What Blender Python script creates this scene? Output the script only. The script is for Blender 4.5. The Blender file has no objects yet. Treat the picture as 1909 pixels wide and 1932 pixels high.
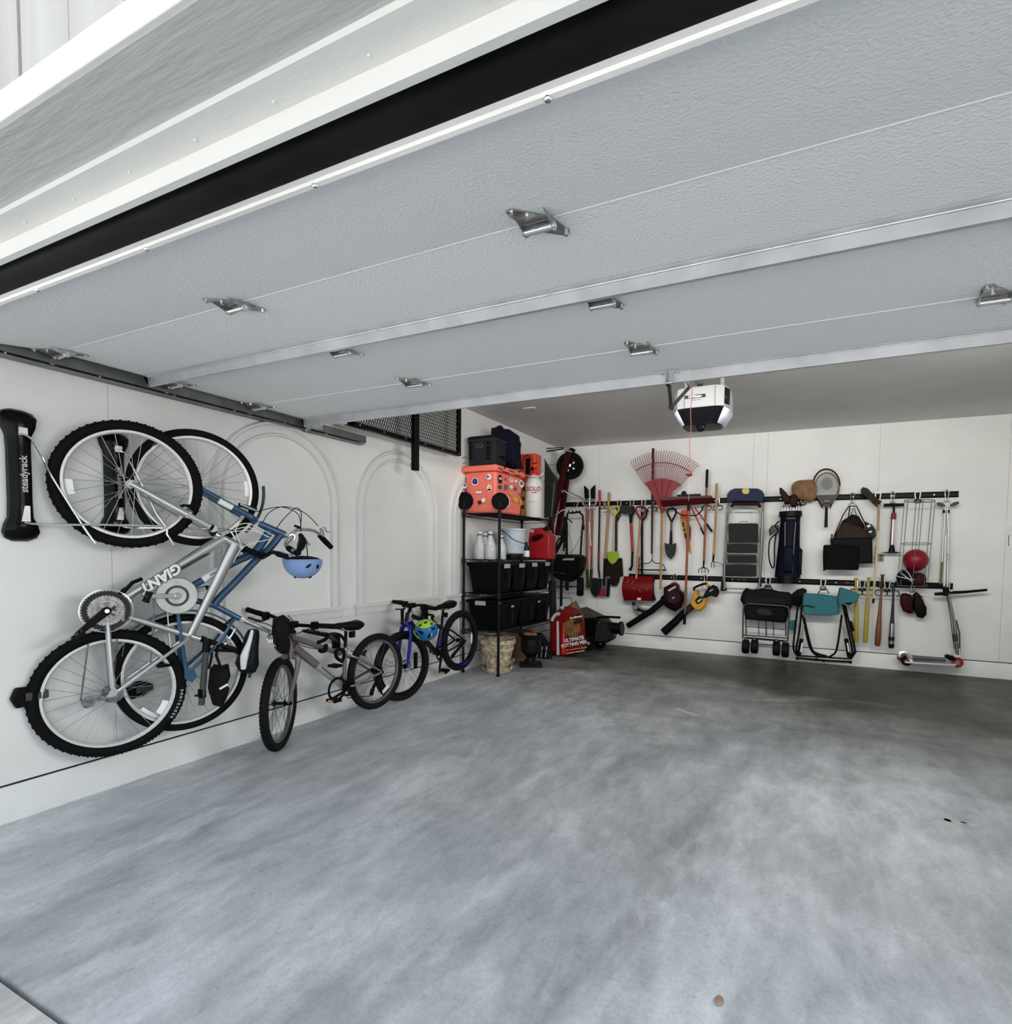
import bpy, bmesh, math, random
import numpy as np
from mathutils import Vector, Matrix, Euler
V = Vector; PI = math.pi; R = math.radians
sc = bpy.context.scene; col = sc.collection
random.seed(7)
# ---------------- camera ----------------
CAMZ = 1.33
yaw, pit, rol = 4.45624267e-01, -5.04147858e-02, -1.30844963e-02
FPX, PX, PY = 1046.642, 1023.345, 1094.002
cy_, sy_, cp_, sp_ = math.cos(yaw), math.sin(yaw), math.cos(pit), math.sin(pit)
fw = V((-sy_*cp_, cy_*cp_, sp_)); rt0 = V((cy_, sy_, 0)); dn0 = fw.cross(rt0)
rt = rt0*math.cos(rol) + dn0*math.sin(rol); dn = -rt0*math.sin(rol) + dn0*math.cos(rol)
cam = bpy.data.cameras.new('camera'); camo = bpy.data.objects.new('camera', cam); col.objects.link(camo)
cam.sensor_fit = 'HORIZONTAL'; cam.sensor_width = 36; cam.lens = 36*FPX/1909
cam.shift_x = (954.5-PX)/1909; cam.shift_y = (PY-966)/1909; cam.clip_start = .02
camo.matrix_world = Matrix(((rt.x, -dn.x, -fw.x, 0), (rt.y, -dn.y, -fw.y, 0), (rt.z, -dn.z, -fw.z, CAMZ), (0, 0, 0, 1)))
sc.camera = camo
CAM = V((0, 0, CAMZ))
# ---------------- light and exposure ----------------
sc.view_settings.view_transform = 'Standard'; sc.view_settings.look = 'None'
sc.view_settings.gamma = 1; sc.view_settings.use_curve_mapping = False
sc.view_settings.exposure = 0.5
w = bpy.data.worlds.new('sky'); sc.world = w; w.use_nodes = True
bg = w.node_tree.nodes['Background']; bg.inputs[0].default_value = (.85, .925, 1, 1); bg.inputs[1].default_value = 1.18
sun = bpy.data.lights.new('sun', 'SUN'); sun.energy = 17; sun.angle = R(1); sun.color = (1, .98, .94)
suno = bpy.data.objects.new('sun', sun); col.objects.link(suno); suno.rotation_euler = Euler((R(-38), 0, R(10)))
def area(name, loc, rot, sx, sy, e, c=(1, 1, 1)):
    l = bpy.data.lights.new(name, 'AREA'); l.shape = 'RECTANGLE'; l.size = sx; l.size_y = sy; l.energy = e; l.color = c
    o = bpy.data.objects.new(name, l); o.location = loc; o.rotation_euler = rot; col.objects.link(o); return o
area('added_strip_fill', (-.2, 3.25, 2.80), Euler((R(80), 0, 0)), 4.8, .3, 48, (1, .985, .95)).data.spread = R(120)  # added fill above the open door, out of view, brightens the back wall
area('added_side_fill', (2.872, 3.3, 2.1), Euler((0, R(84), 0)), 1.1, 2.8, 54, (1, .99, .97)).data.spread = R(130)  # added fill at the right wall, out of view, brightens the left wall
cy = sc.cycles
cy.use_denoising = True; cy.max_bounces = 8; cy.diffuse_bounces = 6; cy.sample_clamp_indirect = 6
cy.caustics_reflective = False; cy.caustics_refractive = False
# ---------------- room constants ----------------
XL, YB, ZC, XR = -3.418, 7.63, 2.88, 2.9
def ray(u, v): return rt*((u-PX)/FPX) + dn*((v-PY)/FPX) + fw
def hit(u, v, p0, n):
    d = ray(u, v); n = V(n); return CAM + d*((V(p0)-CAM).dot(n)/d.dot(n))
def B(u, v, off=.03): return hit(u, v, (0, YB-off, 0), (0, 1, 0))
def Lw(u, v, off=0): return hit(u, v, (XL+off, 0, 0), (1, 0, 0))
def Zp(u, v, z): return hit(u, v, (0, 0, z), (0, 0, 1))
def px_of(p):
    q = V(p)-CAM; d = q.dot(fw); return (PX+FPX*q.dot(rt)/d, PY+FPX*q.dot(dn)/d)
# ---------------- materials ----------------
_m = {}; MATK = 1.0; STRM = ()
def mat(name, c, rough=.5, metal=0., noise=0., nscale=20., bump=0., bscale=60., c2=None, coat=0., emit=0., trans=0., alpha=1., stretch=None):
    if name in _m: return _m[name]
    k_ = MATK*(.5 if max(c) < .13 and metal < .3 and name not in STRM else 1.0); c = tuple(x*k_ for x in c); c2 = tuple(x*k_ for x in c2) if c2 else None
    m = bpy.data.materials.new(name); m.use_nodes = True; nt = m.node_tree; N = nt.nodes; Lk = nt.links
    b = N['Principled BSDF']; b.inputs['Base Color'].default_value = (*c, 1); b.inputs['Roughness'].default_value = rough
    b.inputs['Metallic'].default_value = metal; b.inputs['Specular IOR Level'].default_value = .12 if max(c) < .05 else .35; b.inputs['Coat Weight'].default_value = coat
    b.inputs['Transmission Weight'].default_value = trans; b.inputs['Alpha'].default_value = alpha
    if emit: b.inputs['Emission Color'].default_value = (*c, 1); b.inputs['Emission Strength'].default_value = emit
    tc = N.new('ShaderNodeTexCoord'); mp = N.new('ShaderNodeMapping'); Lk.new(tc.outputs['Object'], mp.inputs[0])
    if stretch: mp.inputs['Scale'].default_value = stretch
    if noise or c2:
        t = N.new('ShaderNodeTexNoise'); t.inputs['Scale'].default_value = nscale; t.inputs['Detail'].default_value = 5
        Lk.new(mp.outputs[0], t.inputs['Vector'])
        r = N.new('ShaderNodeValToRGB'); Lk.new(t.outputs[0], r.inputs[0])
        r.color_ramp.elements[0].position = .35; r.color_ramp.elements[1].position = .65
        a = [max(0, x*(1-noise)) for x in c]; e = c2 if c2 else [min(1, x*(1+noise)) for x in c]
        r.color_ramp.elements[0].color = (*a, 1); r.color_ramp.elements[1].color = (*e, 1)
        Lk.new(r.outputs[0], b.inputs['Base Color'])
    if bump:
        t2 = N.new('ShaderNodeTexNoise'); t2.inputs['Scale'].default_value = bscale; t2.inputs['Detail'].default_value = 4
        Lk.new(mp.outputs[0], t2.inputs['Vector'])
        bp = N.new('ShaderNodeBump'); bp.inputs['Strength'].default_value = bump; bp.inputs['Distance'].default_value = .004
        Lk.new(t2.outputs[0], bp.inputs['Height']); Lk.new(bp.outputs[0], b.inputs['Normal'])
    _m[name] = m; return m
def srgb(r, g, b):
    f = lambda x: (x/255/12.92 if x <= 10 else ((x/255+.055)/1.055)**2.4)
    return (f(r), f(g), f(b))
# ---------------- mesh helpers ----------------
_org = {}
def frame(a):
    a = V(a).normalized(); t = V((0, 0, 1)) if abs(a.z) < .9 else V((1, 0, 0))
    b = a.cross(t).normalized(); return b, a.cross(b).normalized()
class MB:
    def __init__(s): s.v = []; s.f = []
    def add(s, vs, fs):
        n = len(s.v); s.v += [V(x) for x in vs]; s.f += [tuple(i+n for i in f) for f in fs]; return s
    def box(s, c, d, rot=None):
        c = V(c); vs = []
        for x in (-.5, .5):
            for y in (-.5, .5):
                for z in (-.5, .5):
                    q = V((x*d[0], y*d[1], z*d[2])); vs.append(c+(rot @ q if rot else q))
        return s.add(vs, [(0, 1, 3, 2), (4, 6, 7, 5), (0, 4, 5, 1), (2, 3, 7, 6), (0, 2, 6, 4), (1, 5, 7, 3)])
    def bb(s, a, b): return s.box([(a[i]+b[i])/2 for i in range(3)], [abs(a[i]-b[i]) for i in range(3)])
    def bar(s, p, q, w, h, up=(0, 0, 1)):
        p, q = V(p), V(q); a = (q-p).normalized(); u = V(up); b = a.cross(u).normalized(); c = b.cross(a)
        return s.box((p+q)/2, ((q-p).length, w, h), Matrix((a, b, c)).transposed())
    def rings(s, rs, cap=True, closed=False):
        n = len(rs[0]); vs = [p for r in rs for p in r]; fs = []
        K = len(rs) if closed else len(rs)-1
        for i in range(K):
            for j in range(n):
                a = i*n+j; b = i*n+(j+1) % n; i2 = (i+1) % len(rs); fs.append((a, b, i2*n+(j+1) % n, i2*n+j))
        if cap and not closed: fs.append(tuple(range(n-1, -1, -1))); fs.append(tuple((len(rs)-1)*n+j for j in range(n)))
        return s.add(vs, fs)
    def cyl(s, p, q, r, r2=None, n=14, cap=True):
        p, q = V(p), V(q); b, c = frame(q-p); r2 = r if r2 is None else r2
        return s.rings([[o+(b*math.cos(2*PI*j/n)+c*math.sin(2*PI*j/n))*rr for j in range(n)] for o, rr in ((p, r), (q, r2))], cap)
    def tube(s, pts, r, n=8, closed=False, sm=0, flat=1., up=None):
        pts = [V(p) for p in pts]
        if sm: pts = smooth(pts, sm, closed)
        m = len(pts); rr = list(r) if hasattr(r, '__len__') else [r]*m
        if len(rr) != m: rr = list(np.interp(np.linspace(0, 1, m), np.linspace(0, 1, len(rr)), rr))
        rs = []; b = None
        for i in range(m):
            t = (pts[(i+1) % m]-pts[i-1]) if closed else (pts[min(i+1, m-1)]-pts[max(i-1, 0)])
            if t.length < 1e-9: t = V((0, 0, 1))
            t.normalize()
            if up is not None: b = V(up)-t*V(up).dot(t)
            elif b is None: b = frame(t)[0]
            else: b = b-t*b.dot(t)
            if b.length < 1e-6: b = frame(t)[0]
            b = b.normalized(); c = t.cross(b)
            rs.append([pts[i]+(b*math.cos(2*PI*j/n)+c*math.sin(2*PI*j/n)*flat)*rr[i] for j in range(n)])
        return s.rings(rs, True, closed)
    def lathe(s, prof, c=(0, 0, 0), ax=(0, 0, 1), n=28, cap=True):
        c = V(c); ax = V(ax).normalized(); b, d = frame(ax)
        return s.rings([[c+ax*h+(b*math.cos(2*PI*j/n)+d*math.sin(2*PI*j/n))*max(r, 1e-4) for j in range(n)] for r, h in prof], cap)
    def torus(s, c, ax, Rr, r, n=64, k=10, flat=1.):
        c = V(c); ax = V(ax).normalized(); b, d = frame(ax); rs = []
        for i in range(n):
            a = 2*PI*i/n; o = b*math.cos(a)+d*math.sin(a)
            rs.append([c+o*(Rr+r*math.cos(2*PI*j/k))+ax*(r*flat*math.sin(2*PI*j/k)) for j in range(k)])
        return s.rings(rs, False, True)
    def prism(s, poly, vec):
        poly = [V(p) for p in poly]; vec = V(vec); n = len(poly)
        return s.add(poly+[p+vec for p in poly], [tuple(range(n)), tuple(range(2*n-1, n-1, -1))]+[((i+1) % n, i, i+n, (i+1) % n+n) for i in range(n)])
    def ball(s, c, r, rot=None, n=20, m=12, top=1., bot=-1.):
        c = V(c); r = r if hasattr(r, '__len__') else (r, r, r); rs = []
        a0, a1 = math.asin(bot), math.asin(top)
        for i in range(m+1):
            a = a0+(a1-a0)*i/m; ring = []
            for j in range(n):
                q = V((r[0]*math.cos(a)*math.cos(2*PI*j/n), r[1]*math.cos(a)*math.sin(2*PI*j/n), r[2]*math.sin(a)))
                ring.append(c+(rot @ q if rot else q))
            rs.append(ring)
        return s.rings(rs, True)
    def blob(s, poly, vec, bul=.3, steps=4):
        """soft pillow-like solid: outline polygon, thickness vector"""
        poly = [V(p) for p in poly]; vec = V(vec); c = sum(poly, V())/len(poly); rs = []
        for i in range(-steps, steps+1):
            t = i/steps; k = 1-bul*(1-math.sqrt(max(0, 1-t*t)))
            rs.append([c+(p-c)*k+vec*(t*.5) for p in poly])
        return s.rings(rs, True)
    def build(s, name, m, parent=None, bevel=0, smooth_=True, ang=40, seg=2, noise=0, solid=0, origin=None):
        me = bpy.data.meshes.new(name); 
        if parent is not None: o0 = V(_org[parent.name])
        elif origin is not None: o0 = V(origin)
        else:
            xs = [p.x for p in s.v]; ys = [p.y for p in s.v]; zs = [p.z for p in s.v]
            o0 = V(((min(xs)+max(xs))/2, (min(ys)+max(ys))/2, min(zs)))
        me.from_pydata([tuple(p-o0) for p in s.v], [], s.f)
        bm = bmesh.new(); bm.from_mesh(me); bmesh.ops.remove_doubles(bm, verts=bm.verts, dist=1e-5)
        bmesh.ops.recalc_face_normals(bm, faces=bm.faces)
        if noise:
            for vt in bm.verts:
                h = (math.sin(vt.co.x*37+vt.co.y*23)+math.sin(vt.co.z*41+vt.co.y*19+1.3)+math.sin(vt.co.x*29-vt.co.z*31))/3
                vt.co += vt.normal*h*noise
        bm.to_mesh(me); bm.free()
        if smooth_:
            me.shade_smooth(); me.set_sharp_from_angle(angle=R(ang))
        me.materials.append(m)
        o = bpy.data.objects.new(name, me); col.objects.link(o)
        if solid:
            q = o.modifiers.new('s', 'SOLIDIFY'); q.thickness = solid; q.offset = 0
        if bevel:
            q = o.modifiers.new('b', 'BEVEL'); q.width = bevel; q.segments = seg; q.limit_method = 'ANGLE'; q.angle_limit = R(35)
        if parent is not None: o.parent = parent
        else: o.location = o0
        _org[o.name] = tuple(o0); return o
def smooth(pts, k=6, closed=False):
    out = []; n = len(pts)
    if n < 3: return pts
    rng = range(n) if closed else range(n-1)
    for i in rng:
        if closed: p0, p1, p2, p3 = pts[i-1], pts[i], pts[(i+1) % n], pts[(i+2) % n]
        else: p0, p1, p2, p3 = pts[max(i-1, 0)], pts[i], pts[i+1], pts[min(i+2, n-1)]
        for j in range(k):
            t = j/k; out.append(.5*((2*p1)+(p2-p0)*t+(2*p0-5*p1+4*p2-p3)*t*t+(3*p1-p0-3*p2+p3)*t**3))
    if not closed: out.append(pts[-1])
    return out
def tag(o, label=None, cat=None, group=None, kind=None):
    if label: o['label'] = label
    if cat: o['category'] = cat
    if group: o['group'] = group
    if kind: o['kind'] = kind
    return o
def thing(name, label, cat, loc, group=None):
    o = bpy.data.objects.new(name, None); col.objects.link(o); o.location = V(loc); o.empty_display_size = .05
    _org[o.name] = tuple(V(loc)); return tag(o, label, cat, group)
def copy_tree(o, loc=None, label=None, parent=None):
    c = o.copy(); col.objects.link(c)
    if parent is not None: c.parent = parent
    if loc is not None: c.location = V(loc)
    if label: c['label'] = label
    _org[c.name] = tuple(V(c.location)) if parent is None else _org[parent.name]
    for ch in list(o.children): copy_tree(ch, parent=c)
    return c
_body = {}
def text(s, size, o, xd, up, m, parent, name='lettering', ext=.0006, bold=0., shear=0., align='CENTER', mirror=False):
    if s.startswith('~'):   # print too small to read: short strokes, one per word, given as lengths
        xd = V(xd).normalized(); up = V(up); up = (up-xd*up.dot(xd)).normalized(); n = xd.cross(up); L_ = [int(c) for c in s[1:]]; tot = sum(L_)*.5*size+(len(L_)-1)*.35*size; x = -tot/2; b = MB()
        for k in L_: w_ = k*.5*size; b.box(V(o)+xd*(x+w_/2), (w_, size*.3, .0012), Matrix((xd, up, n)).transposed()); x += w_+.35*size
        return b.build('print_stroke', m, parent, smooth_=False)
    cu = bpy.data.curves.new('t', 'FONT'); cu.body = s; cu.size = size; cu.extrude = ext; cu.offset = bold; cu.shear = shear
    cu.align_x = align; cu.align_y = 'CENTER'; cu.resolution_u = 3
    t = bpy.data.objects.new('t', cu); col.objects.link(t)
    dg = bpy.context.evaluated_depsgraph_get(); dg.update()
    me = bpy.data.meshes.new_from_object(t.evaluated_get(dg)); bpy.data.objects.remove(t)
    me.name = name; xd = V(xd).normalized(); up = V(up); up = (up-xd*up.dot(xd)).normalized(); n = xd.cross(up)
    Mx = Matrix((xd, up, n)).transposed().to_4x4(); Mx.translation = V(o)-V(_org[parent.name]); me.transform(Mx)
    me.materials.clear(); me.materials.append(m)
    ob = bpy.data.objects.new(name, me); col.objects.link(ob); ob.parent = parent; _org[ob.name] = _org[parent.name]; return ob
def struct(o): o['kind'] = 'structure'; return o
# common materials
BLK = mat('black_plastic', (.006, .006, .0065), .42, bump=.05)
BLKM = mat('black_metal', (.005, .005, .0055), .35, .0, bump=.04)
RUB = mat('rubber', (.007, .007, .0075), .75, bump=.3, bscale=90)
CHR = mat('chrome', (.78, .78, .78), .18, 1., bump=.02)
STL = mat('galvanised_steel', (.45, .46, .47), .4, .8, noise=.12, nscale=14, bump=.05)
DSTL = mat('weathered_steel', (.16, .165, .165), .5, .7, noise=.2, nscale=9, bump=.08)
ALU = mat('brushed_aluminium', (.70, .69, .67), .42, .6, noise=.06, nscale=8, bump=.06, stretch=(1, 14, 14))
WHT = mat('white_paint_part', (.78, .78, .77), .4, bump=.03)
RED = mat('red_plastic', (.36, .012, .016), .35, noise=.1, bump=.04)
DRED = mat('dark_red', (.17, .006, .016), .4, noise=.1, bump=.04)
WOOD = mat('ash_wood', srgb(172, 134, 92), .55, noise=.16, nscale=12, bump=.1, stretch=(6, 6, .6))
OWOOD = mat('old_wood', srgb(112, 76, 52), .65, noise=.2, nscale=12, bump=.15, stretch=(6, 6, .6))
DWOOD = mat('weathered_wood', srgb(74, 62, 46), .7, noise=.2, nscale=12, bump=.15, stretch=(6, 6, .6))
GREY = mat('grey_plastic', (.10, .105, .108), .5, noise=.06, bump=.06)
# ================= STRUCTURE =================
def wallmat(name, c, bs=120, b=.25, big=.05):
    m = mat(name, c, .6, noise=big, nscale=1.6, bump=b, bscale=bs); return m
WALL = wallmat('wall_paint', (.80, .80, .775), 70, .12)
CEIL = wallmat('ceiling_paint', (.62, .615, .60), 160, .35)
CURB = wallmat('curb_paint', (.80, .81, .79), 25, .6, .06)
TRIM = mat('trim_paint', (.76, .765, .75), .45, noise=.03, nscale=3, bump=.08, bscale=50)
# concrete floor: clouds of light and dark cement, smears, fine pitting
def concrete(name, a, b2, dirt=1., sc_=1., back=False):
    m = bpy.data.materials.new(name); m.use_nodes = True; nt = m.node_tree; N = nt.nodes; K = nt.links
    bs = N['Principled BSDF']; bs.inputs['Roughness'].default_value = .5
    tc = N.new('ShaderNodeTexCoord')
    def noise(scale, det, st=(1, 1, 1), rot=0, dist=0.):
        mp = N.new('ShaderNodeMapping'); mp.inputs['Scale'].default_value = st; mp.inputs['Rotation'].default_value = (0, 0, rot)
        K.new(tc.outputs['Object'], mp.inputs[0]); t = N.new('ShaderNodeTexNoise'); t.inputs['Scale'].default_value = scale*sc_
        t.inputs['Detail'].default_value = det; t.inputs['Roughness'].default_value = .6; t.inputs['Distortion'].default_value = dist
        K.new(mp.outputs[0], t.inputs['Vector']); return t.outputs[0]
    def ramp(src, p0, p1, c0, c1):
        r = N.new('ShaderNodeValToRGB'); K.new(src, r.inputs[0]); e = r.color_ramp.elements
        e[0].position = p0; e[1].position = p1; e[0].color = (*c0, 1); e[1].color = (*c1, 1); return r.outputs[0]
    def mix(kind, fac, x, y):
        q = N.new('ShaderNodeMix'); q.data_type = 'RGBA'; q.blend_type = kind
        if isinstance(fac, float): q.inputs[0].default_value = fac
        else: K.new(fac, q.inputs[0])
        for i, z in ((6, x), (7, y)):
            if isinstance(z, tuple): q.inputs[i].default_value = (*z, 1)
            else: K.new(z, q.inputs[i])
        return q.outputs[2]
    base = ramp(noise(.9, 8, dist=.6), .3, .7, a, b2)
    s1 = ramp(noise(2.4, 10, (1.5, .55, 1), .08, .35), .34, .68, (.74, .76, .77), (1.16, 1.16, 1.17))
    c = mix('MULTIPLY', 1.0, base, s1)
    s2 = ramp(noise(2.6, 11, (1.5, .7, 1), .1, .45), .60, .68, (0, 0, 0), (1, 1, 1))
    c = mix('MIX', mix('MULTIPLY', 1.0, s2, (.5, .5, .5)), c, (.66, .68, .72))
    s3 = ramp(noise(1.5, 10, (1.4, .6, 1), .0, .4), .30, .44, (1, 1, 1), (0, 0, 0))
    c = mix('MIX', mix('MULTIPLY', 1.0, s3, (.42*dirt,)*3), c, (.15, .15, .145))
    c = mix('MULTIPLY', 1.0, c, ramp(noise(7, 12, (1.5, .6, 1), .1, .3), .34, .66, (.82, .83, .84), (1.14, 1.14, 1.14)))
    s6 = ramp(noise(1.3, 12, (1.4, .8, 1), .2, .5), .60, .66, (0, 0, 0), (1, 1, 1)); c = mix('MIX', mix('MULTIPLY', 1.0, s6, (.35, .35, .35)), c, (.70, .72, .76))
    s4 = ramp(noise(28, 8), .3, .36, (1, 1, 1), (0, 0, 0))
    c = mix('MIX', mix('MULTIPLY', 1.0, s4, (.3*dirt,)*3), c, (.12, .11, .10))
    s5 = ramp(noise(90, 4), .4, .6, (.93, .93, .93), (1.05, 1.05, 1.05)); c = mix('MULTIPLY', 1.0, c, s5)
    if back:   # multiplies the slab darker and browner towards the back, with noisy edges
        sx = N.new('ShaderNodeSeparateXYZ'); K.new(tc.outputs['Object'], sx.inputs[0]); ad = N.new('ShaderNodeMath'); ad.operation = 'MULTIPLY_ADD'
        K.new(noise(1.1, 7, (.7, 1.5, 1), .4, 1.0), ad.inputs[0]); ad.inputs[1].default_value = 3.2
        a3 = N.new('ShaderNodeMath'); a3.operation = 'MULTIPLY_ADD'; K.new(sx.outputs[0], a3.inputs[0]); a3.inputs[1].default_value = .42; K.new(sx.outputs[1], a3.inputs[2]); K.new(a3.outputs[0], ad.inputs[2])
        mr = N.new('ShaderNodeMapRange'); K.new(ad.outputs[0], mr.inputs[0]); mr.inputs[1].default_value = .7; mr.inputs[2].default_value = 3.3; mr.inputs[4].default_value = 1.0
        c = mix('MULTIPLY', mr.outputs[0], c, (.12, .108, .075))
    K.new(c, bs.inputs['Base Color'])
    rg = ramp(noise(1.4, 6), .35, .65, (.38, .38, .38), (.62, .62, .62)); K.new(rg, bs.inputs['Roughness'])
    bp = N.new('ShaderNodeBump'); bp.inputs['Strength'].default_value = .25; bp.inputs['Distance'].default_value = .004
    K.new(noise(35, 6), bp.inputs['Height']); K.new(bp.outputs[0], bs.inputs['Normal']); return m
CON = concrete('garage_concrete', (.43, .45, .47), (.57, .59, .61), back=True)
DRV = concrete('driveway_concrete', (.40, .39, .37), (.55, .54, .52), 1.6, 2.2)
SY = 1.01   # front edge of the slab
b = MB(); b.bb((XL-.3, .78, -.15), (XR+.3, YB+.2, 0)); fl = struct(b.build('floor', CON))
b = MB(); b.bb((-20, -30, -.16), (20, .765, -.008)); g = struct(b.build('driveway', DRV))
# left wall: ply sheets with hairline joints, painted stem-wall below
ZK = .18
def sheets(name, axis, joints, z0, z1, m):
    b = MB()
    for a0, a1 in zip(joints[:-1], joints[1:]):
        if axis == 'y': b.bb((XL-.012, a0+.0012, z0), (XL, a1-.0012, z1))
        else: b.bb((a0+.0012, YB, z0), (a1-.0012, YB+.012, z1))
    if axis == 'y': b.bb((XL-.2, joints[0], 0), (XL-.011, joints[-1], z1))
    else: b.bb((joints[0], YB+.011, 0), (joints[-1], YB+.2, z1))
    return struct(b.build(name, m, smooth_=False))
yj = Lw(207, 900).y
sheets('wall_left', 'y', [.78, yj, YB+.012], ZK+.006, ZC+.02, WALL)
xs_ = [XL, B(1130, 850).x, B(1420, 900).x, B(1447, 900).x, B(1657, 930).x, B(1903, 930).x, XR]
sheets('wall_back', 'x', xs_, ZK+.006, ZC+.02, WALL)
b = MB(); b.bb((XR, .78, 0), (XR+.15, YB+.2, ZC+.02)); struct(b.build('wall_right', WALL))
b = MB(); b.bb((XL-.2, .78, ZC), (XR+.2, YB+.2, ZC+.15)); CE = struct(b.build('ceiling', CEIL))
b = MB(); b.prism([(-2.65, 3.02, 2.88), (-2.65, 3.04, 2.97-.10), (-2.65, 3.20, 2.95-.03), (-2.65, 3.24, 2.90), (-2.65, 3.10, 2.88)], (4.9, 0, 0)); b.bb((-2.62, 3.20, 2.90-.02), (2.22, 3.32, 2.88)); b.build('fill_housing', TRIM, CE)  # made-up housing around the added strip fill, out of view
b = MB()
for ya, yb2, za, zb3 in ((1.82, 1.90, 1.46, 2.74), (4.70, 4.78, 1.46, 2.74), (1.82, 4.78, 1.46, 1.54), (1.82, 4.78, 2.66, 2.74), (3.28, 3.32, 1.5, 2.7), (1.85, 4.75, 2.08, 2.12)): b.bb((XR-.05, ya, za), (XR+.01, yb2, zb3))
struct(b.build('fill_frame_1', TRIM, bevel=.004))  # made-up frame around the added side fill, out of view
# painted concrete curb below the sheets (slightly proud), as baseboard
def curb(name, pts, nrm):
    b = MB(); n = V(nrm); N_ = 60; p, q = V(pts[0]), V(pts[1]); rs = []
    for i in range(N_+1):
        o = p+(q-p)*(i/N_); e = .0025*math.sin(i*1.7)+.002*math.sin(i*.61)
        rs.append([o-n*.01, o+n*(.004+e), o+n*(.0005+e*.6)+V((0, 0, ZK-.008)), o-n*.004+V((0, 0, ZK-.003)), o-n*.0105+V((0, 0, ZK-.003))])
    b.rings(rs); return struct(b.build(name, CURB, ang=60))
curb('baseboard_left', [(XL, .80, 0), (XL, YB, 0)], (1, 0, 0)); curb('baseboard_back', [(XL, YB, 0), (XR, YB, 0)], (0, -1, 0))
JNT = mat('joint_shade', (.06, .06, .055), .9, noise=.4, nscale=12)  # dark strip colour stands in for the shade in the gap above the curb
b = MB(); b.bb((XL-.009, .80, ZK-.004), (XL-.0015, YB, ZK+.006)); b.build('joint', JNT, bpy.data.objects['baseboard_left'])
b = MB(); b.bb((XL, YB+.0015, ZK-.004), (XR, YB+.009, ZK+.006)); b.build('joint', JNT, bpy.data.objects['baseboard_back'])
# three arched mouldings with sills
def arch(i, y0, y1, zs, zt):
    r = (y1-y0)/2; yc = (y0+y1)/2; b = MB()
    for off, wd, th in ((0, .028, .030), (.03, .05, .016), (.082, .022, .026)):
        rs = []
        ys = [(y0+off, zs)]+[(yc-(r-off)*math.cos(PI*k/32), zt-r+(r-off)*math.sin(PI*k/32)) for k in range(33)]+[(y1-off, zs)]
        ys = [(y0+off, zs), (y0+off, (zs+zt-r)/2)]+ys[1:-1]+[(y1-off, (zs+zt-r)/2), (y1-off, zs)]
        for k, (y, z) in enumerate(ys):
            if z <= zt-r+1e-6: d = V((0, 1 if y < yc else -1, 0))
            else: d = V((0, yc-y, zt-r-z)).normalized()
            p = V((XL, y, z)); n = V((1, 0, 0))
            rs.append([p-n*.002, p+n*th*.5, p+d*wd*.3+n*th, p+d*wd*.75+n*th, p+d*wd+n*th*.6, p+d*wd-n*.002])
        b.rings(rs)
    b.bb((XL-.002, y0-.03, zs-.02), (XL+.04, y1+.03, zs+.006)); b.bb((XL-.002, y0-.012, zs-.075), (XL+.02, y1+.012, zs-.02))
    b.bb((XL-.002, y0-.02, zs-.085), (XL+.012, y1+.02, zs-.073))
    o = struct(b.build('trim_%d' % i, TRIM, ang=50)); return o
zs = .862
a1 = (Lw(393, 960).y, Lw(641, 960).y); a2 = (Lw(671, 1000).y, Lw(823, 1000).y); 
arch(1, *a1, zs, Lw(520, 795).z); arch(2, *a2, zs, Lw(752, 851).z)
w3 = (a2[1]-a2[0]); a3 = Lw(846, 1000).y; arch(3, a3, a3+w3, zs, Lw(752, 851).z)
# ---- header above the opening: stepped, painted timber ----
HX0, HX1 = -5.5, 4.2; HZ = CAMZ
A_y, A_z = .8016, HZ+.82
zB = HZ+.8617; yC = .7334; zD = HZ+.8757; yE = .5998; zF = HZ+.933
HTR = mat('header_trim_paint', (.74, .74, .72), .5, noise=.03, nscale=5, bump=.35, bscale=40, stretch=(.25, 1, 1))
HSO = mat('header_timber_paint', (.50, .505, .51), .6, noise=.05, nscale=6, bump=.8, bscale=55, stretch=(.12, 1, 1))
b = MB(); b.prism([(HX0, A_y, A_z), (HX0, A_y, zB), (HX0, yC+.03, zB), (HX0, yC+.03, 2.6), (HX0, A_y+.018, 2.6), (HX0, A_y+.018, A_z)], (HX1-HX0, 0, 0)); struct(b.build('trim_4', HTR, smooth_=False))
b = MB(); b.prism([(HX0, yC, zB), (HX0, yC, zD+.03), (HX0, yC+.03, zD+.03), (HX0, yC+.03, zB)], (HX1-HX0, 0, 0))
for k in range(24):
    x = -3.6+k*.24; b.ball((x, yC+.045, zB-.001), (.004, .004, .003), n=8, m=4)
struct(b.build('trim_5', HTR))
b = MB(); b.prism([(HX0, yE, zD), (HX0, yE+.02, zF+.02), (HX0, yC+.04, zF+.02), (HX0, yC+.04, zD)], (HX1-HX0, 0, 0)); struct(b.build('trim_6', HSO, smooth_=False))
b = MB(); b.prism([(HX0, yE-.012, zD+.001), (HX0, yE-.014, zF), (HX0, yE+.02, zF+.012), (HX0, yE+.02, zD+.001)], (HX1-HX0, 0, 0)); struct(b.build('trim_7', HTR, bevel=.003))
SID = mat('rough_siding_paint', (.40, .385, .36), .8, noise=.10, nscale=5, c2=(.52, .52, .51), bump=1.2, bscale=60, stretch=(1, 1, .08))
b = MB(); x = HX0; random.seed(3)
while x < HX1:
    wd = .19; b.bb((x, yE+.016-.004*random.random(), zF-.02), (x+wd-.008, yE+.05, 3.4)); x += wd
b.bb((HX0, yE+.03, zF-.02), (HX1, A_y+.02, 3.4)); struct(b.build('wall_front', SID, smooth_=False))
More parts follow.
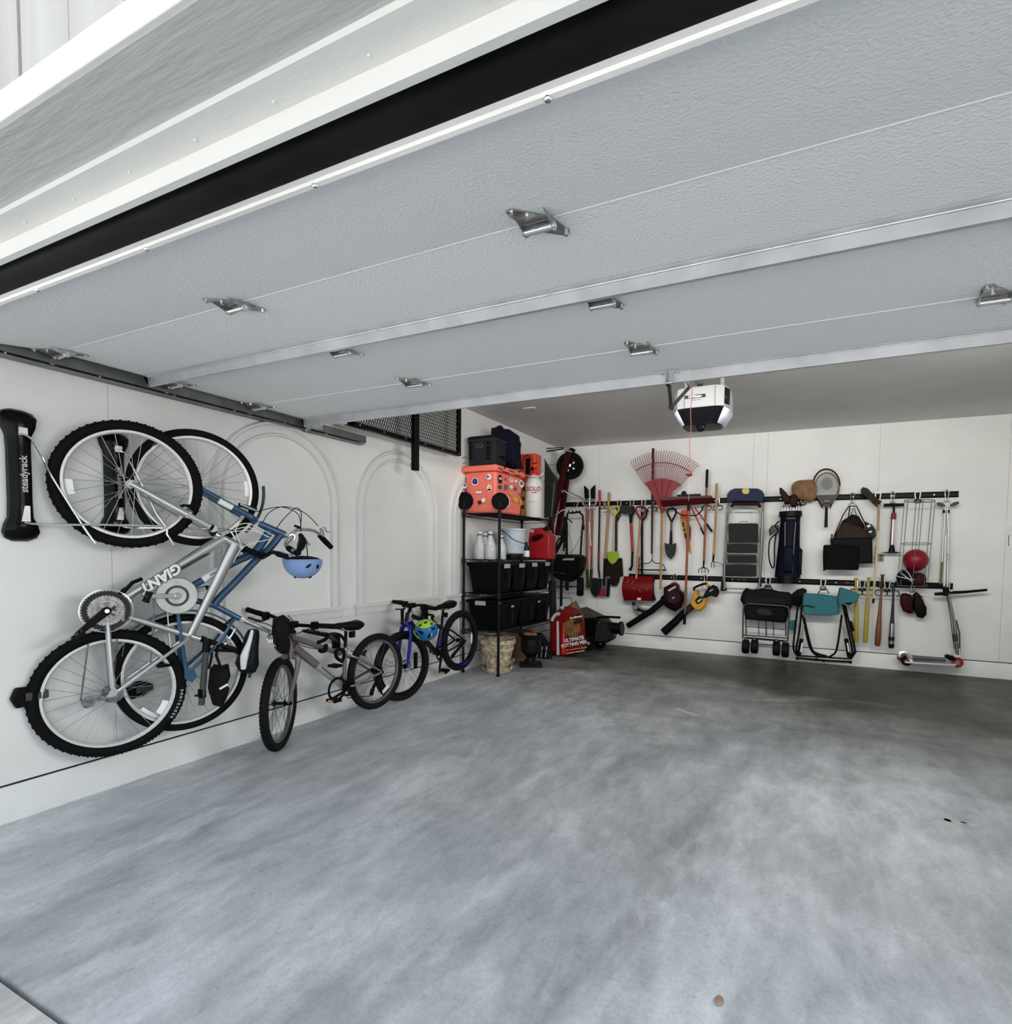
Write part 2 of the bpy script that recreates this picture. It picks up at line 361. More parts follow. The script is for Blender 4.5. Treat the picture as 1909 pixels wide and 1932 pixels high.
b = MB(); b.bb((XL-.35, .60, 0), (XL-.0, .80, 2.2)); b.bb((XL-.2, .78, 0), (-3.34, .84, 2.2)); struct(b.build('trim_8', HTR, bevel=.004))
b = MB(); b.bb((1.95, .60, 0), (4.2, .80, 2.3)); struct(b.build('wall_front_right', SID))
# roof mass that keeps the sun off the opening
b = MB(); b.bb((-6, .2, 3.4), (5, 8.2, 3.6)); struct(b.build('roof', SID))
# ================= GARAGE DOOR (open, overhead) =================
ZD = CAMZ+.931; DX0, DX1 = -3.30, 1.88
PAN = mat('door_panel_enamel', (.85, .875, .89), .48, bump=1.0, bscale=105)
door = thing('door_1', 'white sectional garage door standing open overhead', 'garage door', ((DX0+DX1)/2, 2.0, ZD)); struct(door)
ys_ = [.914, 1.444, 1.975, 2.503, 3.035]
for i in range(4):
    y0, y1 = ys_[i]+.0015, ys_[i+1]-.0015; b = MB()
    b.prism([(DX0, y0, ZD), (DX0, y1, ZD), (DX0, y1, ZD+.045), (DX0, y0, ZD+.045)], (DX1-DX0, 0, 0)); pn = b.build('door_panel', PAN, door, bevel=.003); LOWSEC = [pn] if i == 0 else LOWSEC
BRT = mat('bright_joint_edge', (.85, .85, .85), .5, bump=.02)
for y in ys_[1:4]:
    b = MB(); b.bb((DX0, y-.0016, ZD-.0022), (DX1, y+.0016, ZD+.002)); b.build('section_joint', BRT, door)
# bottom seal and retainer
b = MB(); RS = []
for k in range(9):
    a = PI*k/8; RS.append((.926-.062*math.sin(a), ZD+.022-.036*math.cos(a)))
vs = [(DX0, y, z) for y, z in RS]+[(DX0, y+.006, z) for y, z in RS[::-1]]
b.prism(vs, (DX1-DX0, 0, 0)); LOWSEC.append(b.build('rubber_seal', mat('seal_rubber', (.018, .019, .021), .55, noise=.3, nscale=6, bump=.2), door))
RET = mat('retainer_aluminium', (.88, .87, .86), .38, .1, noise=.08, nscale=5, bump=.25, bscale=30, stretch=(.3, 3, 3))
b = MB(); b.prism([(DX0, y, ZD+z) for y, z in ((.912, -.002), (.912, -.006), (.926, -.009), (.928, -.014), (.941, -.018), (.944, -.024), (.955, -.027), (.958, -.026), (.958, -.001))], (DX1-DX0, 0, 0))
ret = b.build('seal_retainer', RET, door, smooth_=False); LOWSEC.append(ret)
for x in (-2.9, -2.3, -1.7, -1.05, -.46, .14, .75, 1.4):
    b = MB(); b.lathe([(.0001, -.004), (.006, -.003), (.008, 0), (.008, .003)], (x, .950, ZD-.027), n=10); LOWSEC.append(b.build('screw', CHR, ret))
# the lowest section hangs 8.5 degrees down where the track starts to curve
_pv = Matrix.Translation(V((0, ys_[1], ZD))-V(_org[door.name])); _rm = _pv @ Matrix.Rotation(R(8.5), 4, 'X') @ _pv.inverted()
for o in LOWSEC: o.data.transform(_rm)
# struts (hat channels)
def strut(y, d=.05):
    b = MB(); z = ZD
    P_ = [(y-.024, z-.001), (y-.002, z-.001), (y, z-.004), (y+.003, z-d), (y+.020, z-d), (y+.024, z-.01), (y+.024, z-.006), (y+.0225, z-d+.003), (y+.005, z-d+.003), (y+.0015, z-.0065), (y-.024, z-.0045)]
    # returned bright lip at the root of the web
    b.prism([(DX0, a_, c_) for a_, c_ in P_], (DX1-DX0, 0, 0))
    b.tube([(DX0, y-.002, z-.006), (DX1, y-.002, z-.006)], .0035, n=8)
    o = b.build('strut', STLD, door, smooth_=False)
    for k in range(7):
        x = DX0+.03+k*.8; q = MB(); q.cyl((x, y-.012, z-.001), (x, y-.012, z-.010), .006, n=6); q.build('screw', CHR, o)
STLD = mat('strut_steel', (.66, .67, .69), .42, .7, noise=.10, nscale=7, bump=.08)
strut(1.852); strut(2.893, .055)
# hinges along the joints
def hinge(x, y, edge=False):
    b = MB(); z = ZD; k = math.tan(R(8.5)) if y < 1.6 else 0.
    def q_(dx, dy, dz): return (x+dx, y+dy, z+dz+(dy*k if dy < 0 else 0))
    # leaf plate on each section, tapering away from the barrel
    b.prism([q_(-.050, -.100, -.001), q_(-.030, -.104, -.001), q_(.045, -.006, -.001), q_(-.045, -.006, -.001), q_(-.055, -.07, -.001)], (0, 0, -.003))
    b.prism([q_(-.045, .006, -.001), q_(.045, .006, -.001), q_(.062, .072, -.001), q_(.050, .092, -.001), q_(.035, .088, -.001), q_(-.035, .03, -.001)], (0, 0, -.003))
    for sx in (-.044, .044):   # cheek plates
        b.prism([q_(sx, -.07, -.002), q_(sx, -.01, -.002), q_(sx, .05, -.002), q_(sx, .022, -.024), q_(sx, .010, -.033), q_(sx, -.008, -.033), q_(sx, -.02, -.022)], (.0025 if sx > 0 else -.0025, 0, 0))
    h = b.build('hinge', HNG, door, smooth_=False)
    q = MB(); q.cyl((x-.047, y, z-.024), (x+.047, y, z-.024), .0095, n=16)
    q.torus((x+.047, y, z-.024), (1, 0, 0), .010, .003, n=16, k=6); q.build('hinge_barrel', CHR, h)
    for dx, dy in ((-.040, -.088), (-.015, -.045), (.030, .035), (.050, .078)):
        q = MB(); q.cyl(q_(dx, dy, -.002), q_(dx, dy, -.013), .0065, n=6); q.build('bolt', CHR, h)
    if edge:
        q = MB(); q.cyl((x-.09, y, z-.028), (x-.02, y, z-.031), .005); q.cyl((x-.105, y, z-.031), (x-.085, y, z-.031), .022, n=20); q.build('roller', CHR, h)
HNG = mat('hinge_steel', (.46, .46, .45), .28, .95, noise=.25, nscale=30, bump=.1)
for y in ys_[1:4]:
    for x in (-2.0, -.715, .565, 1.83): hinge(x, y)
    hinge(DX0+.04, y, True)
# top fixture at the far left corner
b = MB(); x, y, z = DX0+.05, 2.97, ZD; b.bb((x-.04, y-.06, z-.004), (x+.04, y+.05, z)); b.bb((x-.04, y-.06, z-.055), (x-.036, y+.05, z)); b.bb((x+.01, y-.05, z-.06), (x+.014, y+.04, z))
o = b.build('top_fixture', CHR, door); b = MB(); b.cyl((x-.09, y, z-.045), (x+.02, y, z-.045), .006); b.cyl((x-.105, y, z-.045), (x-.085, y, z-.045), .022, n=20); b.build('roller', CHR, o)
# operator bracket on the last strut
def xz(u, v, y): return hit(u, v, (0, y, 0), (0, 1, 0))
q = xz(1262, 712, 2.88); ox = q.x
b = MB(); b.bb((ox-.05, 2.86, ZD-.006), (ox+.05, 2.90, ZD)); b.bb((ox-.014, 2.85, ZD-.075), (ox-.009, 2.90, ZD)); b.bb((ox+.009, 2.85, ZD-.075), (ox+.014, 2.90, ZD))
for sx in (-.038, .038): b.cyl((ox+sx, 2.868, ZD-.003), (ox+sx, 2.868, ZD-.02), .008, n=6)
b.cyl((ox-.02, 2.87, ZD-.06), (ox+.02, 2.87, ZD-.06), .006); b.build('operator_bracket', CHR, door)
# ---- left track with its angle iron ----
tr = thing('garage_door_track', 'grey steel roller track running back along the left wall under the open door', 'door track', (XL+.05, 2.3, ZD-.03))
t0, t1 = 1.17, Lw(684, 832, .04).y
b = MB(); zt = ZD-.022; xt = XL+.075
prof = [(xt-.028, zt+.030), (xt+.002, zt+.030), (xt+.004, zt+.028), (xt+.004, zt-.022), (xt+.002, zt-.026), (xt-.026, zt-.026), (xt-.030, zt-.022), (xt-.030, zt-.012), (xt-.028, zt-.012), (xt-.027, zt-.021), (xt-.001, zt-.021), (xt+.001, zt+.026), (xt-.028, zt+.027)]
b.prism([(x_, t0, z_) for x_, z_ in prof], (0, t1-t0, 0)); b.build('rail', DSTL, tr, smooth_=False)
b = MB(); b.bb((XL+.002, t0, zt-.040), (XL+.072, t1, zt-.036)); b.bb((XL+.002, t0, zt-.04), (XL+.006, t1, zt+.0)); b.build('angle_iron', mat('angle_steel', (.20, .21, .21), .5, .6, noise=.15, nscale=8, bump=.1), tr, smooth_=False)
for y in np.linspace(t0+.1, t1-.03, 7):
    b = MB(); b.cyl((xt-.012, y, zt-.026), (xt-.012, y, zt-.034), .007, n=6); b.build('bolt', CHR, tr)
# dark lift hardware glimpsed above the gap
b = MB(); p = hit(905, 100, (0, .90, 0), (0, 1, 0)); b.bb((p.x-.05, .92, p.z-.03), (p.x+.02, .98, p.z+.08)); b.bb((p.x+.035, .92, p.z-.02), (p.x+.05, .96, p.z+.08))
b.build('lift_handle', BLKM, door)
# ================= OPENER =================
OG = thing('garage_door_opener', 'white and black garage door opener hanging from the ceiling with a dome camera', 'door opener', (0, 0, 0))
def ofy(y):
    o = xz(1318, 762, y); return o
oy = 4.6; oc = ofy(oy); S_ = (xz(1370, 790, oy)-xz(1266, 790, oy)).x
OG.location = (oc.x, oy+.25, oc.z); _org[OG.name] = tuple(OG.location)
W2 = S_/2
def op(u, v, y=oy): return xz(u, v, y)
WHO = mat('opener_white', (.32, .32, .32), .35, bump=.03); DKG = mat('opener_black', (.012, .012, .014), .3, bump=.03)
zt_, zm, zb = op(1318, 728).z, op(1318, 768).z, op(1318, 797).z
x0, x1 = op(1266, 775).x, op(1372, 762).x; yb = oy+.42
b = MB()
top = [(x0+.045, oy+.02), (x0+.11, oy), (x1-.09, oy), (x1-.03, oy+.03), (x1, oy+.12), (x1, yb-.06), (x1-.05, yb), (x0+.05, yb), (x0, yb-.06), (x0, oy+.12)]
def ring(sc2, z, dy=0): 
    cx, cy2 = (x0+x1)/2, (oy+yb)/2; return [V((cx+(x-cx)*sc2, cy2+(y-cy2)*sc2+dy, z)) for x, y in top]
b.rings([ring(.96, zt_), ring(1, zt_-.015), ring(1.0, zm+.01), ring(1.01, zm)]); body = b.build('housing', WHO, OG, bevel=.004)
b = MB(); b.rings([ring(1.0, zm-.001), ring(.94, zm-.03), ring(.66, zb), ring(.5, zb-.003)]); b.build('lens_base', DKG, OG)
LEN = mat('opener_lens', (.62, .64, .72), .25, bump=.03)
b = MB(); rA, rB = ring(1.003, zm-.006), ring(.72, zb+.004)
b.add([rA[3]+V((.002, -.002, 0)), rA[4], rA[5], rB[5], rB[4], rB[3]], [(0, 1, 4, 5), (1, 2, 3, 4)]); b.build('light_lens', LEN, OG, solid=.004)
b = MB(); b.add([rA[0], rA[9], rA[8], rB[8], rB[9], rB[0]], [(0, 1, 4, 5), (1, 2, 3, 4)]); b.build('light_lens', LEN, OG, solid=.004)
cx_ = op(1317, 800).x; b = MB(); b.lathe([(.034, .03), (.036, 0), (.034, -.03), (.026, -.045), (.001, -.053)], (cx_, oy+.12, zb+.0), n=24); b.build('camera_dome', mat('dome_black', (.008, .008, .01), .08, bump=.01), OG)
b = MB(); pa = op(1292, 747); pb = op(1331, 744); b.box(((pa.x+pb.x)/2, oy-.001, (op(1311, 748).z)), (pb.x-pa.x, .003, .026)); lb = b.build('label_plate', DKG, OG)
text('LiftMaster', .026, ((pa.x+pb.x)/2, oy-.0035, op(1311, 748).z), (1, 0, 0), (0, 0, 1), WHT, lb, bold=.0006)
text('~723', .010, ((pa.x+pb.x)/2+.01, oy-.0025, op(1311, 754.5).z), (1, 0, 0), (0, 0, 1), DRED, lb)
b = MB(); b.add([(x1-.026, oy+.035, zt_-.02), (x1+.001, oy+.12, zt_-.02), (x1+.001, oy+.12, zm+.02), (x1-.026, oy+.035, zm+.02)], [(0, 1, 2, 3)]); b.build('side_vent', DKG, OG, solid=.004)
for xx in (x0+.105, x1-.095):
    b = MB(); b.bb((xx-.002, oy-.002, zm+.006), (xx+.002, oy+.01, zt_-.012)); b.build('seam_line', GREY, OG)
b = MB(); cx2 = (x0+x1)/2
for sx in (-.14, .15): b.bb((cx2+sx-.015, oy+.2, zt_-.02), (cx2+sx+.015, oy+.203, ZC)); b.bb((cx2+sx-.015, oy+.2, zt_-.02), (cx2+sx+.015, oy+.26, zt_-.016))
b.bb((cx2-.2, oy+.19, zt_+.0), (cx2+.2, oy+.22, zt_+.01)); b.bb((cx2-.2, oy+.19, ZC-.03), (cx2+.2, oy+.22, ZC)); b.build('hanger_bracket', DSTL, OG)
b = MB(); b.bb((cx2-.02, .86, zt_+.012), (cx2+.02, oy+.1, zt_+.05)); b.build('drive_rail', DSTL, OG)
b = MB(); b.bb((cx2-.03, 3.25, zt_-.03), (cx2+.03, 3.45, zt_+.012)); b.bar((cx2, 3.30, zt_-.02), xz(1300, 731, 3.30), .02, .004); b.build('trolley', BLKM, OG)
ja = xz(1266, 768, 2.98); jb = xz(1300, 731, 3.30); b = MB(); b.bar((ox, 2.88, ZD-.06), ja, .018, .004, (0, 1, 0)); b.bar(ja+V((0, .006, 0)), jb, .022, .004, (0, 1, 0)); b.cyl(ja+V((0, -.01, 0)), ja+V((0, .015, 0)), .014, n=8)
b.build('door_arm', mat('arm_dark_steel', (.05, .05, .05), .5, .5, bump=.05), OG)
rc = thing('release_cord', 'thin red emergency cord with a small red handle hanging below the opener', 'cord', (cx2, 3.36, 1.9))
PINK = mat('red_cord', (.75, .22, .24), .6, bump=.1)
y_c = 3.36; c0 = xz(1305, 732, y_c); c1 = xz(1300, 893, y_c)
b = MB(); b.tube([V((cx2, 3.36, zt_-.028))]+[c0+(c1-c0)*t+V((.003*math.sin(t*17), 0, 0)) for t in np.linspace(0, 1, 14)], .0022, n=6); b.build('cord', PINK, rc)
b = MB(); h = xz(1300, 896, y_c); b.box(h, (.036, .016, .014)); b.cyl(h+V((0, 0, -.012)), h, .006); b.build('handle', RED, rc, bevel=.003)
b = MB(); b.tube([h+V((0, 0, -.01)), xz(1299, 945, y_c)], .0008, n=5); b.build('tail_string', WHT, rc)
# small white fixing plate on the ceiling
p = Zp(999, 770, ZC); b = MB(); b.bb((p.x-.07, p.y-.03, ZC-.006), (p.x+.07, p.y+.03, ZC)); tag(b.build('ceiling_plate', WHT, bevel=.002), 'small white plate fixed flat on the ceiling near the shelf', 'plate')
# ---- mesh panel hung high on the left wall ----
mp_ = thing('mesh_wall_rack', 'black expanded metal mesh panel high on the left wall with a hanging post', 'rack', (XL+.1, 5.2, 2.0))
oX = .16; bl = Lw(655, 801, oX); br = Lw(865, 860, oX); zlo = (bl.z+br.z)/2; yl, yr = bl.y, br.y; zhi = ZC-.03; xx = XL+oX
b = MB(); f = .03
b.bb((xx, yl, zlo), (xx+.03, yr, zlo+f)); b.bb((xx, yl, zhi-f), (xx+.03, yr, zhi)); b.bb((xx, yl, zlo), (xx+.03, yl+f*1.5, zhi)); b.bb((xx, yr-f*1.5, zlo), (xx+.03, yr, zhi)); b.bb((xx-.03, yl, zlo-.004), (xx+.02, yr, zlo)); b.build('frame', BLKM, mp_)
b = MB(); dz, dy = .034, .075; n_ = 0; z = zlo+f
def clip_seg(p, q):
    y0_, y1_, z0_, z1_ = yl+.04, yr-.04, zlo+.025, zhi-.025; t0_, t1_ = 0., 1.
    for a_, d_, lo, hi in ((p[0], q[0]-p[0], y0_, y1_), (p[1], q[1]-p[1], z0_, z1_)):
        if abs(d_) < 1e-9: continue
        ta, tb = (lo-a_)/d_, (hi-a_)/d_
        if ta > tb: ta, tb = tb, ta
        t0_, t1_ = max(t0_, ta), min(t1_, tb)
    if t1_-t0_ < 1e-3: return None
    f_ = lambda t: V((xx+.012, p[0]+(q[0]-p[0])*t, p[1]+(q[1]-p[1])*t)); return f_(t0_), f_(t1_)
L_ = 2.2; k = -60
for k in range(-70, 90):
    for sg in (1, -1):
        c0_ = yl+k*.028; s2 = clip_seg((c0_, zlo), (c0_+sg*.45, zlo+L_*.45*1.0))
        if s2: b.bar(s2[0], s2[1], .004, .004, (1, 0, 0))
b.build('wire_mesh', BLKM, mp_, smooth_=False)
pt = Lw(783, 785, oX+.05); pbm = Lw(783, 888, oX+.05); b = MB(); b.bb((xx+.03, pt.y-.03, pbm.z), (xx+.075, pt.y+.03, zhi)); b.build('post', BLKM, mp_, bevel=.003)
q = Lw(775, 877, oX+.05); b = MB(); b.cyl((xx+.05, pt.y-.07, q.z), (xx+.05, pt.y-.02, q.z), .007); b.cyl((xx+.05, pt.y-.075, q.z), (xx+.05, pt.y-.06, q.z), .012, n=6); b.build('pull_pin', CHR, mp_)
for y in np.linspace(yl+.1, yr-.04, 6):
    b = MB(); b.cyl((xx+.03, y, zlo+.012), (xx+.037, y, zlo+.012), .008, n=6); b.build('bolt', CHR, mp_)
SPK = mat('spoke_steel', (.42, .42, .42), .45, .8, bump=.02)
# ================= BICYCLES =================
def wheel(parent, c, nrm, Rr, r, tyre=RUB, rimc=None, spoke=None, knob=0, name='wheel', rimw=.026, hubr=.018, white=None, disc=0, hubm=None):
    """c centre, nrm axle direction; tyre outer radius Rr, tyre section r"""
    rimc = rimc or ALU; spoke = spoke or SPK; c = V(c); nrm = V(nrm).normalized(); b_, d_ = frame(nrm); rr = Rr-2*r
    b = MB(); b.rings([[c+(b_*math.cos(2*PI*i/72)+d_*math.sin(2*PI*i/72))*q+nrm*h for q, h in ((rr+.006, -rimw/2), (rr+.006, rimw/2), (rr-.008, rimw/2), (rr-.014, rimw*.25), (rr-.014, -rimw*.25), (rr-.008, -rimw/2))] for i in range(72)], False, True)
    w_ = b.build(name, rimc, parent)
    b = MB(); b.torus(c, nrm, Rr-r, r, n=80, k=12)
    if knob:
        for i in range(knob):
            a = 2*PI*i/knob; e = b_*math.cos(a)+d_*math.sin(a); t = e.cross(nrm)
            for s_, th in ((-1, .75), (1, .75), (-1, .28), (1, .28)):
                a2 = a+(PI/knob if th < .5 else 0); e2 = b_*math.cos(a2)+d_*math.sin(a2); t2 = e2.cross(nrm)
                o = e2*math.cos(th)+nrm*(s_*math.sin(th)); M3 = Matrix((o, t2, o.cross(t2))).transposed()
                b.box(c+e2*(Rr-r)+o*r, (.006, .010, .008), M3)
    b.build('tyre', tyre, w_)
    b = MB(); b.cyl(c-nrm*.045, c+nrm*.045, hubr*.6); b.cyl(c-nrm*.035, c-nrm*.030, hubr*1.3); b.cyl(c+nrm*.030, c+nrm*.035, hubr*1.3); b.cyl(c-nrm*.05, c+nrm*.05, .006)
    b.build('hub', hubm or STL, w_)
    b = MB(); ns = 28
    for i in range(ns):
        a = 2*PI*i/ns; s_ = 1 if i % 2 else -1; a2 = a+(.9 if (i//2) % 2 else -.9)
        b.tube([c+(b_*math.cos(a2)+d_*math.sin(a2))*hubr*1.2+nrm*s_*.032, c+(b_*math.cos(a)+d_*math.sin(a))*(rr-.008)], .0013, n=4)
    b.build('spokes', spoke, w_)
    if white:
        for (a, ln, sd, q) in white:   # reflector blocks between spokes
            rs = []
            for k in range(5):
                aa = a+ln*(k/4-.5); e = b_*math.cos(aa)+d_*math.sin(aa); rs.append([c+e*(q-.012)+nrm*(sd-.003), c+e*(q+.012)+nrm*(sd-.003), c+e*(q+.012)+nrm*(sd+.003), c+e*(q-.012)+nrm*(sd+.003)])
            MB().rings(rs).build('reflector', REFL, w_)
    if disc: MB().lathe([(disc, -.001), (disc, .001), (disc*.75, .001), (disc*.75, -.001), (disc, -.001)], c+nrm*.04, nrm, cap=False).build('disc_rotor', CHR, w_)
    return w_
REFL = mat('reflector_white', (.9, .9, .88), .3, bump=.05)
def _d(): pass
def dirs(psi): return V((math.sin(psi), math.cos(psi), 0)), V((math.cos(psi), -math.sin(psi), 0))
def saddle(parent, p, fwd, up, L_=.27, W_=.15, m=BLK, name='saddle', th=.12):
    """loft from nose to tail"""
    p = V(p); fwd = V(fwd).normalized(); up = V(up); up = (up-fwd*up.dot(fwd)).normalized(); sd = fwd.cross(up); rs = []
    for t, hw, hh, dz in ((-.5, .28, .16, .10), (-.46, .75, .3, .10), (-.3, 1, .42, .08), (-.1, .82, .36, .0), (.1, .42, .30, -.02), (.35, .27, .26, 0), (.47, .22, .2, -.01), (.5, .1, .1, -.03)):
        o = p+fwd*(t*L_)+up*(dz*.3*W_); hw_ = hw*W_/2; h_ = hh*th
        rs.append([o+sd*hw_*math.cos(a)+up*(h_*math.sin(a)*(.55 if math.sin(a) > 0 else 1.0)-(h_*.2*abs(math.cos(a)))) for a in np.linspace(0, 2*PI, 16, endpoint=False)])
    s_ = MB().rings(rs).build(name, m, parent, ang=80); s_['L'] = L_; del s_['L']
    b = MB()
    for k in (-1, 1): b.tube([p+sd*.018*k+fwd*.3*L_-up*.02, p+sd*.022*k+fwd*.1*L_-up*.045, p+sd*.022*k-fwd*.2*L_-up*.045, p+sd*.03*k-fwd*.42*L_-up*.015], .0035, sm=4)
    b.build('saddle_rails', CHR, s_); return s_
def sprocket(parent, c, n, r, m, teeth=36, name='chainring', th=.003, holes=True):
    c, n = V(c), V(n).normalized(); u_, v_ = frame(n); b = MB(); k = teeth*2
    o = [u_*math.cos(2*PI*i/k)+v_*math.sin(2*PI*i/k) for i in range(k)]; rr = [r if i % 2 else r-.006 for i in range(k)]
    b.rings([[c+o[i]*(r*.72)-n*th/2 for i in range(k)], [c+o[i]*rr[i]-n*th/2 for i in range(k)], [c+o[i]*rr[i]+n*th/2 for i in range(k)], [c+o[i]*(r*.72)+n*th/2 for i in range(k)], [c+o[i]*(r*.72)-n*th/2 for i in range(k)]], False)
    if holes:
        for i in range(5):
            a = 2*PI*i/5+.3; b.bar(c, c+(u_*math.cos(a)+v_*math.sin(a))*r*.74, .016, th*1.5, n)
        b.cyl(c-n*.004, c+n*.004, r*.25)
    return b.build(name, m, parent)
def pedal(parent, c, ax, m=BLK, L_=.09, W_=.06, tilt=0, name='pedal', refl=None):
    c, ax = V(c), V(ax).normalized(); u_, v_ = frame(ax); u2 = u_*math.cos(tilt)+v_*math.sin(tilt); v2 = ax.cross(u2); M3 = Matrix((ax, u2, v2)).transposed()
    b = MB(); b.box(c+u2*W_*.42, (L_, W_*.16, .022), M3); b.box(c-u2*W_*.42, (L_, W_*.16, .022), M3); b.box(c, (L_*.9, W_*.3, .018), M3); b.box(c+ax*L_*.46, (L_*.08, W_, .018), M3); b.box(c-ax*L_*.46, (L_*.08, W_, .018), M3)
    o = b.build(name, m, parent, bevel=.002)
    if refl: MB().box(c+u2*W_*.52, (L_*.5, .003, .014), M3).build('reflector', refl, o)
    return o
ORG = mat('amber', (.75, .35, .12), .35, bump=.05)
# ---------- silver mountain bike, front wheel up on the nearest rack ----------
SIL = mat('silver_frame', (.50, .50, .495), .28, .8, noise=.05, nscale=6, bump=.02, coat=.3)
GRF = mat('graphite_frame', (.10, .10, .10), .32, .5, bump=.02)
BX = .035
f1 = V((-3.307+BX, 1.737, 1.659)); r1 = V((-3.319+BX, 1.631, .56)); d1, n1 = dirs(.378)
b1 = thing('bicycle', 'silver mountain bike with white lettering hanging upright by its front wheel on the near rack', 'bicycle', (r1.x, r1.y, r1.z-.335), 'bicycles stored on the left wall')
def K1(u, v, o=0.): return hit(u, v, r1+n1*o, n1)
wheel(b1, f1, n1, .335, .027, knob=58, name='front_wheel', white=[(0, 0, 0, 0)][:0])
wheel(b1, r1, n1, .335, .027, knob=58, name='rear_wheel', disc=.0)
for (wc, u, v) in ((f1, 137, 918), (r1, 293, 1330)):
    p = hit(u, v, wc, n1); e = (p-wc); b_, d_ = frame(n1); a = math.atan2(e.dot(d_), e.dot(b_)); rs = []
    for k in range(6):
        aa = a+.30*(k/5-.5); e2 = b_*math.cos(aa)+d_*math.sin(aa); rs.append([wc+e2*(.235)+n1*.0, wc+e2*.265+n1*.0, wc+e2*.265+n1*.004, wc+e2*.235+n1*.004])
    MB().rings(rs).build('reflector', REFL, b1)
crown = K1(350, 972); hd0, hd1 = K1(405, 1009), K1(457, 1033); bb1 = K1(199, 1150.4); st1 = K1(358, 1200)
fk = MB()
for s_ in (-1, 1): fk.tube([f1+n1*.055*s_, f1+(crown-f1)*.5+n1*.058*s_, crown+n1*.06*s_], [.014, .019, .021], n=12)
fk.tube([crown-n1*.07, crown+n1*.07], .02, n=12)
for s_ in (-1, 1): fk.bar(f1+n1*.05*s_+(crown-f1)*.02, f1+n1*.05*s_-(crown-f1)*.04, .024, .006, n1)
fk.tube([f1+(crown-f1)*.78-n1*.06+d1*.04, f1+(crown-f1)*.88+d1*.055, f1+(crown-f1)*.78+n1*.06+d1*.04], .012, sm=5)
fork1 = fk.build('fork', SIL, b1)
cr2 = K1(396, 997.4); b = MB()
for s_ in (-1, 1): b.tube([crown+n1*.06*s_, cr2+n1*.06*s_], .0165, n=12)
b.tube([cr2-n1*.075, cr2+n1*.075], .022, n=12); b.build('fork_stanchions', SIL, b1)
b = MB(); b.tube([crown+(cr2-crown)*.9+n1*.06, crown+(cr2-crown)*1.0+n1*.06], .024); b.tube([cr2, hd0], .02); b.build('fork_boot', BLK, b1)
fr = MB(); fr.tube([hd0, hd0+(hd1-hd0)*.1, hd0+(hd1-hd0)*.9, hd1], [.026, .023, .023, .027], n=16)
a_ = hd0+(hd1-hd0)*.3; dtm = a_+(bb1-a_)*.2
fr.tube([a_, dtm, dtm+(bb1-dtm)*.3, bb1], [.036, .033, .026, .023], n=16, flat=.85)
c_ = hd0+(hd1-hd0)*.75; fr.tube([c_, c_+(st1-c_)*.25, c_+(st1-c_)*.7, st1], [.034, .030, .024, .019], n=16, flat=.85)
fr.tube([bb1, st1, st1+(st1-bb1)*.17], [.017, .017, .017], n=12)
fr.tube([bb1-n1*.036, bb1+n1*.036], .022, n=14)
for s_ in (-1, 1):
    fr.tube([st1+n1*.008*s_, st1+(r1-st1)*.15+n1*.04*s_, r1+(st1-r1)*.06+n1*.062*s_], .0095, sm=3)
    fr.tube([bb1+n1*.022*s_, bb1+(r1-bb1)*.25+n1*.05*s_, r1+(bb1-r1)*.08+n1*.062*s_], [.011, .013, .012], sm=3)
    fr.prism([r1+n1*.062*s_+x for x in ((st1-r1)*.07, (bb1-r1)*.10, (bb1-r1)*-.02+d1*-.03, d1*.02-(st1-r1)*.03)], n1*.005)
fr.tube([r1+(st1-r1)*.62-n1*.05, r1+(st1-r1)*.64, r1+(st1-r1)*.62+n1*.05], .008)
frame1 = fr.build('frame', SIL, b1)
# darker painted underside of the down tube
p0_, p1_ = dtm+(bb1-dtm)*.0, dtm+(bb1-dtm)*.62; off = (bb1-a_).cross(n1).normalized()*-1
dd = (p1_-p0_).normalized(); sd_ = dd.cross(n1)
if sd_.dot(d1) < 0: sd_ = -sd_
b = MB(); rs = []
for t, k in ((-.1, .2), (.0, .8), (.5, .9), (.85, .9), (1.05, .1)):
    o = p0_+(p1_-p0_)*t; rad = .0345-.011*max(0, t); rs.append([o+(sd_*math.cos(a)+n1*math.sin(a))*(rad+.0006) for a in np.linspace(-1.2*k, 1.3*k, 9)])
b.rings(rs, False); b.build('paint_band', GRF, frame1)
mid = K1(305, 1090, .031); ax_ = (K1(262, 1116)-K1(348, 1064)); text('GIANT', .072, mid-sd_*.002+n1*.004, ax_, sd_, WHT, frame1, bold=.003, shear=.25); text('GIANT', .072, mid-sd_*.002+n1*.002, ax_, sd_, GRF, frame1, bold=.0075, shear=.25, name='lettering_outline')
for k, ch in enumerate('BONTRAGER'):
    pu, pv = 326.5-14.5*(k/8)**1.25, 1303+45*k/8; p_ = K1(pu, pv, .024); e = (p_-r1); e = (e-n1*e.dot(n1)).normalized(); text(ch, .018, r1+e*.311+n1*.0275, e.cross(n1)*-1 if (e.cross(n1)).z > 0 else e.cross(n1), -e if False else e, mat('tyre_print', (.45, .45, .45), .5, bump=.01), b1, bold=.0006)
